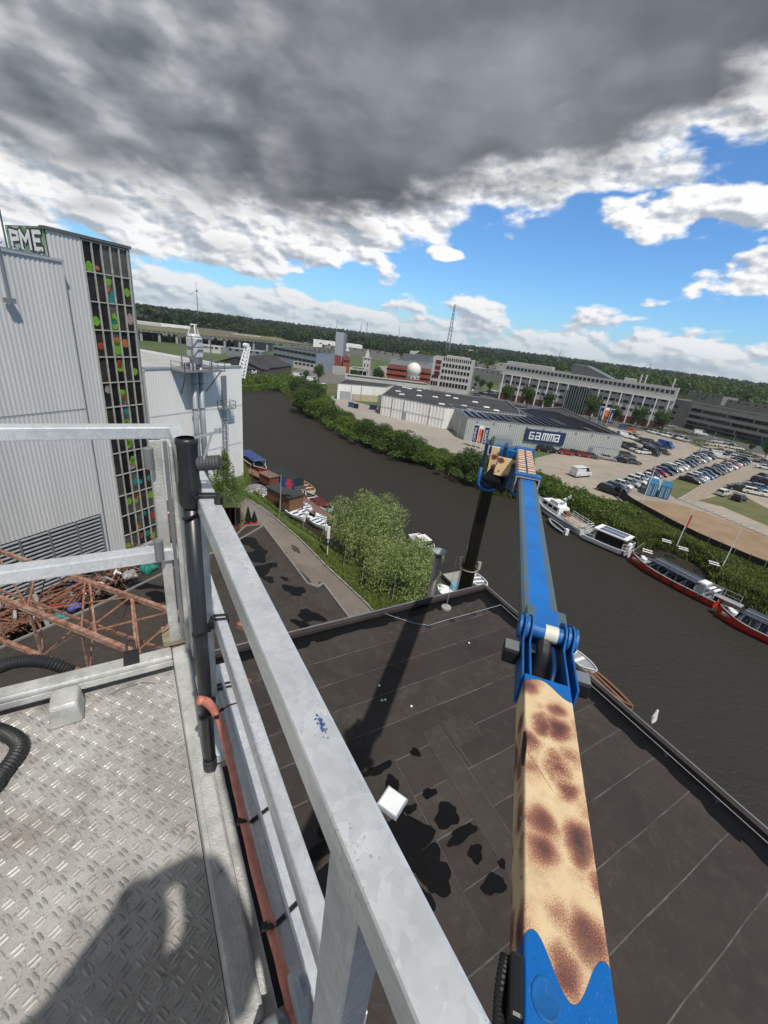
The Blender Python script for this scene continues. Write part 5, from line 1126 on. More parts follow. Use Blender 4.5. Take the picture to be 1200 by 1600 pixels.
m = MB(); rails(m, [Vector((-L*.10, -1.6, 1.25)), Vector((-L*.46, -1.45, 1.25)), Vector((-L*.48, 1.45, 1.25)), Vector((-L*.10, 1.6, 1.25))], .03, (.4, .8)); lp(t, 'stern_rail', m, M_white)
m = MB(); m.box((-L*.42, -1.2, 1.2), (-L*.14, 1.2, 1.26)); lp(t, 'aft_deck', m, mat('sandy_deck', (.42, .34, .25), .7))
m = MB(); m.box((-L*.16, -.5, 1.2), (-L*.10, .5, 2.1)); lp(t, 'deck_seat', m, M_wood)
t, L = boat('dinghy', 'black inflatable dinghy alongside the white yacht', (884, 833), (858, 812), 1.6, .5, [M_dclad, M_lgrey, M_bin], deck=.3, rim=.3, bow=.8)
m = MB(); m.box((-L*.56, -.25, .1), (-L*.46, .25, 1.1)); lp(t, 'outboard_motor', m, M_white)
# gangway between tour boats
m = MB(); a = pg(1110, 925, 1.1); b = pg(1160, 948, 1.2); m.beam(a, b, 1.1, .12); rails(m, [a+Vector((0, .5, 0)), b+Vector((0, .5, 0))], .03); tag(m.build('gangway', M_lgrey), 'grey gangway leading behind the two red boats to the bank', 'gangway')
# ropes and fenders on the far-bank boats
def fenders(px0, px1, n, z, m_, lab):
    A = pg(*px0, z); B = pg(*px1, z)
    for i in range(n):
        p = A.lerp(B, (i+.5)/n); mb = MB(); mb.tube([(p.x, p.y, z-.35), (p.x, p.y, z-.25), (p.x, p.y, z+.2), (p.x, p.y, z+.3), (p.x, p.y, z+.55)], [.05, .14, .14, .05, .015], 8); tag(mb.build('fender', m_), lab % ORDN[i], 'fender', 'fenders on the moored boats')
fenders((925, 842), (980, 868), 4, .6, M_black, 'black fender on the houseboat side, %s from the left')
fenders((1005, 888), (1100, 938), 5, .6, M_blackrub, 'dark fender on the whole red boat, %s from the left')
for a, b, lab in [((986, 862, .9), (1006, 848, 1.5), 'mooring rope from the houseboat stern to the bank'), ((1121, 940, .9), (1132, 918, 1.5), 'mooring rope between the two red boats and the bank'), ((938, 830, 1.0), (965, 815, 1.7), 'pale line from the houseboat bow into the brambles')]:
    A = pg(*a); B = pg(*b); mb = MB(); mb.tube([A, A.lerp(B, .33)-Vector((0, 0, .12)), A.lerp(B, .66)-Vector((0, 0, .12)), B], .03, 5); tag(mb.build('mooring_rope', M_lgrey), lab, 'rope')
# boats by the near bank
M_crm = mat('cream_boat', (.62, .55, .42), .5, 0, .15, 3); M_brin = mat('brown_boat_inside', (.22, .085, .05), .7, 0, .3, 3)
t, L = boat('canopy_boat', 'red boat under a blue canopy by the white warehouse corner', (380, 712), (416, 737), 2.5, .9, [M_red, M_white, M_bin], deck=.3)
m = MB(); m.box((-L*.42, -1.25, 1.9), (L*.25, 1.25, 2.1), taper=(.95, .7)); lp(t, 'canopy', m, M_tarp)
m = MB()
for x in (-L*.4, L*.23):
    for s_ in (-1, 1): m.tube([(x, s_*1.1, .8), (x, s_*1.1, 1.95)], .04, 6)
lp(t, 'canopy_posts', m, M_white)
def simple_boat(lab, s, b, W, mats, z=0, extra=None, Hh=.6, **kw):
    t, L = boat('rowing_boat', lab, s, b, W, Hh, mats, z, deck=kw.pop('deck', .3), **kw)
    for i in range(3):
        m = MB(); x = -L*.28+i*L*.24; m.box((x, -W*.4, Hh-.12), (x+.28, W*.4, Hh-.06)); lp(t, 'thwart', m, mats[1])
    return t, L
simple_boat('cream open boat with brown inside, outer of two at the jetty', (486, 768), (462, 750), 2.3, [M_crm, M_crm, M_brin])
simple_boat('cream open boat with orange inside, inner of two at the jetty', (468, 771), (446, 753), 2.0, [M_crm, M_white, mat('orange_boat_inside', (.36, .12, .06), .7)])
t, L = simple_boat('pale blue boat with a dark red cover and small motor', (514, 796), (478, 772), 2.2, [mat('pale_blue_hull', (.42, .60, .66), .4), M_white, M_bin])
m = MB(); m.box((-L*.35, -1.0, .6), (L*.18, 1.0, .9), taper=(.7, .8)); lp(t, 'cover', m, mat('maroon_cover', (.10, .012, .018), .7))
simple_boat('small white dinghy pulled up beside the wooden hut', (400, 780), (416, 772), 1.3, [M_whull, M_white, M_lgrey], z=.6, Hh=.5)
t, L = simple_boat('white motorboat beyond the big willow', (646, 836), (677, 862), 2.3, [M_whull, M_white, M_lgrey], Hh=.8)
m = MB(); m.box((-L*.2, -.8, .8), (L*.2, .8, 1.4), taper=(.9, .9)); lp(t, 'cabin', m, M_white); m = MB(); m.box((L*.18, -.7, .85), (L*.26, .7, 1.3)); lp(t, 'windscreen', m, M_glassd)
# white canoes with dark bands
M_cano = mat('white_canoe_cover', (.72, .76, .80), .45, 0, .06, 2)
for i, (a, b, lab) in enumerate([((461, 781), (441, 790), 'plain white canoe lying across the others by the hut'), ((476, 809), (441, 794), 'banded white canoe nearest the grass, left group'), ((481, 803), (452, 790), 'banded white canoe in the middle, left group'), ((486, 797), (464, 783), 'banded white canoe nearest the jetty, left group'), ((510, 823), (481, 808), 'banded white canoe nearest the grass, right pair'), ((508, 815), (494, 804), 'banded white canoe nearest the jetty, right pair')]):
    t, L = boat('canoe', lab, a, b, 1.5, .45, [M_cano, M_cano, M_cano], .45, None, deck=-.05, rim=.25, bow=.98, stern=.35, nose=.45)
    if i:
        for k_ in range(4):
            m = MB(); x = -L*.36+k_*L*.21; w_ = .55 if k_ else .4; m.box((x, -w_, .50), (x+L*.075, w_, .535)); lp(t, 'dark_band', m, M_navy)
# jetty with single planks, hut, cabin, flag
jt = thing('jetty', 'brown plank jetty running past the wooden hut to the willow', 'jetty', tuple(pg(440, 770, .6)))
def deckrun(a, b, W, z, t, n):
    A = pg(*a, z); B = pg(*b, z); d = (B-A).normalized(); s = Vector((d.y, -d.x, 0)); L = (B-A).length; mb = MB(); mb.box((-W/2, -L/n*.45, -.03), (W/2, L/n*.45, .03)); me = mesh_only(mb, 'plank', M_plk)
    for i in range(n):
        p = A+d*(L*(i+.5)/n)-ORI[t.name]; child(me, 'plank', t, M=Matrix(((s.x, d.x, 0, p.x), (s.y, d.y, 0, p.y), (0, 0, 1, p.z+random.uniform(-.008, .008)), (0, 0, 0, 1))))
    m = MB()
    for q in (-.4, .4): m.beam(A+s*W*q+Vector((0, 0, -.15)), B+s*W*q+Vector((0, 0, -.15)), .15)
    for i in range(int(L/3)+1):
        for q in (-.45, .45): p = A+d*min(L, i*3)+s*W*q; m.tube([(p.x, p.y, -.8), (p.x, p.y, z+.5)], .12, 8)
    m.build('substructure', M_wood, t)
M_plk = mat('weathered_jetty_plank', (.20, .125, .10), .85, 0, .35, 2, .2, 20)
deckrun((385, 733), (452, 765), 1.8, .6, jt, 40); deckrun((455, 770), (515, 812), 2.4, .6, jt, 50)
A = pg(416, 782, .8); B = pg(436, 793, .8); C_ = pg(455, 783, .8); d = (B-A).normalized(); d.z = 0; Lh = 5.4; s = Vector((d.y, -d.x, 0)); s = -s if s.dot(A) < 0 else s
Mh = fr(pg(417, 783, .7), d, s)
ht = thing('wooden_hut', 'brown timber hut with a dark flat roof on the jetty', 'hut', tuple(pg(417, 783, .5)))
m = MB(); m.box((.03, .03, .5), (Lh-.03, 2.57, 3.0), Mh @ Matrix.Translation((0, 0, -.7))); m.build('core_wall', M_wood, ht)
for i in range(11):
    m = MB(); m.box((0, 0, .52+i*.225), (Lh, .05, .52+i*.225+.205), Mh @ Matrix.Translation((0, 0, -.7))); m.build('board', M_wood, ht)
    m = MB(); m.box((Lh-.05, .05, .52+i*.225), (Lh, 2.6, .52+i*.225+.205), Mh @ Matrix.Translation((0, 0, -.7))); m.build('board', M_wood, ht)
m = MB(); m.box((-.2, -.2, 3.0), (Lh+.2, 2.8, 3.14), Mh @ Matrix.Translation((0, 0, -.7))); m.build('roof', M_roofd, ht)
A = pg(405, 752, .7); t = thing('boat_cabin', 'small red-brown cabin with white windows beyond the wooden hut', 'cabin', tuple(A)); Mc = fr(A, d, s)
m = MB(); m.box((0, 0, 0), (3.0, 1.8, 1.5), Mc); m.build('wall', mat('redbrown_cabin', (.20, .06, .04), .7), t); m = MB(); m.box((-.15, -.15, 1.5), (3.15, 1.95, 1.62), Mc); m.build('roof', M_plk, t); m = MB(); m.box((-.04, .3, .6), (0, 1.4, 1.3), Mc); m.build('window', M_white, t)
A = pg(420, 749, .5); t = thing('dark_tent_boat', 'barge with dark awning moored behind the hut', 'boat', tuple(A)); Mc = fr(A, d, s); m = MB(); m.box((0, 0, -.4), (7, 2.4, .6), Mc); m.build('hull', M_dclad, t); m = MB(); m.prism([(0, 0), (2.4, 0), (2.4, 1.1), (1.2, 1.7), (0, 1.1)], 0, 6.5, Mc @ Matrix(((0, 0, 1, 0), (1, 0, 0, 0), (0, 1, 0, .6), (0, 0, 0, 1)))); m.build('awning', mat('dark_awning', (.02, .03, .03), .8), t)
A = pg(400, 770, .7); m = MB(); R_ = []
m.rings([[(A.x+1.9*math.cos(ph)*math.cos(2*PI*j/16), A.y+1.9*math.cos(ph)*math.sin(2*PI*j/16), .75+1.3*math.sin(ph)) for j in range(16)] for ph in [rad(3+14*i) for i in range(7)]]); tag(m.build('tarpaulin_heap', mat('netted_grey_tarp', (.30, .30, .31), .8, 0, .75, 3.5)), 'grey netted tarpaulin heap beside the small cabin', 'tarpaulin')
m = MB(); A = pg(438, 800, 1.0); m.tube([A, (A.x, A.y, hz_at(A, 437, 742))], .06, 6); ft = thing('flag', 'blue and red flag on a pole above the wooden hut', 'flag', tuple(A)); m.build('pole', M_lgrey, ft)
zt = hz_at(A, 437, 745); m = MB(); N = 7
for i in range(N):
    x = lambda u: A.x+.05+u*1.9/N; zz_ = lambda u: -.25*math.sin(u*.9)*.4
    for (z0_, z1_, k_) in ((0, -.5, 0), (-.5, -.85, 1), (-.85, -1.35, 0)): m.face([(x(i), A.y+zz_(i), zt+z0_-i*.05), (x(i+1), A.y+zz_(i+1), zt+z0_-(i+1)*.05), (x(i+1), A.y+zz_(i+1), zt+z1_-(i+1)*.05), (x(i), A.y+zz_(i), zt+z1_-i*.05)], (1 if (k_ and 1 < i < 6) or 3 <= i <= 4 else 0))
m.build('cloth', [M_tarp, mat('flag_red', (.5, .03, .05), .7)], ft)
# small craft behind the boom foot, chimney, sign post
simple_boat('white boat by the boom foot, bow pointing at the roof edge', (737, 898), (758, 922), 1.9, [M_whull, M_white, M_lgrey], Hh=.7)
t, L = simple_boat('white round-bowed boat left of the boom foot', (712, 934), (684, 918), 1.8, [M_whull, M_white, M_white], Hh=.7, deck=.05, bow=.8)
m = MB(); A = pg(712, 905, .3); Mc = fr(A, bearing(60)); m.box((-1.3, -1.0, 0), (1.3, 1.0, .35), Mc); tag(m.build('pontoon', M_concrete), 'small weathered pontoon behind the boom foot', 'pontoon')
m = MB(); A = pg(709, 924, .3); m.tube([A, A+Vector((0, 0, .5)), A+Vector((0, 0, 1.0))], [.5, .58, .5], 12); tag(m.build('barrel', mat('pale_blue_plastic', (.16, .38, .50), .5)), 'pale blue barrel beside the boom foot', 'barrel')
chb = pg(673, 932, 15.5)*1.0; k_ = 18.6/math.hypot(chb.x, chb.y); cx_, cy_ = chb.x*k_, chb.y*k_; zt = hz_at(Vector((cx_, cy_, 0)), 685, 862)
ch = thing('chimney', 'silver metal chimney with a round cap behind the black roof edge', 'chimney', (cx_, cy_, 1.0)); M_steel = mat('stainless_flue', (.30, .27, .25), .3, .8, .3, 1)
m = MB(); m.tube([(cx_, cy_, 1), (cx_, cy_, zt-.3)], .20, 16); m.build('flue', M_steel, ch, smooth=True)
for z in (zt-2.9, zt-6): m = MB(); m.tube([(cx_, cy_, z), (cx_, cy_, z+.1)], .25, 16); m.build('band', M_steel, ch)
m = MB(); m.tube([(cx_, cy_, zt-.3), (cx_, cy_, zt-.05)], [.16, .2], 12); m.build('neck', M_steel, ch)
m = MB(); m.tube([(cx_, cy_, zt), (cx_, cy_, zt+.06), (cx_, cy_, zt+.16)], [.34, .34, .1], 16); m.build('rain_cap', M_lgrey, ch)
A = pg(511, 870, 1.3); sg2 = thing('sign_post', 'white and blue sign post between path and willow', 'sign', tuple(A)); zt = hz_at(A, 512, 824)
m = MB(); m.tube([A, (A.x, A.y, zt)], .05, 8); m.build('post', M_white, sg2); m = MB(); m.box((A.x-.15, A.y-.12, zt-1.4), (A.x+.15, A.y+.12, zt+.1)); m.build('lamp_box', M_white, sg2); m = MB(); m.box((A.x-.16, A.y-.13, zt-2.2), (A.x+.16, A.y+.13, zt-1.9)); m.build('blue_plate', M_tarp, sg2)
for i, (x, y, yt) in enumerate([(506, 845, 818), (536, 890, 845), (563, 920, 865), (612, 940, 908), (436, 812, 780), (473, 830, 805)]):
    A = pg(x, y, 1.2); m = MB(); m.tube([A, (A.x+.1, A.y, A.z+3.2)], [.035, .02], 6); tag(m.build('stake', M_lgrey), 'thin stake standing in the grass verge, %s along from the hut' % ORDN[i], 'stake', 'stakes in the grass verge')
# terrace with umbrellas and bikes
for i, (x, y, h, lab) in enumerate([(388, 824, 2.9, 'large closed black parasol above the red tables'), (397.5, 824, 2.3, 'smaller closed black parasol at the roof corner')]):
    A = pg(x, y, 1.3); t = thing('closed_parasol', lab, 'parasol', tuple(A)); m = MB(); m.tube([A, A+Vector((0, 0, .8))], .04, 6); m.build('pole', M_lgrey, t); m = MB(); m.tube([A+Vector((0, 0, z)) for z in (.7, 1.0, h*.6, h)], [.16, .42, .3, .05], 10); m.build('canopy', M_black, t)
for i, (x, y) in enumerate([(392, 830), (396, 826), (386, 832)]):
    A = pg(x, y, 1.3); t = thing('cafe_table', 'red cafe table under the parasols, %s of three' % ['front', 'right', 'left'][i], 'table', tuple(A)); m = MB(); m.box((A.x-.7, A.y-.5, 2.0), (A.x+.7, A.y+.5, 2.06)); m.build('top', M_red, t)
    for s_ in (-.5, .5): m = MB(); m.beam((A.x+s_, A.y, 1.3), (A.x+s_, A.y, 2.0), .08); m.build('leg', M_dclad, t)
    m = MB(); m.box((A.x-.7, A.y-.95, 1.7), (A.x+.7, A.y-.68, 1.75)); m.build('bench', M_red, t)
for i in range(6):
    A = pg(403+i*3.4, 797+i*2.4, 1.3); d_ = bearing(50); m = MB(); m.tube([A, A+Vector((0, 0, .6)), A+Vector((0, 0, .8))+d_*.15, A+Vector((0, 0, .6))+d_*.5, A+d_*.5], .035, 6); tag(m.build('bike_hoop', M_lgrey), 'steel cycle hoop at the far end of the path, %s from the left' % ORDN[i], 'bike stand', 'cycle hoops along the path')
# ================================================================ THE BLACK SHED ROOF BELOW
RZ = 15.5; Rc = pg(757, 915, RZ+.1); e1 = bearing(238); e2 = bearing(151.5)
def R_P(a, b, z=RZ): q = Rc + e1*a + e2*b; return Vector((q.x, q.y, z))
shed = thing('black_shed', 'shed with a flat black bitumen roof directly below the basket', 'building', tuple(R_P(0, 0, 0)))
m = MB(); P4 = [R_P(0, 0), R_P(30, 0), R_P(30, 40), R_P(0, 40)]; m.prism([(p.x, p.y) for p in P4], -.5, RZ-.01); m.build('wall', M_dclad, shed)
m = MB(); m.face([R_P(0.05, 0.05, RZ), R_P(29.9, .05, RZ), R_P(29.9, 39.9, RZ), R_P(.05, 39.9, RZ)]); m.build('gutter_zone', M_wet, shed)
def rprism(mb, a0, a1, b0, b1, z0, z1, k=0, wob=0):
    i = len(mb.v); rr = random.Random(int(a0*131+b0*17))
    P = [R_P(a0, b0), R_P(a1, b0), R_P(a1, b1), R_P(a0, b1)]
    mb.v += [(p.x, p.y, z0) for p in P]+[(p.x, p.y, z1) for p in P]
    for f in [(4, 5, 6, 7), (0, 1, 5, 4), (1, 2, 6, 5), (2, 3, 7, 6), (3, 0, 4, 7)]: mb.f.append(tuple(i+j for j in f)); mb.mi.append(k)
g_ = random.Random(21)
for k in range(24):
    b0 = .62+1.04*k-1.04*0; b1 = b0+1.04; a = .72+g_.uniform(-.05, .08); off = [6.1, 11.5, 3.6, 8.7, 13.2][k % 5]
    cuts = [a] + [off+j*11 for j in range(3) if off+j*11 > a+1 and off+j*11 < 28] + [29.2]
    zt = RZ+.003+.0004*k
    for c0, c1 in zip(cuts[:-1], cuts[1:]):
        m = MB(); n = max(2, int((c1-c0)/.7)); 
        # the lap edge wanders a little
        top = []; bot = []
        for j in range(n+1):
            aa = c0+(c1-c0)*j/n; w_ = g_.uniform(-.012, .012); top.append(R_P(aa, b0+w_-.05, zt+.0006)); bot.append(R_P(aa, b1+.0, zt))
        for j in range(n):
            m.face([bot[j], bot[j+1], top[j+1], top[j]], 0)
            p, q = top[j], top[j+1]; w0 = .014+.022*g_.random(); u_ = (bot[j]-top[j]).normalized()*w0
            m.face([p+Vector((0, 0, .002)), q+Vector((0, 0, .002)), q+u_+Vector((0, 0, .002)), p+u_+Vector((0, 0, .002))], 1)
            m.face([p, q, q-Vector((0, 0, .012)), p-Vector((0, 0, .012))], 0)
        q0 = R_P(c0, b0, zt+.0025); q1 = R_P(c0, b1, zt+.0025); u_ = -e1*.0 + e1*.016
        if c0 > 1.2 and g_.random() < .5: m.face([q0, q1, q1+u_, q0+u_], 1)
        m.build('membrane_sheet', [M_bitumen if k % 3 else M_bitumen2, M_seam], shed)
# a strip of single small sheets laid across, around the puddles
for (a0, a1, b0, b1) in [(6.25, 6.9, 5.35, 9.4), (8.0, 8.9, 5.6, 9.6), (5.2, 6.2, 5.3, 6.2)]:
    m = MB(); rprism(m, a0, a1, b0, b1, RZ, RZ+.0155); 
    m.face([R_P(a0, b0, RZ+.0165), R_P(a0+.012, b0, RZ+.0165), R_P(a0+.012, b1, RZ+.0165), R_P(a0, b1, RZ+.0165)], 1); m.build('membrane_sheet', [M_bitumen2, M_seam], shed)
# upstands
for (a0, a1, b0, b1, z1) in [(-.06, 30, -.06, .16, .13), (-.06, .12, .16, 40, .13)]:
    m = MB(); rprism(m, a0, a1, b0, b1, RZ-.3, RZ+z1); m.build('upstand', M_bitumen, shed)
    m = MB(); (rprism(m, a0-.02, a1, b0-.02, b0+.03, RZ+z1, RZ+z1+.02) if b0 < 0 else rprism(m, a0-.02, a0+.03, b0, b1, RZ+z1, RZ+z1+.02)); m.build('edge_trim', M_mgrey, shed)
m = MB(); m.face([R_P(.16, .18, RZ+.008), R_P(.7, .2, RZ+.008), R_P(.74, 40, RZ+.008), R_P(.14, 40, RZ+.008)])
# wavy wet margin along the gutter
def blob(ca, cb, ra, rb, seed, n=26, lob=.22, z=RZ+.016, name='puddle', m_=None, lab=None):
    gg = random.Random(seed); ph = [gg.uniform(0, 6.3) for _ in range(5)]; pts = []
    for j in range(n):
        t = 2*PI*j/n; r = 1+lob*(math.sin(2*t+ph[0])*.5+math.sin(3*t+ph[1])*.6+math.sin(5*t+ph[2])*.45+math.sin(9*t+ph[3])*.22)
        pts.append(R_P(ca+ra*r*math.cos(t), cb+rb*r*math.sin(t), z))
    mb = MB(); mb.face(pts); o = mb.build(name, m_ or M_wet); return tag(o, kind='structure')
def pp(px, py): 
    q = pg(px, py, RZ)-Rc; A_ = np.array([[e1.x, e2.x], [e1.y, e2.y]]); s_ = np.linalg.solve(A_, [q.x, q.y]); return float(s_[0]), float(s_[1])
for i, (x, y, ra, rb) in enumerate([(649, 1176, .13, .14), (590, 1203, .42, .13), (612, 1226, .2, .22), (671, 1240, .22, .11), (698, 1275, .34, .26), (722, 1304, .40, .15), (743, 1334, .19, .17), (784, 1350, .09, .09), (771, 1383, .30, .17), (640, 1310, .5, .45), (660, 1345, .45, .25), (680, 1370, .35, .35), (500, 1330, .45, .14), (510, 1300, .18, .18), (640, 1265, .2, .1), (620, 1290, .4, .2), (520, 1370, .5, .3), (655, 1420, .3, .35)]):
    a_, b_ = pp(x, y); blob(a_, b_, ra, rb, 50+i, z=RZ+.0185+.0004*i)
wet = M_wet
for i in range(26):                                        # scalloped wet edge along both gutters
    blob(.62+.1*math.sin(i*1.7), .6+i*.85, .20, .55, 200+i, z=RZ+.0165+.0002*(i % 7))
for i in range(12):
    blob(1.4+i*1.15, .52+.06*math.sin(i*2.1), .75, .17, 300+i, z=RZ+.0165+.0002*(i % 7))
# lightning conductor on feet
wire = thing('lightning_wire', 'thin pale conductor wire on small feet crossing the black roof', 'wire', tuple(R_P(4, 1.3)))
wp = [(596, 957), (620, 965), (648, 974), (670, 977), (700, 968), (740, 957), (783, 945)]
WP = [R_P(30, .3, RZ+.05)] + [pg(x, y, RZ+.08) for x, y in wp] + [R_P(.25, 1.6, RZ+.1), R_P(.30, 12, RZ+.09), R_P(.3, 30, RZ+.09)]
m = MB(); m.tube(WP, .011, 5); m.build('wire', M_lgrey, wire)
for i, (x, y) in enumerate([(620, 966), (646, 974), (669, 978), (706, 969), (740, 959)]):
    p = pg(x, y, RZ+.02); m = MB(); m.box((p.x-.11, p.y-.11, RZ+.012), (p.x+.11, p.y+.11, RZ+.07), taper=(.7, .7)); m.build('wire_foot', M_black, wire)
for i in range(8):
    p = R_P(.30, 9+i*1.4, RZ); m = MB(); m.box((p.x-.08, p.y-.08, RZ+.01), (p.x+.08, p.y+.08, RZ+.07), taper=(.7, .7)); m.build('wire_foot', M_black, wire)
p = pg(697, 950, RZ+.03); rd = thing('air_terminal', 'thin rod on a round concrete foot standing on the black roof', 'lightning rod', tuple(p))
m = MB(); m.tube([(p.x, p.y, RZ+.01), (p.x, p.y, RZ+.10), (p.x, p.y, RZ+.13)], [.21, .21, .15], 18); m.build('foot', M_concrete, rd); m = MB(); m.tube([(p.x, p.y, RZ+.13), (p.x, p.y, hz_at(p, 709, 862))], [.012, .006], 6); m.build('rod', M_lgrey, rd)
# skylight box
a_, b_ = pp(612, 1256); sk = thing('roof_hatch', 'small white topped roof hatch between the puddles', 'hatch', tuple(R_P(a_, b_, RZ)))
m = MB(); c = R_P(a_, b_, RZ); Ms = fr(c, bearing(120)); m.box((-.30, -.30, 0), (.30, .30, .10), Ms, taper=(.93, .93)); m.build('kerb', M_lgrey, sk); m = MB(); m.box((-.25, -.25, .10), (.25, .25, .125), Ms); m.build('cover', M_white, sk, bevel=.01)
for i, (x, y) in enumerate([(593, 1072), (602, 1094), (597, 1095), (643, 1104), (733, 1005)]):
    p = pg(x, y, RZ); m = MB(); m.box((p.x-.04, p.y-.03, RZ+.012), (p.x+.03, p.y+.03, RZ+.04), taper=(.7, .7)); tag(m.build('pebble', M_white), ['pale pebble by the boom shadow, upper', 'pale pebble by the boom shadow, lower right', 'pale pebble by the boom shadow, lower left', 'pale pebble in mid roof', 'pale pebble near the roof corner'][i], 'pebble')
# boat and barge parts seen over the right roof edge
simple_boat('white boat beside the black roof edge, mostly hidden by the boom', (880, 1012), (930, 1054), 1.7, [M_whull, M_white, M_lgrey], Hh=.8, deck=.1)
t, L = boat('brown_barge', 'narrow red-brown wooden boat along the black roof edge', (922, 1050), (986, 1112), 1.2, .9, [mat('brown_hull', (.33, .17, .11), .6, 0, .2, 2), M_wood, M_bin], deck=.3, rim=.25)
m = MB(); m.box((-L*.4, -.25, .85), (L*.35, .0, 1.0)); lp(t, 'spar', m, M_wood)
# heron-like gull on the roof edge
p = pg(1019, 1128, RZ+.15); gl = MB(); K = bearing(40)
prof = [(-.24, .0, .012, .10), (-.16, 0, .035, .11), (-.06, 0, .075, .13), (.04, 0, .085, .16), (.12, 0, .065, .21), (.17, 0, .042, .27), (.19, 0, .040, .32), (.23, 0, .036, .335), (.27, 0, .012, .325), (.33, 0, .004, .315)]
Mg_ = fr(Vector((p.x, p.y, RZ+.15)), K); rr = []
for i, (x, y, r, z) in enumerate(prof): rr.append([Mg_ @ Vector((x, r*math.cos(2*PI*j/12), z+r*1.0*math.sin(2*PI*j/12))) for j in range(12)])
gl.rings(rr); gb_ = thing('gull', 'grey and white gull standing on the edge of the black roof', 'bird', (p.x, p.y, RZ+.15)); gl.build('body', mat('gull_plumage', (.55, .56, .58), .8, 0, .5, 9, col2=(.22, .23, .25)), gb_, smooth=True)
for s_ in (-.03, .03):
    m = MB(); m.tube([Mg_ @ Vector((.02, s_, 0)), Mg_ @ Vector((.03, s_, .1))], .006, 5); m.box((.0, s_-.02, 0), (.06, s_+.02, .006), Mg_); m.build('leg', M_orangep, gb_)
# ================================================================ LOW ROOFS AND SCRAP AT THE LEFT
def flat_roof(name, label, px, z, z0=1.2):
    P = [pg(x, y, z) for x, y in px]; c = sum(P, Vector())/len(P); t = thing(name, label, 'building', (c.x, c.y, z0))
    m = MB(); m.prism([(p.x, p.y) for p in P], z0, z); m.build('wall', M_gwall, t)
    m = MB(); m.face([p+Vector((0, 0, .004)) for p in P]); m.build('roof', M_bitumen2, t)
    for i in range(len(P)):
        a, b = P[i], P[(i+1) % len(P)]; m = MB(); m.beam(a+Vector((0, 0, .06)), b+Vector((0, 0, .06)), .14, .16); m.build('roof_edge', M_gwall, t)
    return t, P
fr1, P1 = flat_roof('low_shed', 'low flat-roofed shed with black puddles beside the path', [(372, 845), (412, 822), (480, 912), (497, 918), (505, 912), (560, 985), (420, 1030), (300, 1060), (250, 905)], 4.5)
for i, (x, y, w, h) in enumerate([(392, 848, 2.4, .9), (402, 868, 1.9, 1.2), (410, 890, 1.3, 1.3), (428, 882, .7, .4), (445, 904, .6, .3), (460, 922, 1.6, .8), (485, 962, 1.9, .7), (420, 905, .9, .5), (372, 870, 1.0, .9), (470, 975, 1.2, .5)]):
    c = pg(x, y, 4.52); gg = random.Random(i+9); ph = [gg.uniform(0, 6) for _ in range(4)]; A_ = rad(-30)
    pts = []
    for j in range(24):
        t = 2*PI*j/24; r = 1+.28*math.sin(2*t+ph[0])*.6+.2*math.sin(3*t+ph[1])+.1*math.sin(7*t+ph[2]); X, Y = w*.62*r*math.cos(t), h*.9*r*math.sin(t); pts.append((c.x+X*math.cos(A_)-Y*math.sin(A_), c.y+X*math.sin(A_)+Y*math.cos(A_), 4.512+.0015*i))
    mb = MB(); mb.face(pts); tag(mb.build('puddle', M_wet), kind='structure')
fr2, P2 = flat_roof('low_shed', 'dark flat roof under the rusty crane jib', [(-60, 1040), (150, 948), (277, 886), (300, 930), (330, 1100), (-60, 1200)], 4.9)
for i, (x, y, w, h) in enumerate([(225, 915, 2.0, .5), (250, 932, 1.6, .8), (205, 940, 1.2, .4), (262, 912, .8, .5)]):
    c = pg(x, y, 4.92); gg = random.Random(i+39); ph = [gg.uniform(0, 6) for _ in range(4)]
    pts = [(c.x+w*.6*(1+.3*math.sin(2*t+ph[0])+.2*math.sin(5*t+ph[1]))*math.cos(t), c.y+h*(1+.3*math.sin(3*t+ph[2]))*math.sin(t), 4.912+.0015*i) for t in [2*PI*j/24 for j in range(24)]]
    mb = MB(); mb.face(pts); tag(mb.build('puddle', M_wet), kind='structure')
m = MB(); m.face([pg(x, y, 1.34) for x, y in [(-100, 880), (60, 870), (250, 835), (290, 850), (300, 930), (150, 1000), (-100, 1060)]]); struct('yard_floor', m, mat('dark_oily_yard', (.045, .038, .032), .95, 0, .4, .5))
flat_roof('terrace_roof', 'small grey flat roof with a brick wall behind the birch', [(365, 840), (385, 822), (410, 820), (400, 835), (378, 850)], 2.6)
A = pg(345, 810, 1.3); B = pg(378, 806, 1.3)
building('brick_annex', 'small dark brick annex half hidden by the birch', 'building', pg(345, 846), pg(374, 844), 3.6, 4, mat('dark_brick', (.11, .05, .04), .9, 0, .3, 2), M_roofd, rows=[(2.2, 2.0, 1.0, 3, .15, .95)])
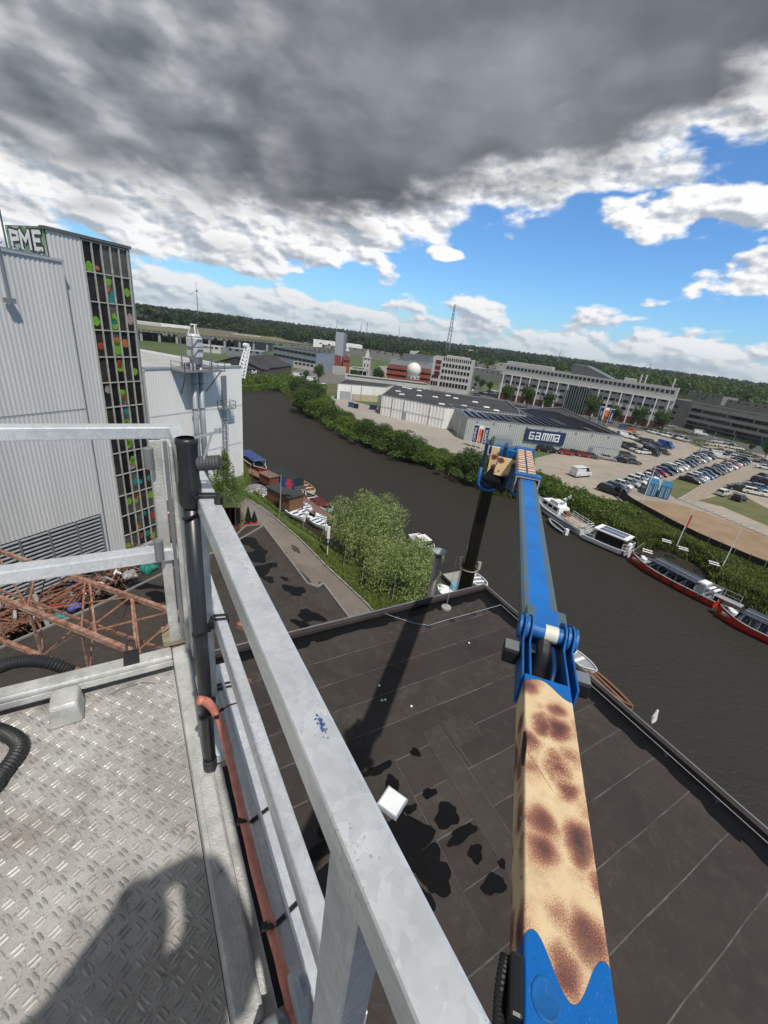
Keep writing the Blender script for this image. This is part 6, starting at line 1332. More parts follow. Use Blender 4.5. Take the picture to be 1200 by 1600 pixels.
# scrap yard between silo and low roof
def scrap(name, lab, mats_, n, seed, x0, x1, lmax=3.5, thick=(.03, .09)):
    gg = random.Random(seed); mb = MB()
    for i in range(n):
        f = gg.random(); px = x0+(x1-x0)*f; yt = 905-.46*(px-60); py = yt+gg.uniform(-12, 62 if px < 200 else 34); z = gg.uniform(1.6, 4.6); c = pg(px, py, z)
        a = gg.uniform(0, PI); L = gg.uniform(.6, lmax); e = gg.uniform(-.35, .35); d_ = Vector((math.cos(a)*math.cos(e), math.sin(a)*math.cos(e), math.sin(e)))*L/2
        mb.beam(c-d_, c+d_, gg.uniform(*thick), k=gg.randrange(len(mats_)))
    return tag(mb.build(name, mats_), lab, 'scrap', kind='stuff')
scrap('scrap_heap', 'tangled rusty bars heaped at the foot of the silo', [M_rust, M_rust2, M_rust2], 800, 4, -30, 275)
scrap('scrap_heap', 'mixed grey and coloured bits among the rusty bars', [M_lgrey, M_mgrey, M_white, M_red, M_tarp, M_rust], 150, 6, -20, 270, .9, (.05, .2))
scrap('scrap_heap', 'long grey pipes lying in the scrap by the louvres', [M_lgrey, M_gwall, M_rust], 26, 8, 0, 130, 5.5, (.12, .25))
for i, (x, y, r, c, lab) in enumerate([(231, 888, .75, (.01, .20, .15), 'crumpled teal tarpaulin in the scrap heap'), (115, 948, .45, (.10, .12, .40), 'small blue and white bundle in the scrap heap'), (203, 898, .6, (.35, .33, .32), 'pale crumpled sheet in the scrap heap'), (95, 962, .4, (.05, .25, .3), 'small turquoise bundle in the scrap heap')]):
    c0 = pg(x, y, 4.4); mb = MB(); gg = random.Random(i)
    mb.rings([[(c0.x+r*(1+.25*math.sin(3*t+i+ph*2))*math.cos(ph)*math.cos(t), c0.y+r*(1+.25*math.sin(4*t+i))*math.cos(ph)*math.sin(t), c0.z+r*.6*math.sin(ph)*(1+.2*math.sin(5*t))) for t in [2*PI*j/16 for j in range(16)]] for ph in [rad(-80+20*k) for k in range(9)]])
    tag(mb.build('tarpaulin_bundle', mat('bundle_%d' % i, c, .7, 0, .5, 4, .6, 9)), lab, 'tarpaulin')
# ---- rusty lattice jib
jb = thing('crane_jib', 'rusty lattice crane jib lying below the basket', 'crane jib', tuple(pd(100, 980, 8.5)))
def ext(a, b, f0, f1): return a.lerp(b, f0), a.lerp(b, f1)
CA = (pd(0, 861, 9.6), pd(285, 960, 7.9)); CB = (pd(0, 934, 8.3), pd(213, 1020, 7.3)); CC = (pd(0, 999, 9.0), pd(121, 1047, 8.4)); CD = (pd(0, 922, 10.4), pd(226, 1004, 9.2))
M_rl = mat('flaking_rust', (.26, .095, .05), .8, .1, .4, 9, .5, 40, col2=(.38, .27, .21), stain=.65)
for i, (C0, C1) in enumerate((CA, CB, CC, CD)):
    a, b = ext(C0, C1, -.5, 1.02 if i in (0, 1) else 1.6); m = MB(); w_ = (.075, .085, .08, .05)[i]
    m.beam(a, b, w_, w_*.9); m.beam(a+Vector((0, 0, -w_*.5)), b+Vector((0, 0, -w_*.5)), w_*1.1, .012); m.build('chord', M_rl if i < 3 else M_rust2, jb)
def nod(C, x):
    lo, hi = -.5, 1.7
    for _ in range(30):
        mid = (lo+hi)/2; p = C[0].lerp(C[1], mid)-EYE; u = CX+F*p.dot(RIGHT)/p.dot(fwd)
        if u < x: lo = mid
        else: hi = mid
    return C[0].lerp(C[1], lo)
for (Ca, xa, Cb, xb, w_) in [(CA, 133, CB, 127, .055), (CA, 140, CB, 150, .06), (CA, 205, CB, 213, .06), (CA, 208, CB, 218, .05), (CA, 205, CB, 132, .05), (CA, 270, CB, 135, .05), (CA, 205, CB, 50, .045), (CA, 133, CB, 42, .05), (CA, 60, CB, 42, .055), (CA, 60, CB, -30, .05), (CA, -10, CB, 45, .05),
    (CB, 45, CC, 66, .075), (CB, 127, CC, 140, .07), (CB, 127, CC, 66, .045), (CB, 50, CC, -10, .045), (CB, 210, CC, 140, .045), (CB, -20, CC, 10, .06),
    (CD, 50, CB, 48, .04), (CD, 130, CB, 127, .04), (CD, 212, CB, 210, .04), (CD, 130, CC, 66, .035), (CD, 60, CC, 68, .04), (CD, 146, CC, 140, .04), (CD, 60, CA, 75, .04), (CD, 140, CA, 140, .04), (CD, 212, CA, 205, .04), (CD, 30, CA, 75, .035), (CD, 95, CA, 140, .035), (CD, 180, CA, 205, .035), (CD, 225, CA, 282, .04), (CB, 212, CA, 282, .04)]:
    m = MB(); m.beam(nod(Ca, xa), nod(Cb, xb), w_*.6, w_*.45); m.build('lattice_bar', M_rust if w_ < .06 else M_rl, jb)
m = MB(); q = pd(275, 985, 7.9); Mq = fr(q, bearing(57)); m.box((-.24, -.26, -.12), (.2, .2, 0), Mq); m.build('end_plate', mat('lichen_board', (.33, .28, .18), .9, 0, .4, 8, .5, 40), jb)
for dz in (-.18, -.26): m = MB(); m.box((-.2, -.24, dz-.03), (.2, .2, dz), Mq); m.build('end_slat', M_rust2, jb)
o_ = pd(372, 975, 8.6); m = MB(); m.beam(o_, pd(420, 1000, 8.4), .11); m.beam(pd(385, 985, 8.6), pd(400, 1003, 8.5), .05); m.beam(pd(402, 988, 8.6), pd(388, 1003, 8.5), .05); m.beam(pd(395, 985, 8.6), pd(398, 1003, 8.5), .05); m.build('jib_tip', M_rust, jb)

# ================================================================ THE LIFT: MAST, BOOMS, JIB
lift = thing('boom_lift', 'blue articulated boom lift with giraffe-print arms carrying the basket', 'boom lift', (4.68, 18.72, 0.3)); bx, by = 4.68, 18.72
zt = 19.4; zsp = 26-19.3*math.tan(rad(30)); 
def zat(px, py): return hz_at(Vector((bx, by, 0)), px, py)
Mb = fr(Vector((bx, by, 0)), bearing(100))       # x across the picture
def octa(w, h, c): return [(-w+c, -h), (w-c, -h), (w, -h+c), (w, h-c), (w-c, h), (-w+c, h), (-w, h-c), (-w, -h+c)]
z1 = zat(735, 884); z2 = zat(765, 752)
M_bmetal = mat('greasy_black_boom', (.010, .010, .009), .22, .3, .3, 1.5, col2=(.018, .016, .009), stretch=(6, 6, .5), spec=.6)
m = MB(); m.prism(octa(.34, .36, .1), .3, z1-.15, Mb); m.build('mast_outer', M_bmetal, lift)
m = MB(); m.box((-.40, -.3, .3), (-.345, .3, z1-.2), Mb); m.build('mast_rail', M_lgrey, lift)
m = MB(); m.prism(octa(.285, .30, .08), z1-.15, z2+.3, Mb); m.build('mast_inner', M_bmetal, lift)
m = MB(); m.rings([[Mb @ Vector((.50*math.cos(t), .45*math.sin(t), z)) for t in [2*PI*j/24 for j in range(24)]] for z in (z1-.15, z1-.07)], capA=False, capB=False)
m.rings([[Mb @ Vector((r*math.cos(t), r*.9*math.sin(t), z1-.15)) for t in [2*PI*j/24 for j in range(24)]] for r in (.38, .50)], capA=False, capB=False); m.tube([Mb @ Vector((.46, 0, z1-.1)), Mb @ Vector((.46, 0, z1+.3))], .1, 10); m.tube([Mb @ Vector((-.44, .1, z1-.1)), Mb @ Vector((-.44, .1, z1+.35))], .1, 10); m.build('wear_collar', mat('worn_cream_collar', (.55, .50, .40), .5, .2, .5, 9), lift)
# yoke with giraffe panel: sits on top of the mast, opening towards us
zy0 = zat(755, 758); zy1 = zat(770, 692)
fy = -Vector((bx, by, 0)).normalized()                 # towards the camera
Yx = Vector((-fy.y, fy.x, 0)); Yx = Yx if Yx.x > 0 else -Yx
My = fr(Vector((bx, by, 0)), Yx, -fy)
for s_ in (-1, 1):
    m = MB(); m.box((s_*.42-.07, -.62, zy0+.35), (s_*.42+.07, .4, zy1+.05), My); m.build('yoke_plate', M_dblue, lift, bevel=.03)
pts = []
for j in range(13):
    t = PI+PI*j/12; pts.append((.43*math.cos(t), .38*math.sin(t)))
m = MB()
loopz = [My @ Vector((-.45, -.64, zy0+1.0))]+[My @ Vector((.45*math.cos(PI+PI*j/10), -.66, zy0+.38+.38*math.sin(PI+PI*j/10))) for j in range(11)]+[My @ Vector((.45, -.64, zy0+1.0))]
m.tube(loopz, .075, 8); m.build('yoke_loop', M_blue, lift, smooth=True)
m = MB(); m.box((-.16, -.58, zy0+.75), (.16, -.42, zy1-.05), My, taper=(1.1, 1)); m.build('giraffe_panel', M_gir, lift)
m = MB(); m.box((-.5, -.5, zy0+.0), (.5, .5, zy0+.34), My); m.build('yoke_base', M_dblue, lift)
m = MB(); m.tube([My @ Vector((-.15, -.62, zy0+.55)), My @ Vector((.15, -.62, zy0+.55))], .1, 10); m.build('hose_roller', M_lgrey, lift)
# cross beam to the upper boom
Kp = pd(820, 705, 18.0); q = pd(770, 696, 18.9); m = MB(); m.beam(q+Vector((0, 0, -.15)), Kp+Vector((.35, 0, -.2)), .9, .35); m.build('cross_beam', M_blue, lift, bevel=.04)
m = MB(); a = pd(790, 712, 18.3); m.beam(a+Vector((-.45, -.5, -.35)), a+Vector((.45, -.5, -.45)), .12, .8); m.build('giraffe_side_panel', M_gir, lift)
m = MB(); m.tube([a+Vector((-.6, .2, -.9)), a+Vector((.35, -.1, -1.4))], .38, 14); m.build('slew_drum', M_black, lift, smooth=True)
m = MB(); b = pd(805, 715, 18.0); m.beam(b+Vector((.1, 0, -.3)), b+Vector((-.1, -.2, -1.35)), .75, .4); m.build('knuckle_arm', M_dblue, lift)
# upper boom: two telescoping boxes
P0 = pd(848, 985, 6.0); K0 = pd(820, 705, 18.0); bd = (P0-K0).normalized()
bs = bd.cross(Vector((0, 0, 1))).normalized(); bs = bs if bs.x > 0 else -bs; bu = bs.cross(bd).normalized(); bu = bu if bu.z > 0 else -bu
def boomM(O): return Matrix(((bs.x, bd.x, bu.x, O.x), (bs.y, bd.y, bu.y, O.y), (bs.z, bd.z, bu.z, O.z), (0, 0, 0, 1)))
Lb = (P0-K0).length
def t_at(y):
    lo, hi = 0, 1
    for _ in range(40):
        mid = (lo+hi)/2; p = K0.lerp(P0, mid)-EYE; v = CY-F*p.dot(UP)/p.dot(fwd)
        if v < y: lo = mid
        else: hi = mid
    return lo*Lb
tc = t_at(748)
def obox(w, h, y0, y1, dz=0, c=.06): # local prism along y, top face at z=dz
    pts = [(-w/2+c, dz), (-w/2, dz-c), (-w/2, dz-h+c), (-w/2+c, dz-h), (w/2-c, dz-h), (w/2, dz-h+c), (w/2, dz-c), (w/2-c, dz)]
    mb = MB(); mb.rings([[(x, y, z) for x, z in pts] for y in (y0, y1)]); return mb
def stripes(T, b, co):
    w = T.n.new('ShaderNodeTexWave'); w.wave_type = 'BANDS'; w.bands_direction = 'Y'; T.put(w.inputs['Vector'], T.v('ADD', co, T.v('MULTIPLY', T.comb(T.m('ABSOLUTE', T.sep(co)[0]), 0, 0), (0, 0, 0)))); w.inputs['Scale'].default_value = .9; w.inputs['Distortion'].default_value = 5; w.inputs['Detail'].default_value = 3; w.inputs['Detail Scale'].default_value = 1.6
    T.put(b.inputs['Base Color'], T.ramp(w.outputs['Fac'], [(.3, (.62, .46, .36)), (.5, (.70, .56, .48)), (.66, (.27, .12, .09)), (.9, (.20, .08, .07))])); b.inputs['Roughness'].default_value = .5
M_str = mat('giraffe_print_long', (.6, .4, .3), extra=stripes)
obox(.62, .42, -.3, tc, .03, .04).build('outer_boom', M_str, lift, M=boomM(K0))
m = MB(); m.box((-.02, -.3, .03), (.03, tc, .05)); m.build('hose_strip', M_dblue, lift, M=boomM(K0))
m = MB(); m.box((-.40, -.6, -.75), (.40, -.1, .08)); m.build('boom_tail', M_blue, lift, M=boomM(K0), bevel=.03)
m = MB()
for a, b in [((-.42, tc-.28, .03), (.42, tc+.12, .13)), ((-.42, tc-.28, -.60), (.42, tc+.12, -.52)), ((-.42, tc-.28, -.52), (-.33, tc+.12, .03)), ((.33, tc-.28, -.52), (.42, tc+.12, .03))]: m.box(a, b)
m.build('boom_collar', M_blue, lift, M=boomM(K0), bevel=.015)
m = MB(); m.box((-.34, tc+.12, .035), (.34, tc+.15, .06)); m.box((-.385, tc+.12, -.5), (-.345, tc+.16, .05)); m.box((.345, tc+.12, -.5), (.385, tc+.16, .05)); m.build('wear_pad', mat('tan_wear_pad', (.50, .36, .24), .6), lift, M=boomM(K0))
for i in range(5):
    m = MB(); m.tube([(-.3+i*.15, tc-.1, .13), (-.3+i*.15, tc-.1, .155)], .022, 8); m.build('bolt', M_lgrey, lift, M=boomM(K0))
obox(.56, .34, tc+.02, Lb-.05, 0, .045).build('inner_boom', M_blueworn, lift, M=boomM(K0), bevel=.004)
# jib and pivot
J0 = pd(855, 1062, 4.7); J1 = pd(888, 1520, 2.4); jd = (J1-J0).normalized(); js = jd.cross(Vector((0, 0, 1))).normalized(); js = js if js.x > 0 else -js; ju = js.cross(jd).normalized(); ju = ju if ju.z > 0 else -ju
LJ = (J1-J0).length
def jM(O): return Matrix(((js.x, jd.x, ju.x, O.x), (js.y, jd.y, ju.y, O.y), (js.z, jd.z, ju.z, O.z), (0, 0, 0, 1)))
def jibpaint(T, b, co):
    x, y, z = T.sep(co)
    wv = T.m('MULTIPLY', T.m('SINE', T.m('ADD', T.m('MULTIPLY', x, 12.0), 2.2)), .07)
    wv = T.m('ADD', wv, T.m('MULTIPLY', x, -.25))
    wv2 = T.m('MULTIPLY', T.m('COSINE', T.m('ADD', T.m('MULTIPLY', x, 15.5), 3.0)), .13)
    e0 = T.m('ADD', y, wv); e1_ = T.m('ADD', y, wv2)
    m0 = T.m('LESS_THAN', e0, .13); m1 = T.m('GREATER_THAN', e1_, LJ+.0)
    msk = T.m('MAXIMUM', m0, m1); edge = T.m('MAXIMUM', T.m('LESS_THAN', T.m('ABSOLUTE', T.m('SUBTRACT', e0, .13)), .004), T.m('LESS_THAN', T.m('ABSOLUTE', T.m('SUBTRACT', e1_, LJ)), .003))
    w = T.v('ADD', co, T.v('SCALE', T.v('SUBTRACT', T.noise(co, 3.0, 2, .5, out=1), (.5, .5, .5)), None, .24))
    v = T.node('ShaderNodeTexVoronoi'); T.put(v.inputs['Vector'], T.v('MULTIPLY', w, (1, .82, 1))); v.inputs['Scale'].default_value = 3.9; v.inputs['Randomness'].default_value = .75
    sp = T.noise(co, 260, 2, .9); sp2 = T.noise(co, 95, 2, .8)
    dd = T.m('ADD', v.outputs['Distance'], T.m('ADD', T.m('MULTIPLY', T.m('SUBTRACT', sp, .5), 1.1), T.m('MULTIPLY', T.m('SUBTRACT', sp2, .5), .55)))
    cream = T.mix(T.noise(co, 6, 3), (.74, .59, .36), (.60, .44, .27))
    spot = T.ramp(dd, [(.08, (.055, .035, .036)), (.26, (.13, .050, .042)), (.42, (.30, .115, .075)), (.56, (.52, .27, .15))])
    col = T.mix(T.sstep(dd, .45, .60), spot, cream)
    gr0 = T.mix(T.m('MULTIPLY', T.ramp(T.noise(co, 4, 5, .7), [(.55, 0.0), (.75, .4)]), 1.0), (.004, .12, .42), (.004, .05, .16))
    gr = T.mix(T.m('MULTIPLY', T.ramp(T.noise(co, 14, 6, .75), [(.56, 0.0), (.68, 1.0)]), .4), gr0, (.02, .04, .07)); gr = T.mix(T.m('MULTIPLY', T.ramp(T.noise(T.v('MULTIPLY', co, (1, .15, 1)), 130, 3, .7), [(.64, 0.0), (.68, 1.0)]), .4), gr, (.25, .34, .45))
    col = T.mix(T.m('MULTIPLY', T.ramp(T.noise(co, 3.2, 6, .75), [(.52, 0.0), (.66, 1.0)]), .35), col, (.30, .19, .11))
    c = T.mix(msk, col, gr); c = T.mix(T.m('MULTIPLY', edge, .7), c, (.02, .04, .08))
    T.put(b.inputs['Base Color'], c); T.put(b.inputs['Roughness'], T.m('ADD', .36, T.m('MULTIPLY', T.m('SUBTRACT', 1.0, msk), .22)))
    bn = T.n.new('ShaderNodeBump'); bn.inputs['Strength'].default_value = .2; bn.inputs['Distance'].default_value = .002; T.put(bn.inputs['Height'], sp); T.l.new(bn.outputs[0], b.inputs['Normal'])
M_jib = mat('jib_giraffe_paint', (.8, .6, .3), extra=jibpaint)
jw = .50
jm = obox(jw, .40, .0, LJ+1.0, 0, .012); jm.build('jib_box', M_jib, lift, M=jM(J0), bevel=.006)
# thin welded plate outline and oval access hole
pl_ = [(-.235, .70), (-.05, .52), (.03, .53), (.235, .86), (.235, 1.18), (.06, 1.42), (-.02, 1.40), (-.235, 1.08)]
m = MB(); m.prism([(x, y) for x, y in pl_], .0, .006); m.build('stiffener_plate', M_jib, lift, M=jM(J0), bevel=.003)
m = MB(); m.prism([(-.18*math.cos(2*PI*j/20)-.24, .095*math.sin(2*PI*j/20)) for j in range(20)], 0, .006, Matrix(((0, 0, -1, -jw/2), (1, 0, 0, 1.30), (0, 1, 0, -.0), (0, 0, 0, 1))))
m.build('access_hole', M_black, lift, M=jM(J0))
for x in (-.13, .12):
    m = MB(); m.rings([[(x+r*math.cos(2*PI*j/20), LJ+.22+(.12 if x > 0 else -.06)+r*1.2*math.sin(2*PI*j/20), z) for j in range(20)] for r, z in ((.082, .0), (.080, .005), (.070, .007), (.06, .006))], capA=False); m.build('round_boss', mat('jib_blue', (.004, .115, .41), extra=grime((.004, .115, .38))), lift, M=jM(J0))
for i in range(5):
    m = MB(); m.tube([(-jw/2-.002, 1.55+i*.14, -.06), (-jw/2-.014, 1.55+i*.14, -.06)], .012, 8); m.build('bolt', M_lgrey, lift, M=jM(J0))
# pivot: plates, pin, label sleeve, hoses
PV = pd(856, 990, 5.45); pM = fr(PV, js, None); 
pM = Matrix(((js.x, jd.x, ju.x, PV.x), (js.y, jd.y, ju.y, PV.y), (js.z, jd.z, ju.z, PV.z), (0, 0, 0, 1)))
dJ = (J0-PV).dot(jd); up_ = (J0-PV).dot(ju)
def xtube(x0, x1, r, name, m_, y=0, z=0, sm=True):
    mb = MB(); mb.tube([(x0, y, z), (x1, y, z)], r, 24); return mb.build(name, m_, lift, M=pM, bevel=.004)
xtube(-.33, .36, .105, 'pivot_pin', M_blue); xtube(-.05, .115, .112, 'label_sleeve', mat('cream_label', (.70, .67, .58), .5, 0, .12, 6, stain=.2))
for x in (-.36, -.27, .24, .33):
    xtube(x-.018, x+.018, .155, 'pin_boss', M_blue)
for x in (-.30, -.215, .20, .30):
    prof = [(-.42, -.02), (-.15, .12), (.02, .15), (.12, .10), (.2, -.05), (dJ+.02, up_+.0), (dJ+.06, up_-.40), (.05, -.45), (-.15, -.3), (-.42, -.45)]
    mb = MB(); mb.rings([[(xx, y, z) for y, z in prof] for xx in (x-.012, x+.012)]); mb.build('side_plate', M_blue, lift, M=pM, bevel=.004)
m = MB(); m.box((-.27, -.62, -.3), (.27, -.12, .02)); m.build('boom_head', M_blueworn, lift, M=pM, bevel=.02)
m = MB(); m.box((-.20, -.3, -.62), (.20, dJ, -.55)); m.build('knuckle_floor', M_black, lift, M=pM)
def corr_hose(pts, r, pitch=.018, name='corrugated_hose', parent=None, m_=None, M=None, n=14, amp=.14):
    P = [Vector(p) for p in pts]; C_ = []
    for i in range(len(P)-1):
        p0 = P[max(i-1, 0)]; p1 = P[i]; p2 = P[i+1]; p3 = P[min(i+2, len(P)-1)]; L = (p2-p1).length; k = max(2, int(L/(pitch/2)))
        for j in range(k):
            t = j/k; C_.append(.5*((2*p1)+(-p0+p2)*t+(2*p0-5*p1+4*p2-p3)*t*t+(-p0+3*p1-3*p2+p3)*t**3))
    C_.append(P[-1]); rs = [r*(1+(amp if i % 2 else -amp)*.5) for i in range(len(C_))]
    mb = MB(); mb.tube(C_, rs, n); o = mb.build(name, m_ or M_blackrub, parent, M=M, smooth=False); return o
corr_hose([(-.03, .12, -.10), (-.05, .35, -.12), (-.09, .55, -.22), (-.1, .75, -.35)], .085, .03, 'corrugated_hose', lift, M_black, pM)
corr_hose([(.08, .10, -.14), (.10, .45, -.2), (.06, .7, -.35)], .035, .05, 'hydraulic_hose', lift, M_dblue, pM, amp=.0)
m = MB(); m.box((-.52, .20, -.30), (-.33, .46, -.10)); m.build('junction_box', M_black, lift, M=pM, bevel=.025)
m = MB(); m.box((.34, .32, -.38), (.52, .58, -.18)); m.build('junction_box', M_black, lift, M=pM, bevel=.025)
m = MB(); m.box((-.51, .23, -.099), (-.34, .43, -.09)); m.build('box_lid', M_mgrey, lift, M=pM); m = MB(); m.box((.35, .35, -.179), (.51, .55, -.17)); m.build('box_lid', M_mgrey, lift, M=pM)
# lower left fitting on the jib
m = MB(); m.box((-.33, LJ+.02, -.22), (-.252, LJ+.30, .02)); m.build('cable_gland_box', M_black, lift, M=jM(J0), bevel=.02)
corr_hose([(-.34, LJ+.03, -.05), (-.36, LJ+.20, -.08), (-.34, LJ+.45, -.18), (-.3, LJ+.8, -.4)], .034, .02, 'corrugated_hose', lift, M_black, jM(J0))
# ================================================================ THE BASKET
bU = bearing(-33); bV = Vector((bU.y, -bU.x, 0)); 
BM = Matrix(((bU.x, bV.x, 0, 0), (bU.y, bV.y, 0, 0), (0, 0, 1, CAMZ), (0, 0, 0, 1)))      # local: u, v, z (z = -h)
bk = thing('lift_basket', 'aluminium work basket with tread-plate floor and square rails', 'basket', tuple(BM @ Vector((.4, -.4, -1.6))))
def bb(name, u0_, u1, v0_, v1, h0, h1, m_=None, bev=.005, label=None):
    mb = MB(); mb.box((u0_, v0_, -h1), (u1, v1, -h0)); o = mb.build(name, m_ or M_galv, bk, M=BM, bevel=bev)
    if label: o['label'] = label
    return o
# right-hand side
bb('top_rail', -.9, 1.715, .12, .165, .41, .462)
bb('mid_rail', .19, 1.56, .17, .207, .93, .985)
bb('lower_rail', .20, 1.50, .183, .250, 1.40, 1.455)
bb('lower_flange', -.3, 1.45, .207, .215, 1.36, 1.40)
bb('toe_board', .40, 1.705, .052, .118, 1.42, 1.445, M_dirtyalu, .008); bb('toe_side', .40, 1.70, .052, .060, 1.445, 1.535, M_dirtyalu, .002)
bb('toe_outer_side', .38, 1.70, .118, .150, 1.47, 1.535, M_dirtyalu, .004)
bb('toe_cap', .385, .40, .05, .12, 1.42, 1.50, M_mgrey, .004)
# raised weld pad on the toe board
m = MB(); pad = [(.72, .075), (.76, .066), (1.0, .068), (1.03, .085), (1.01, .112), (.74, .113)]; m.prism(pad, -1.42, -1.412); m.build('weld_pad', M_dirtyalu, bk, M=BM, bevel=.004)
# posts
bb('corner_post', 1.66, 1.71, .112, .165, .465, 1.60, M_dirtyalu, .004); bb('corner_post_face', 1.60, 1.655, .128, .134, .465, 1.42, M_dirtyalu, .001)
bb('middle_post', 1.20, 1.245, .128, .166, .465, 1.42, M_dirtyalu, .004)
bb('near_post', .155, .215, .125, .166, .462, 1.62, M_galv, .004)
bb('near_post_web', .19, .21, .166, .205, .9, 1.5, M_galv, .002)
bb('post_base', 1.05, 1.45, .118, .183, 1.38, 1.42, M_galv, .004)
# left to right front side (across the picture)
bb('top_rail', 1.715, 1.775, -2.6, .165, .41, .455)
bb('mid_rail', 1.70, 1.76, -2.6, .115, .915, .968)
bb('toe_board', 1.645, 1.715, -2.6, .05, 1.42, 1.446, M_dirtyalu, .008); bb('toe_side', 1.70, 1.712, -2.6, .05, 1.446, 1.56, M_dirtyalu, .002)
bb('toe_inner_lip', 1.645, 1.652, -2.6, .05, 1.446, 1.475, M_dirtyalu, .002)
m = MB(); m.box((1.525, -.39, -1.53), (1.645, -.28, -1.43), taper=(.9, .82)); m.build('toe_bracket', M_dirtyalu, bk, M=BM, bevel=.012)
bb('gate_post', 1.715, 1.735, .05, .09, .46, 1.40, M_dirtyalu, .003); bb('gate_strip', 1.70, 1.712, .095, .11, .46, 1.40, M_mgrey, .001)
for h0, h1 in ((.48, .56), (.86, .95)):
    m = MB(); m.tube([(1.69, .045, -h1), (1.69, .045, -h0)], .017, 14); m.build('gate_hinge', M_mgrey, bk, M=BM, bevel=.002)
# tread plate floor and its raised bars
bb('floor_plate', -.9, 1.70, -2.6, .05, 1.53, 1.536, M_tread, 0)
tb = MB(); g_ = random.Random(2); s_ = .041
def lozenge(mb, cu, cv, L, W, ang, z):
    c, s = math.cos(ang), math.sin(ang); i = len(mb.v)
    for (x, y, zz_) in [(-L/2, 0, 0), (-L*.25, -W/2, 0), (L*.25, -W/2, 0), (L/2, 0, 0), (L*.25, W/2, 0), (-L*.25, W/2, 0), (-L*.28, 0, .0022), (L*.28, 0, .0022)]:
        mb.v.append((cu+x*c-y*s, cv+x*s+y*c, z+zz_*1.4))
    for f in [(0, 1, 6), (1, 2, 7, 6), (2, 3, 7), (3, 4, 7), (4, 5, 6, 7), (5, 0, 6)]: mb.f.append(tuple(i+j for j in f)); mb.mi.append(0)
for i in range(-4, 42):
    for j in range(-38, 2):
        u_ = .10+i*s_; v_ = .03+j*s_*.92; 
        if v_ > .035 or v_ < -1.5 or u_ > 1.66: continue
        a = rad(58) if (i+j) % 2 else rad(-32)
        for k in (-1, 1):
            du, dv = -math.sin(a)*.0064*k, math.cos(a)*.0064*k; lozenge(tb, u_+du+g_.uniform(-.001, .001), v_+dv, .034*g_.uniform(.92, 1.06), .0085, a+g_.uniform(-.03, .03), -1.5299)
o = tb.build('tread_bars', M_treadbar, bk, M=BM); o['kind'] = 'stuff'
# under the basket: black beam added for the gap's shade, and a bracket
bb('gap_shade_beam', -.6, 1.3, .02, .30, 1.78, 1.95, M_black, .01); bb('support_bracket', .0, .22, .30, .62, 1.62, 1.70, M_black, .01)
bb('fitting', .10, .135, .335, .37, 1.56, 1.60, M_lgrey, .003)
# bent pipe and clamp at the bottom
m = MB(); m.tube([BM @ Vector(p) for p in [(.26, .0, -1.40), (.31, .06, -1.38), (.36, .12, -1.35), (.365, .145, -1.37), (.34, .15, -1.5)]], [.022, .023, .024, .024, .022], 14); m.build('bent_pipe', M_mgrey, bk, smooth=True)
m = MB(); m.tube([BM @ Vector(p) for p in [(.36, .165, -1.30), (.36, .18, -1.30)]], .045, 20); m.tube([BM @ Vector((.375, .185, -1.30)), BM @ Vector((.375, .2, -1.295))], .018, 6); m.build('pipe_clamp', M_lgrey, bk)
# ---- tube, hoses, ties: lie on the basket, so things of their own
tu, tv = 1.03, .098
pt_ = thing('drain_pipe', 'black upright plastic pipe with a wider sleeve tied to the basket rails', 'pipe', tuple(BM @ Vector((tu, tv, -1.42))))
def BV(u, v, h): return BM @ Vector((u, v, -h))
top = BV(1.045, .108, .275); bot = BV(1.03, .108, 1.395); dT = (bot-top).normalized()
def along(s): return top+dT*s
m = MB(); m.tube([along(.16), along(1.09)], .0188, 24); m.build('pipe', M_tube, pt_, smooth=True)
m = MB(); m.tube([along(0), along(.002), along(.012), along(.018), along(.06), along(.10), along(.115), along(.16), along(.172)], [.021, .0255, .0255, .0235, .0228, .024, .0268, .0268, .0225], 26, caps=False); m.tube([along(.012), along(.013)], .021, 26); m.build('sleeve', M_tube, pt_, smooth=True)
for s__ in (1.075, 1.093, 1.108): m = MB(); m.tube([along(s__), along(s__+.012)], .0215, 22); m.build('end_ring', M_tube, pt_, bevel=.002)
q0 = along(.065); sd3 = (RIGHT*.96+UP*.1+fwd*.2).normalized()
mb = MB(); P_ = [q0+sd3*(.02+.0035*i) for i in range(16)]; mb.tube(P_, [.0185 if i % 2 else .0168 for i in range(16)], 18); mb.build('side_stub', mat('grey_ribbed_plastic', (.085, .085, .088), .5, 0, .2, 8), pt_)
hs = thing('red_hose', 'dusty red-orange hose tied along the lower basket rail', 'hose', tuple(BV(.8, .15, 1.4)))
HP_ = [BV(.985, .084, 1.035), BV(.990, .108, 1.06), BV(.985, .135, 1.13), BV(.955, .150, 1.22), BV(.90, .160, 1.31), BV(.80, .163, 1.36), BV(.64, .163, 1.375), BV(.47, .166, 1.365), BV(.38, .165, 1.36), BV(.30, .160, 1.38)]
mb = MB(); C_ = []
for i in range(len(HP_)-1):
    p0, p1, p2, p3 = HP_[max(i-1, 0)], HP_[i], HP_[i+1], HP_[min(i+2, len(HP_)-1)]
    for j in range(6): t = j/6; C_.append(.5*((2*p1)+(-p0+p2)*t+(2*p0-5*p1+4*p2-p3)*t*t+(-p0+3*p1-3*p2+p3)*t**3))
mb.tube(C_, [.0125+.0006*math.sin(i*1.3) for i in range(len(C_))], 16); mb.build('hose', M_orange, hs, smooth=True)
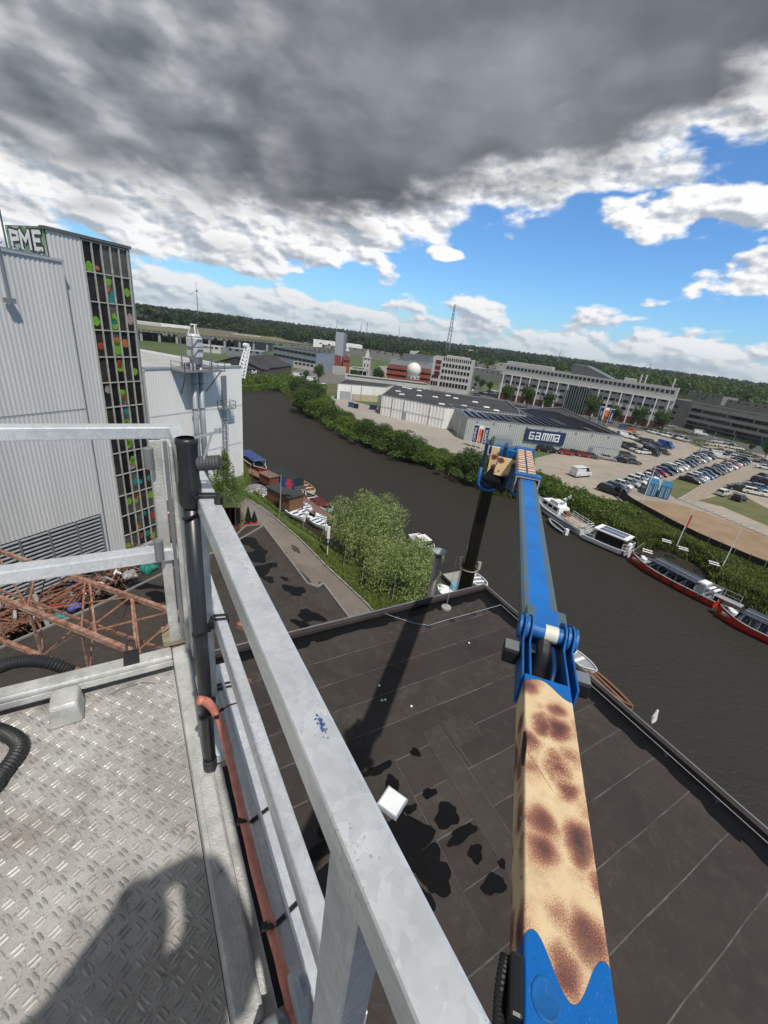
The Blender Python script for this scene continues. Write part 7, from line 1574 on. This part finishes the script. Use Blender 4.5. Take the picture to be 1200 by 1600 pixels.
def tie(path, lab, w=.0035, head=None):
    t = thing('cable_tie', lab, 'cable tie', tuple(path[0])); mb = MB()
    for i in range(len(path)-1): mb.beam(path[i], path[i+1], w*2.6, w)
    mb.build('strap', M_black, t)
    h = head if head is not None else path[0]; Mh_ = fr(h, sd3); mb = MB(); mb.box((-.007, -.007, -.006), (.007, .007, .008), Mh_); mb.build('buckle', M_black, t)
def loop(c, r, a0, a1, tilt, n=14):
    ax = (RIGHT+UP*tilt).normalized(); ay = fwd.cross(ax).normalized(); az_ = ax.cross(dT).normalized(); out = []
    for j in range(n+1):
        t = a0+(a1-a0)*j/n; out.append(c+ax*r*math.cos(t)+az_*r*math.sin(t))
    return out
def pipe_tie(h_, rail_pts, lab):
    c = top.lerp(bot, (h_-.275)/(1.395-.275)); lp_ = loop(c, .0212, rad(20), rad(340), .45); tie(lp_+rail_pts, lab, head=c+RIGHT*.03+UP*.012)
    tie([c+RIGHT*.022+UP*.004]+[p+Vector((0, 0, .0))-bU*.022 for p in rail_pts[:3]], lab.replace('upper strap', 'lower strap').replace('black cable tie', 'second black cable tie'))
pipe_tie(.47, [BV(1.02, .118, .407), BV(1.01, .168, .407), BV(1.01, .168, .44)], 'black cable tie holding the pipe to the top rail')
pipe_tie(.83, [BV(1.22, .168, .927), BV(1.21, .21, .927), BV(1.21, .21, .95)], 'black cable tie holding the pipe to the middle rail')
pipe_tie(1.15, [BV(1.38, .18, 1.396), BV(1.37, .253, 1.396), BV(1.37, .253, 1.42)], 'black cable tie holding the pipe to the lowest rail')
tie([BV(.975, .128, 1.12), BV(.985, .137, 1.105), BV(.985, .152, 1.10), BV(.955, .165, 1.06), BV(.90, .170, 1.0)], 'black cable tie round the curved top end of the red hose', .0035, BV(.98, .130, 1.115))
for u_, lab in ((.79, 'black cable tie round the middle of the red hose'), (.525, 'black cable tie round the red hose near the bottom')):
    tie([BV(u_+.01, .149, 1.375), BV(u_, .152, 1.350), BV(u_-.005, .165, 1.348), BV(u_, .178, 1.372), BV(u_+.012, .184, 1.396), BV(u_+.03, .252, 1.396)], lab, .004, BV(u_+.005, .150, 1.358))
# scaffold clip on the pipe top
m = MB(); q = BV(1.1, .135, .30); m.beam(along(.0)+RIGHT*.02, along(0)+RIGHT*.075+UP*.014, .006); m.beam(along(0)+RIGHT*.06+UP*.01, along(.06)+RIGHT*.035, .005); m.beam(along(0)+RIGHT*.068+UP*.016, along(0)+RIGHT*.08+UP*.016, .012); tag(m.build('wire_bracket', M_lgrey), 'thin bent wire bracket behind the open top of the black pipe', 'bracket')
m = MB(); m.tube([BV(.955, .158, .41), BV(.955, .158, .392)], .010, 8); tag(m.build('rail_bolt', M_black), 'black bolt head standing on the top rail by the cable tie', 'bolt')
# fat black corrugated hoses
def fat(pts, lab): 
    t = thing('corrugated_hose', lab, 'hose', tuple(pts[0])); P_ = [Vector(p) for p in pts]; corr_hose(P_, .025, .011, 'hose', t, M_blackrub, amp=.16, n=20)
fat([BV(1.80, -.33, 1.50), BV(1.83, -.42, 1.44), BV(1.86, -.52, 1.43), BV(1.87, -.62, 1.46), BV(1.88, -.9, 1.52)], 'fat black corrugated hose hanging over the far edge of the basket')
fat([BV(1.64, -.95, 1.49), BV(1.60, -.62, 1.49), BV(1.565, -.53, 1.50), BV(1.47, -.465, 1.50), BV(1.37, -.50, 1.50), BV(1.30, -.56, 1.49), BV(1.24, -.9, 1.49)], 'fat black corrugated hose looping on the tread-plate floor')
ft_ = thing('hose_strap', 'black rubber strap hooked over the far edge of the basket', 'strap', tuple(BV(1.72, -.09, 1.42)))
m = MB(); m.box((1.655, -.135, -1.425), (1.74, -.075, -1.412), BM); m.box((1.735, -.135, -1.47), (1.745, -.075, -1.412), BM); m.tube([BV(1.73, -.12, 1.41), BV(1.77, -.12, 1.385), BV(1.78, -.105, 1.38), BV(1.77, -.09, 1.385), BV(1.73, -.09, 1.41)], .006, 6); m.build('strap', M_blackrub, ft_, bevel=.003)
wr = MB(); wr.tube([BV(1.63, -.20, 1.526), BV(1.64, -.16, 1.522), BV(1.645, -.08, 1.520), BV(1.62, -.03, 1.524)], .002, 5); tag(wr.build('wire', M_mgrey), 'thin wire lying across the floor by the front toe board', 'wire')
# scuffs on the top rail
gs_ = random.Random(44)
for i, (u_, v_, a_, b_) in enumerate([(.30+gs_.gauss(0, .008), .1475+gs_.gauss(0, .002), gs_.uniform(.0006, .0022), gs_.uniform(.0004, .0009)) for _ in range(26)]):
    gg = random.Random(i); mb = MB(); mb.face([(u_+a_*(1+.5*gg.random())*math.cos(2*PI*j/11), v_+b_*(1+.5*gg.random())*math.sin(2*PI*j/11), -.4096+.0002*i) for j in range(11)]); mb.build('paint_smear', mat('blue_smear', (.05, .13, .32), .6), bk, M=BM)
# ---- the photographer, behind the camera
def skin_body(name, joints, edges, m_, parent, sub=1):
    me = bpy.data.meshes.new(name); me.from_pydata([tuple(j[0]) for j in joints], edges, []); o = bpy.data.objects.new(name, me); COL.objects.link(o); o.parent = parent; o.location = (0, 0, 0)
    sk = o.modifiers.new('skin', 'SKIN'); 
    for v_, j in zip(me.skin_vertices[0].data if me.skin_vertices else [], joints): v_.radius = (j[1], j[2] if len(j) > 2 else j[1])
    if not me.skin_vertices: pass
    o.modifiers.new('sub', 'SUBSURF').levels = sub; me.materials.append(m_); return o
pr_ = thing('person', 'person in dark work clothes standing in the basket behind the camera', 'person', tuple(BV(-.36, -.16, 1.53)))
def rel(u, v, h): return BV(u, v, h)-ORI[pr_.name]
def limb(mb, pts, rs, n=12, sq=1): mb.tube(pts, rs, n, squash=sq)
# body as one lofted skin of rings (torso, legs and arms merged by overlap into one remeshed surface)
mb = MB()
PO_ = .08
def ell(u, v, h, a, b, n=20): return [tuple(rel(u+a*math.cos(2*PI*j/n), v+b*math.sin(2*PI*j/n), h)) for j in range(n)]
mb.rings([ell(-.24, -.16, h, a, b) for h, a, b in [(.80, .12, .17), (.70, .125, .175), (.55, .11, .155), (.40, .12, .18), (.26, .12, .20), (.18, .09, .17), (.13, .05, .07)]])
for s in (-1, 1):
    mb.tube([rel(-.24, -.16+s*.09, .76), rel(-.22, -.16+s*.10, 1.05), rel(-.25, -.16+s*.11, 1.42), rel(-.25, -.16+s*.11, 1.49)], [.10, .078, .05, .05], 14)
    mb.tube([rel(-.22, -.16+s*.18, .20), rel(-.14, -.16+s*.20, .40), rel(-.14, -.10+s*.12, .14), rel(-.09, -.06+s*.065, .04)], [.10, .095, .075, .055], 12)
    mb.tube([rel(-.30, -.16+s*.11, 1.50), rel(-.30, -.16+s*.12, 1.505), rel(-.22, -.16+s*.125, 1.51)], [.045, .048, .03], 12)
mb.rings([ell(-.22+o_, -.16, h, a, a*.8) for h, a, o_ in [(.16, .05, 0), (.10, .055, 0), (.04, .085, .01), (-.04, .098, .01), (-.12, .088, 0), (-.17, .05, 0)]])
mb.box((-.075, -.01, -.04), (.075, .01, .04), fr(BV(-.075, -.05, .03)-ORI[pr_.name], bV))
o = MB.build(mb, 'body', mat('dark_workwear', (.03, .035, .05), .85, 0, .3, 4), None); w_ = o.matrix_world.copy()
org = o.location.copy(); o.data.transform(Matrix.Translation(org)); o.location = (0, 0, 0); o.parent = pr_
rm = o.modifiers.new('merge', 'REMESH'); rm.mode = 'VOXEL'; rm.voxel_size = .018; rm.use_smooth_shade = True
# ================================================================ VEGETATION
def crown_obj(name, me, parent, loc=(0, 0, 0)): return child(me, name, parent, loc)
TREEV = {}
def tree_variant(key, leaf, r, h, trunk_h, n, clumps, size, seed, cr=.42, flat=.8, trunk_r=.22):
    pts, q = crown_points(n, r, h/2, clumps, seed, cr, flat); g = np.random.default_rng(seed)
    pts[:, 2] += trunk_h+h/2; S = g.uniform(.6, 1.3, n)*size
    me = quads_mesh('crown', pts, S, leaf, nrm=q/(np.linalg.norm(q, axis=1)[:, None]+1e-6))
    mb = MB(); mb.tube([(0, 0, -.5), (.1, 0, trunk_h*.6), (0, .1, trunk_h+h*.35), (.1, 0, trunk_h+h*.7)], [trunk_r*1.3, trunk_r, trunk_r*.6, trunk_r*.15], 7)
    gg = random.Random(seed)
    for i in range(7):
        a = gg.uniform(0, 6.28); z0 = trunk_h*(.7+.1*i)+h*.05*i; mb.tube([(0, 0, z0), (r*.4*math.cos(a), r*.4*math.sin(a), z0+h*.15), (r*.75*math.cos(a), r*.75*math.sin(a), z0+h*.3)], [trunk_r*.5, trunk_r*.3, .03], 5)
    TREEV[key] = (me, mesh_only(mb, 'trunk', M_bark))
def tree(name, key, x, y, z, rz, s, label, cat='tree', group=None, sz=None):
    t = bpy.data.objects.new(name, None); COL.objects.link(t); t.location = (x, y, z); t.rotation_euler.z = rz; t.scale = (s, s, sz or s); tag(t, label, cat, group)
    child(TREEV[key][0], 'crown', t); child(TREEV[key][1], 'trunk', t); return t
tree_variant('street', L_dark, 3.2, 8.0, 2.4, 2600, 26, .30, 1)
tree_variant('bush1', L_mid, 4.0, 6.0, -.6, 5200, 34, .24, 2, cr=.5); tree_variant('bush2', L_dark, 4.2, 7.0, -.8, 5200, 30, .26, 3, cr=.5); tree_variant('bush3', L_mid, 3.6, 4.6, -.8, 4200, 26, .22, 4, cr=.55)
tree_variant('far1', L_far, 6.5, 13.0, 2.0, 900, 18, .95, 5, cr=.6); tree_variant('far2', L_dark, 5.5, 12.0, 2.5, 900, 16, .85, 6, cr=.6)
# two willows by the path
def willow(px, py, r, h, seed, lab, n=15000):
    A = pg(px, py, .6); t = thing('willow_tree', lab, 'tree', tuple(A)); g = np.random.default_rng(seed)
    pts, q = crown_points(n, r, h/2, 60, seed, .36, 1.0); pts[:, 2] += h*.5-.2; 
    me = quads_mesh('crown', pts, g.uniform(.6, 1.3, n)*.135, L_light, nrm=q/(np.linalg.norm(q, axis=1)[:, None]+1e-6), aspect=.4); child(me, 'crown', t)
    # drooping shoots round the rim
    mb = MB(); gg = random.Random(seed)
    for i in range(9):
        a = gg.uniform(0, 6.28); mb.tube([(0, 0, -.5), (r*.3*math.cos(a), r*.3*math.sin(a), h*.35), (r*.7*math.cos(a), r*.7*math.sin(a), h*gg.uniform(.5, .8))], [.22, .13, .03], 6)
    child(mesh_only(mb, 'trunk', M_bark), 'trunk', t)
willow(566, 868, 4.5, 8.6, 12, 'big pale green willow, the farther of the pair by the water', 24000)
willow(622, 922, 4.1, 6.2, 15, 'big pale green willow, the nearer of the pair by the water', 24000)
# birch in front of the white warehouse
A = pg(352, 828, 1.3); t = thing('birch_tree', 'thin drooping birch in front of the white warehouse wall', 'tree', tuple(A)); g = np.random.default_rng(5); n = 7000
zt = hz_at(A, 352, 700)-A.z; n = 12000; pts, q = crown_points(n, 3.0, zt*.47, 60, 8, .32, .9); pts[:, 2] += zt*.52; k_ = np.clip(1.22-pts[:, 2]/zt, .16, .85); pts[:, 0] *= k_*1.25; pts[:, 1] *= k_*1.25
child(quads_mesh('crown', pts, g.uniform(.6, 1.3, n)*.10, L_mid, aspect=.45), 'crown', t)
mb = MB(); mb.tube([(0, 0, -.2), (.05, 0, zt*.5), (0, 0, zt*.98)], [.16, .1, .02], 7)
for i in range(16):
    a = i*2.4; z0 = zt*(.25+.045*i); r_ = 1.7*(1-i/20); mb.tube([(0, 0, z0), (r_*.5*math.cos(a), r_*.5*math.sin(a), z0+.8), (r_*math.cos(a), r_*math.sin(a), z0+.5)], [.05, .03, .01], 5)
child(mesh_only(mb, 'trunk', mat('birch_bark', (.40, .38, .34), .8, 0, .5, 5)), 'trunk', t)
# shrubs along the far bank, from the river bend to beside the boom
sh_ = [(478, 640, 'bush2', 1.05), (466, 612, 'bush2', .95), (490, 622, 'bush2', 1.0), (500, 648, 'bush1', .95), (520, 656, 'bush2', .72), (540, 668, 'bush1', .62), (558, 676, 'bush1', .62), (575, 684, 'bush2', .72), (593, 692, 'bush2', .78), (612, 699, 'bush1', .80), (628, 705, 'bush2', .78), (644, 712, 'bush2', .74), (660, 716, 'bush1', .66), (676, 722, 'bush3', .5), (690, 724, 'bush3', .45),
       (715, 731, 'bush1', .62), (733, 738, 'bush2', .80), (752, 748, 'bush2', .82), (775, 757, 'bush1', .74), (795, 760, 'bush2', .8), (815, 766, 'bush2', .72), (545, 655, 'bush3', .6), (570, 666, 'bush3', .6), (600, 678, 'bush3', .6), (630, 690, 'bush3', .6), (655, 700, 'bush3', .55), (690, 712, 'bush3', .5), (508, 632, 'bush3', .8)]
for i, (x, y, k, s) in enumerate(sh_):
    p = pg(x, y, 1.3); tree('bank_bush', k, p.x, p.y, 1.2, i*1.9, s, 'green bush on the far bank, %s counting from the river bend' % ORDN[i], 'bush', 'bushes along the far bank')
# round street trees
for i, (x, y, yt) in enumerate([(789, 632, 597), (822, 638, 598), (852, 642, 609), (920, 656, 612), (957, 662, 630), (992, 668, 629), (1027, 675, 634)]):
    p = pg(x, y, 1.5); H_ = hz_at(p, x, yt)-1.5; s = H_/10.6; tree('street_tree', 'street', p.x, p.y, 1.5, i*2.1, s, 'round dark tree before the long office, %s from the left' % ORDN[i], 'tree', 'trees before the long office')
for i, (x, y, yt, lab) in enumerate([(497, 596, 566, 'bright bush-like tree left of the slab tower'), (503, 577, 560, 'dark tree beside the blue-grey office, right one'), (512, 574, 558, 'dark tree just left of the red brick base'), (555, 600, 576, 'dark tree in the yard left of the minaret'), (600, 590, 572, 'tree behind the yard between minaret and brick office roof'), (478, 594, 577, 'small dark tree in the yard of the dark sheds'), (660, 622, 606, 'shrubby tree at the brick office corner'), (590, 606, 570, 'dark tree between minaret and brick office'), (751, 608, 590, 'small tree on the road by the office block, left'), (763, 612, 594, 'small tree on the road by the office block, right'), (744, 600, 585, 'tree at the foot of the office block side'), (1195, 716, 680, 'big tree at the right picture edge'), (1172, 705, 690, 'small dark tree left of the big edge tree'), (1140, 700, 690, 'tiny dark tree between the hedge cars')]):
    p = pg(x, y, 1.5); H_ = hz_at(p, x, yt)-1.5; s = H_/10.6; tree('park_tree', 'street', p.x, p.y, 1.5, i*1.3, s*1.0, lab, 'tree')
# hedges
for i, (a, b, w) in enumerate([((1010, 668), (1040, 676), 2), ((1050, 674), (1075, 679), 2), ((1075, 688), (1105, 694), 4), ((1112, 680), (1170, 694), 2), ((1078, 680), (1090, 682), 2), ((1084, 694), (1100, 700), 3), ((1150, 705), (1180, 716), 2)]):
    A = pg(*a, 1.5); B = pg(*b, 1.5); L = (B-A).length; n = int(L*60); g = np.random.default_rng(i); f = g.random(n)[:, None]; C_ = np.array(A)*(1-f)+np.array(B)*f; C_[:, :2] += g.normal(size=(n, 2))*w*.4; C_[:, 2] = 1.5+g.random(n)*1.1
    me = quads_mesh('hedge', C_-np.array(A), np.full(n, .22), L_dark); o = bpy.data.objects.new('hedge', me); COL.objects.link(o); o.location = A; tag(o, ['hedge strip above the upper left car row', 'hedge strip left of the white road van', 'wide planted bed right of the turning circle', 'long hedge between road and hedge cars', 'short hedge just before the road van', 'low round bed at the end of the turning circle', 'hedge near the big edge tree'][i], 'hedge')
# reeds and rough grass (stuff)
def grass(name, poly, n, size, m_, zf, lab, seed=1, hmul=1.0):
    P_ = np.array([[p.x, p.y] for p in poly]); lo = P_.min(0); hi = P_.max(0); g = np.random.default_rng(seed); out = []
    pl = [tuple(p) for p in P_]; k = 0
    while len(out) < n and k < n*14:
        x, y = lo+(hi-lo)*g.random(2); k += 1
        if inpoly(x, y, pl): out.append((x, y))
    xy = np.array(out); n = len(xy); z = np.array([zf(x, y) for x, y in out]); a = g.random(n)*6.283; w = size*.22*g.uniform(.5, 1.4, n); h = size*g.uniform(.5, 1.3, n)*hmul; lean = g.normal(size=(n, 2))*size*.35
    dx, dy = np.cos(a)*w, np.sin(a)*w; V = np.zeros((n, 4, 3)); V[:, 0] = np.stack([xy[:, 0]-dx, xy[:, 1]-dy, z], 1); V[:, 1] = np.stack([xy[:, 0]+dx, xy[:, 1]+dy, z], 1)
    V[:, 2] = np.stack([xy[:, 0]+dx*.4+lean[:, 0], xy[:, 1]+dy*.4+lean[:, 1], z+h], 1); V[:, 3] = np.stack([xy[:, 0]-dx*.4+lean[:, 0], xy[:, 1]-dy*.4+lean[:, 1], z+h], 1)
    c = np.array([xy[:, 0].mean(), xy[:, 1].mean(), 0]); V -= c; me = bpy.data.meshes.new(name); me.vertices.add(4*n); me.vertices.foreach_set('co', V.reshape(-1)); me.loops.add(4*n); me.loops.foreach_set('vertex_index', np.arange(4*n, dtype=np.int32)); me.polygons.add(n)
    me.polygons.foreach_set('loop_start', np.arange(0, 4*n, 4, dtype=np.int32)); me.polygons.foreach_set('loop_total', np.full(n, 4, dtype=np.int32)); me.materials.append(m_); me.update(calc_edges=True)
    o = bpy.data.objects.new(name, me); COL.objects.link(o); o.location = tuple(c); return tag(o, lab, 'grass', kind='stuff')
gp = [pg(*p, 1.3) for p in [(384, 772), (400, 782), (445, 820), (515, 862), (560, 892), (600, 918), (650, 940), (600, 975), (568, 938), (512, 886), (470, 843), (432, 810), (384, 776)]]
grass('verge_grass', gp, 26000, .34, L_grass, lambda x, y: 1.25, 'rough green verge between the path and the river', 3)
gp = [Vector((x, y, 0)) for x, y in NB[9:-2]]+[pg(*p, 1.5) for p in [(1300, 952), (1200, 888), (1120, 860), (1050, 828), (985, 792), (940, 785), (880, 765), (835, 745), (745, 735), (700, 712), (640, 692), (600, 668)]]
grass('bank_reeds', gp, 110000, .8, L_reed, lambda x, y: 1.45, 'reeds and rough grass covering the far bank', 4)
def slope_grass(edge, sgn, w, z0, n_per, size, m_, lab, seed):
    g = np.random.default_rng(seed); out = []
    for i in range(len(edge)-1):
        a = Vector((*edge[i], 0)); b = Vector((*edge[i+1], 0)); L = (b-a).length
        if L > 120: continue
        n = Vector(((b-a).y, -(b-a).x, 0)).normalized()*w*sgn
        for q in range(int(L*n_per)):
            s = g.random()*.8; p = a.lerp(b, g.random())+n*s; out.append((p.x, p.y, z0-(z0+.6)*s))
    A_ = np.array(out); n = len(A_); ang = g.random(n)*6.283; W_s = size*.22*g.uniform(.5, 1.4, n); h = size*g.uniform(.5, 1.3, n); lean = g.normal(size=(n, 2))*size*.3; dx, dy = np.cos(ang)*W_s, np.sin(ang)*W_s; V = np.zeros((n, 4, 3))
    V[:, 0] = A_-np.stack([dx, dy, 0*dx], 1); V[:, 1] = A_+np.stack([dx, dy, 0*dx], 1); V[:, 2] = A_+np.stack([dx*.4+lean[:, 0], dy*.4+lean[:, 1], h], 1); V[:, 3] = A_+np.stack([-dx*.4+lean[:, 0], -dy*.4+lean[:, 1], h], 1)
    me = bpy.data.meshes.new('bank_reeds'); me.vertices.add(4*n); me.vertices.foreach_set('co', V.reshape(-1)); me.loops.add(4*n); me.loops.foreach_set('vertex_index', np.arange(4*n, dtype=np.int32)); me.polygons.add(n)
    me.polygons.foreach_set('loop_start', np.arange(0, 4*n, 4, dtype=np.int32)); me.polygons.foreach_set('loop_total', np.full(n, 4, dtype=np.int32)); me.materials.append(m_); me.update(calc_edges=True)
    o = bpy.data.objects.new('bank_reeds', me); COL.objects.link(o); return tag(o, lab, 'reeds', kind='stuff')
slope_grass(NB[2:-2], 1, 1.6, 1.5, 130, .8, L_reed, 'reeds on the sloping edge of the far bank', 21)
slope_grass(NEAR[3:9], -1, 1.2, 1.3, 160, .5, L_grass, 'rough grass on the sloping edge of the near bank', 22)
def mounds(name, poly, n, m_, lab, seed, size=.22, hh=1.8, r=1.3):
    P_ = [tuple((p.x, p.y)) for p in poly]; A_ = np.array(P_); lo = A_.min(0); hi = A_.max(0); g = np.random.default_rng(seed); C_ = []; 
    while len(C_) < n:
        x, y = lo+(hi-lo)*g.random(2)
        if inpoly(x, y, P_):
            k = 130; q = g.normal(size=(k, 3)); q /= np.linalg.norm(q, axis=1)[:, None]; q[:, 2] = abs(q[:, 2]); rr = r*g.uniform(.6, 1.3); q *= np.array([rr, rr, hh*g.uniform(.5, 1.2)])*(g.random(k)[:, None]**.3); C_.append(q+np.array([x, y, 1.3]))
    C_ = np.concatenate(C_); c = np.array([C_[:, 0].mean(), C_[:, 1].mean(), 0]); me = quads_mesh(name, C_-c, g.uniform(.6, 1.3, len(C_))*size, m_); o = bpy.data.objects.new(name, me); COL.objects.link(o); o.location = tuple(c); return tag(o, lab, 'shrubs', kind='stuff')
mounds('bramble_cover', [pg(*p, 1.5) for p in [(828, 748), (845, 742), (880, 762), (960, 792), (1000, 810), (960, 818), (910, 795), (870, 778), (835, 768)]], 170, L_mid, 'dense low brambles on the bank behind the yacht', 7)
mounds('bramble_cover', [pg(*p, 1.5) for p in [(500, 640), (560, 664), (640, 698), (700, 718), (745, 742), (735, 752), (690, 735), (620, 712), (560, 690), (505, 660)]], 110, L_mid, 'low scrub filling the gaps between the bank bushes', 8)
mounds('bramble_cover', [pg(*p, 1.5) for p in [(376, 590), (450, 590), (462, 604), (430, 606), (376, 600)]], 130, L_mid, 'scrub on the bank before the dark sheds', 9, .35, 3.0, 2.5)
# single trees on the plain, then the woods as one mass
g = np.random.default_rng(31); k = 0
far_px = [(x, y) for x, y in zip(g.uniform(330, 1195, 150), g.uniform(0, 1, 150))]
for (x, f) in far_px:
    yh = 444.2+.128*x; y = yh+14+f*24; p = pg(x, y, 1.5); 
    # keep clear of the buildings, road and car park
    if 200 < p.y < 330 and -130 < p.x < 200: continue
    if p.y < 200: continue
    s = g.uniform(.75, 1.15); tree('woodland_tree', ['far1', 'far2'][k % 2], p.x, p.y, 1.0, g.uniform(0, 6), s, 'woodland tree on the plain '+('left of the slab tower' if x < 520 else 'between slab tower and tallest mast' if x < 700 else 'above the long office' if x < 1040 else 'above the ribbon-window block'), 'tree', 'woodland trees on the plain'); k += 1
def woods(n, d0, d1, a0, a1, seed, hmin, hmax, per, size, m_, lab):
    g = np.random.default_rng(seed); a = np.radians(g.uniform(a0, a1, n)); d = np.sqrt(g.uniform(d0*d0, d1*d1, n)); x = np.sin(a)*d; y = np.cos(a)*d; H_ = g.uniform(hmin, hmax, n); R = H_*g.uniform(.30, .5, n)
    q = g.normal(size=(n, per, 3)); q /= np.linalg.norm(q, axis=2)[:, :, None]; q *= (g.random((n, per, 1))**.25); q[:, :, 2] = np.abs(q[:, :, 2])*1.1-.15
    C_ = np.stack([x[:, None]+q[:, :, 0]*R[:, None], y[:, None]+q[:, :, 1]*R[:, None], 1.5+H_[:, None]*(.35+.6*q[:, :, 2])], 2).reshape(-1, 3); S = np.repeat(size*(.7+.6*g.random(n))*(d/d0)**.5, per)
    me = quads_mesh('woodland', C_, S, m_, nrm=q.reshape(-1, 3), aspect=.8); o = bpy.data.objects.new('woodland', me); COL.objects.link(o); return tag(o, lab, 'woods', kind='stuff')
woods(2300, 560, 1000, -42, 52, 1, 12, 18, 70, 1.7, L_far, 'dark woods covering the plain to the skyline')
woods(2600, 900, 2200, -44, 52, 2, 15, 22, 34, 3.6, L_far, 'farthest dark woods along the skyline')
woods(380, 440, 900, 24, 50, 3, 17, 22, 110, 1.3, L_dark, 'taller dark woods above the right-hand roofs')
woods(110, 400, 540, 2, 24, 5, 10, 15, 110, 1.2, L_dark, 'woods close behind the office block')
woods(500, 520, 1100, -44, -20, 6, 17, 24, 90, 2.2, L_far, 'wooded rise on the skyline left of the river')
g = np.random.default_rng(77)
for i in range(34):
    a = g.uniform(-41, 22) if i < 26 else g.uniform(26, 46); dd = g.uniform(400, 640); P = bearing(a)*dd; Q = P+bearing(a+90+g.uniform(-12, 12))*g.uniform(18, 60); h = g.uniform(5, 9)
    building('distant_building', 'low distant %s building, %s in the plain before the woods' % (['white', 'grey', 'pale', 'red-roofed'][i % 4], (ORDN[i] if i < 30 else 'far right')), 'building', P, Q, 1.5+h, g.uniform(12, 25), [M_wall, M_gwall, M_wclad, M_wall][i % 4], [M_lgrey, M_roofd, M_lgrey, M_brick][i % 4], rows=[(1.5+h*.45, 1.3, 2.6, 5, .06, .94)])
hzb = MB(); hzb.box((-3600, -700, -1.6), (3600, 3600, 101)); hm = bpy.data.materials.new('haze_air'); hm.use_nodes = True; T = NT(hm.node_tree); T.n.remove(T.n['Principled BSDF'])
pv = T.n.new('ShaderNodeVolumePrincipled'); pv.inputs['Color'].default_value = (.80, .88, 1, 1); pv.inputs['Density'].default_value = .00011; pv.inputs['Anisotropy'].default_value = .2; T.l.new(pv.outputs[0], T.n['Material Output'].inputs['Volume'])
tag(hzb.build('haze', hm), 'thin pale haze over the whole scene', None, kind='stuff')
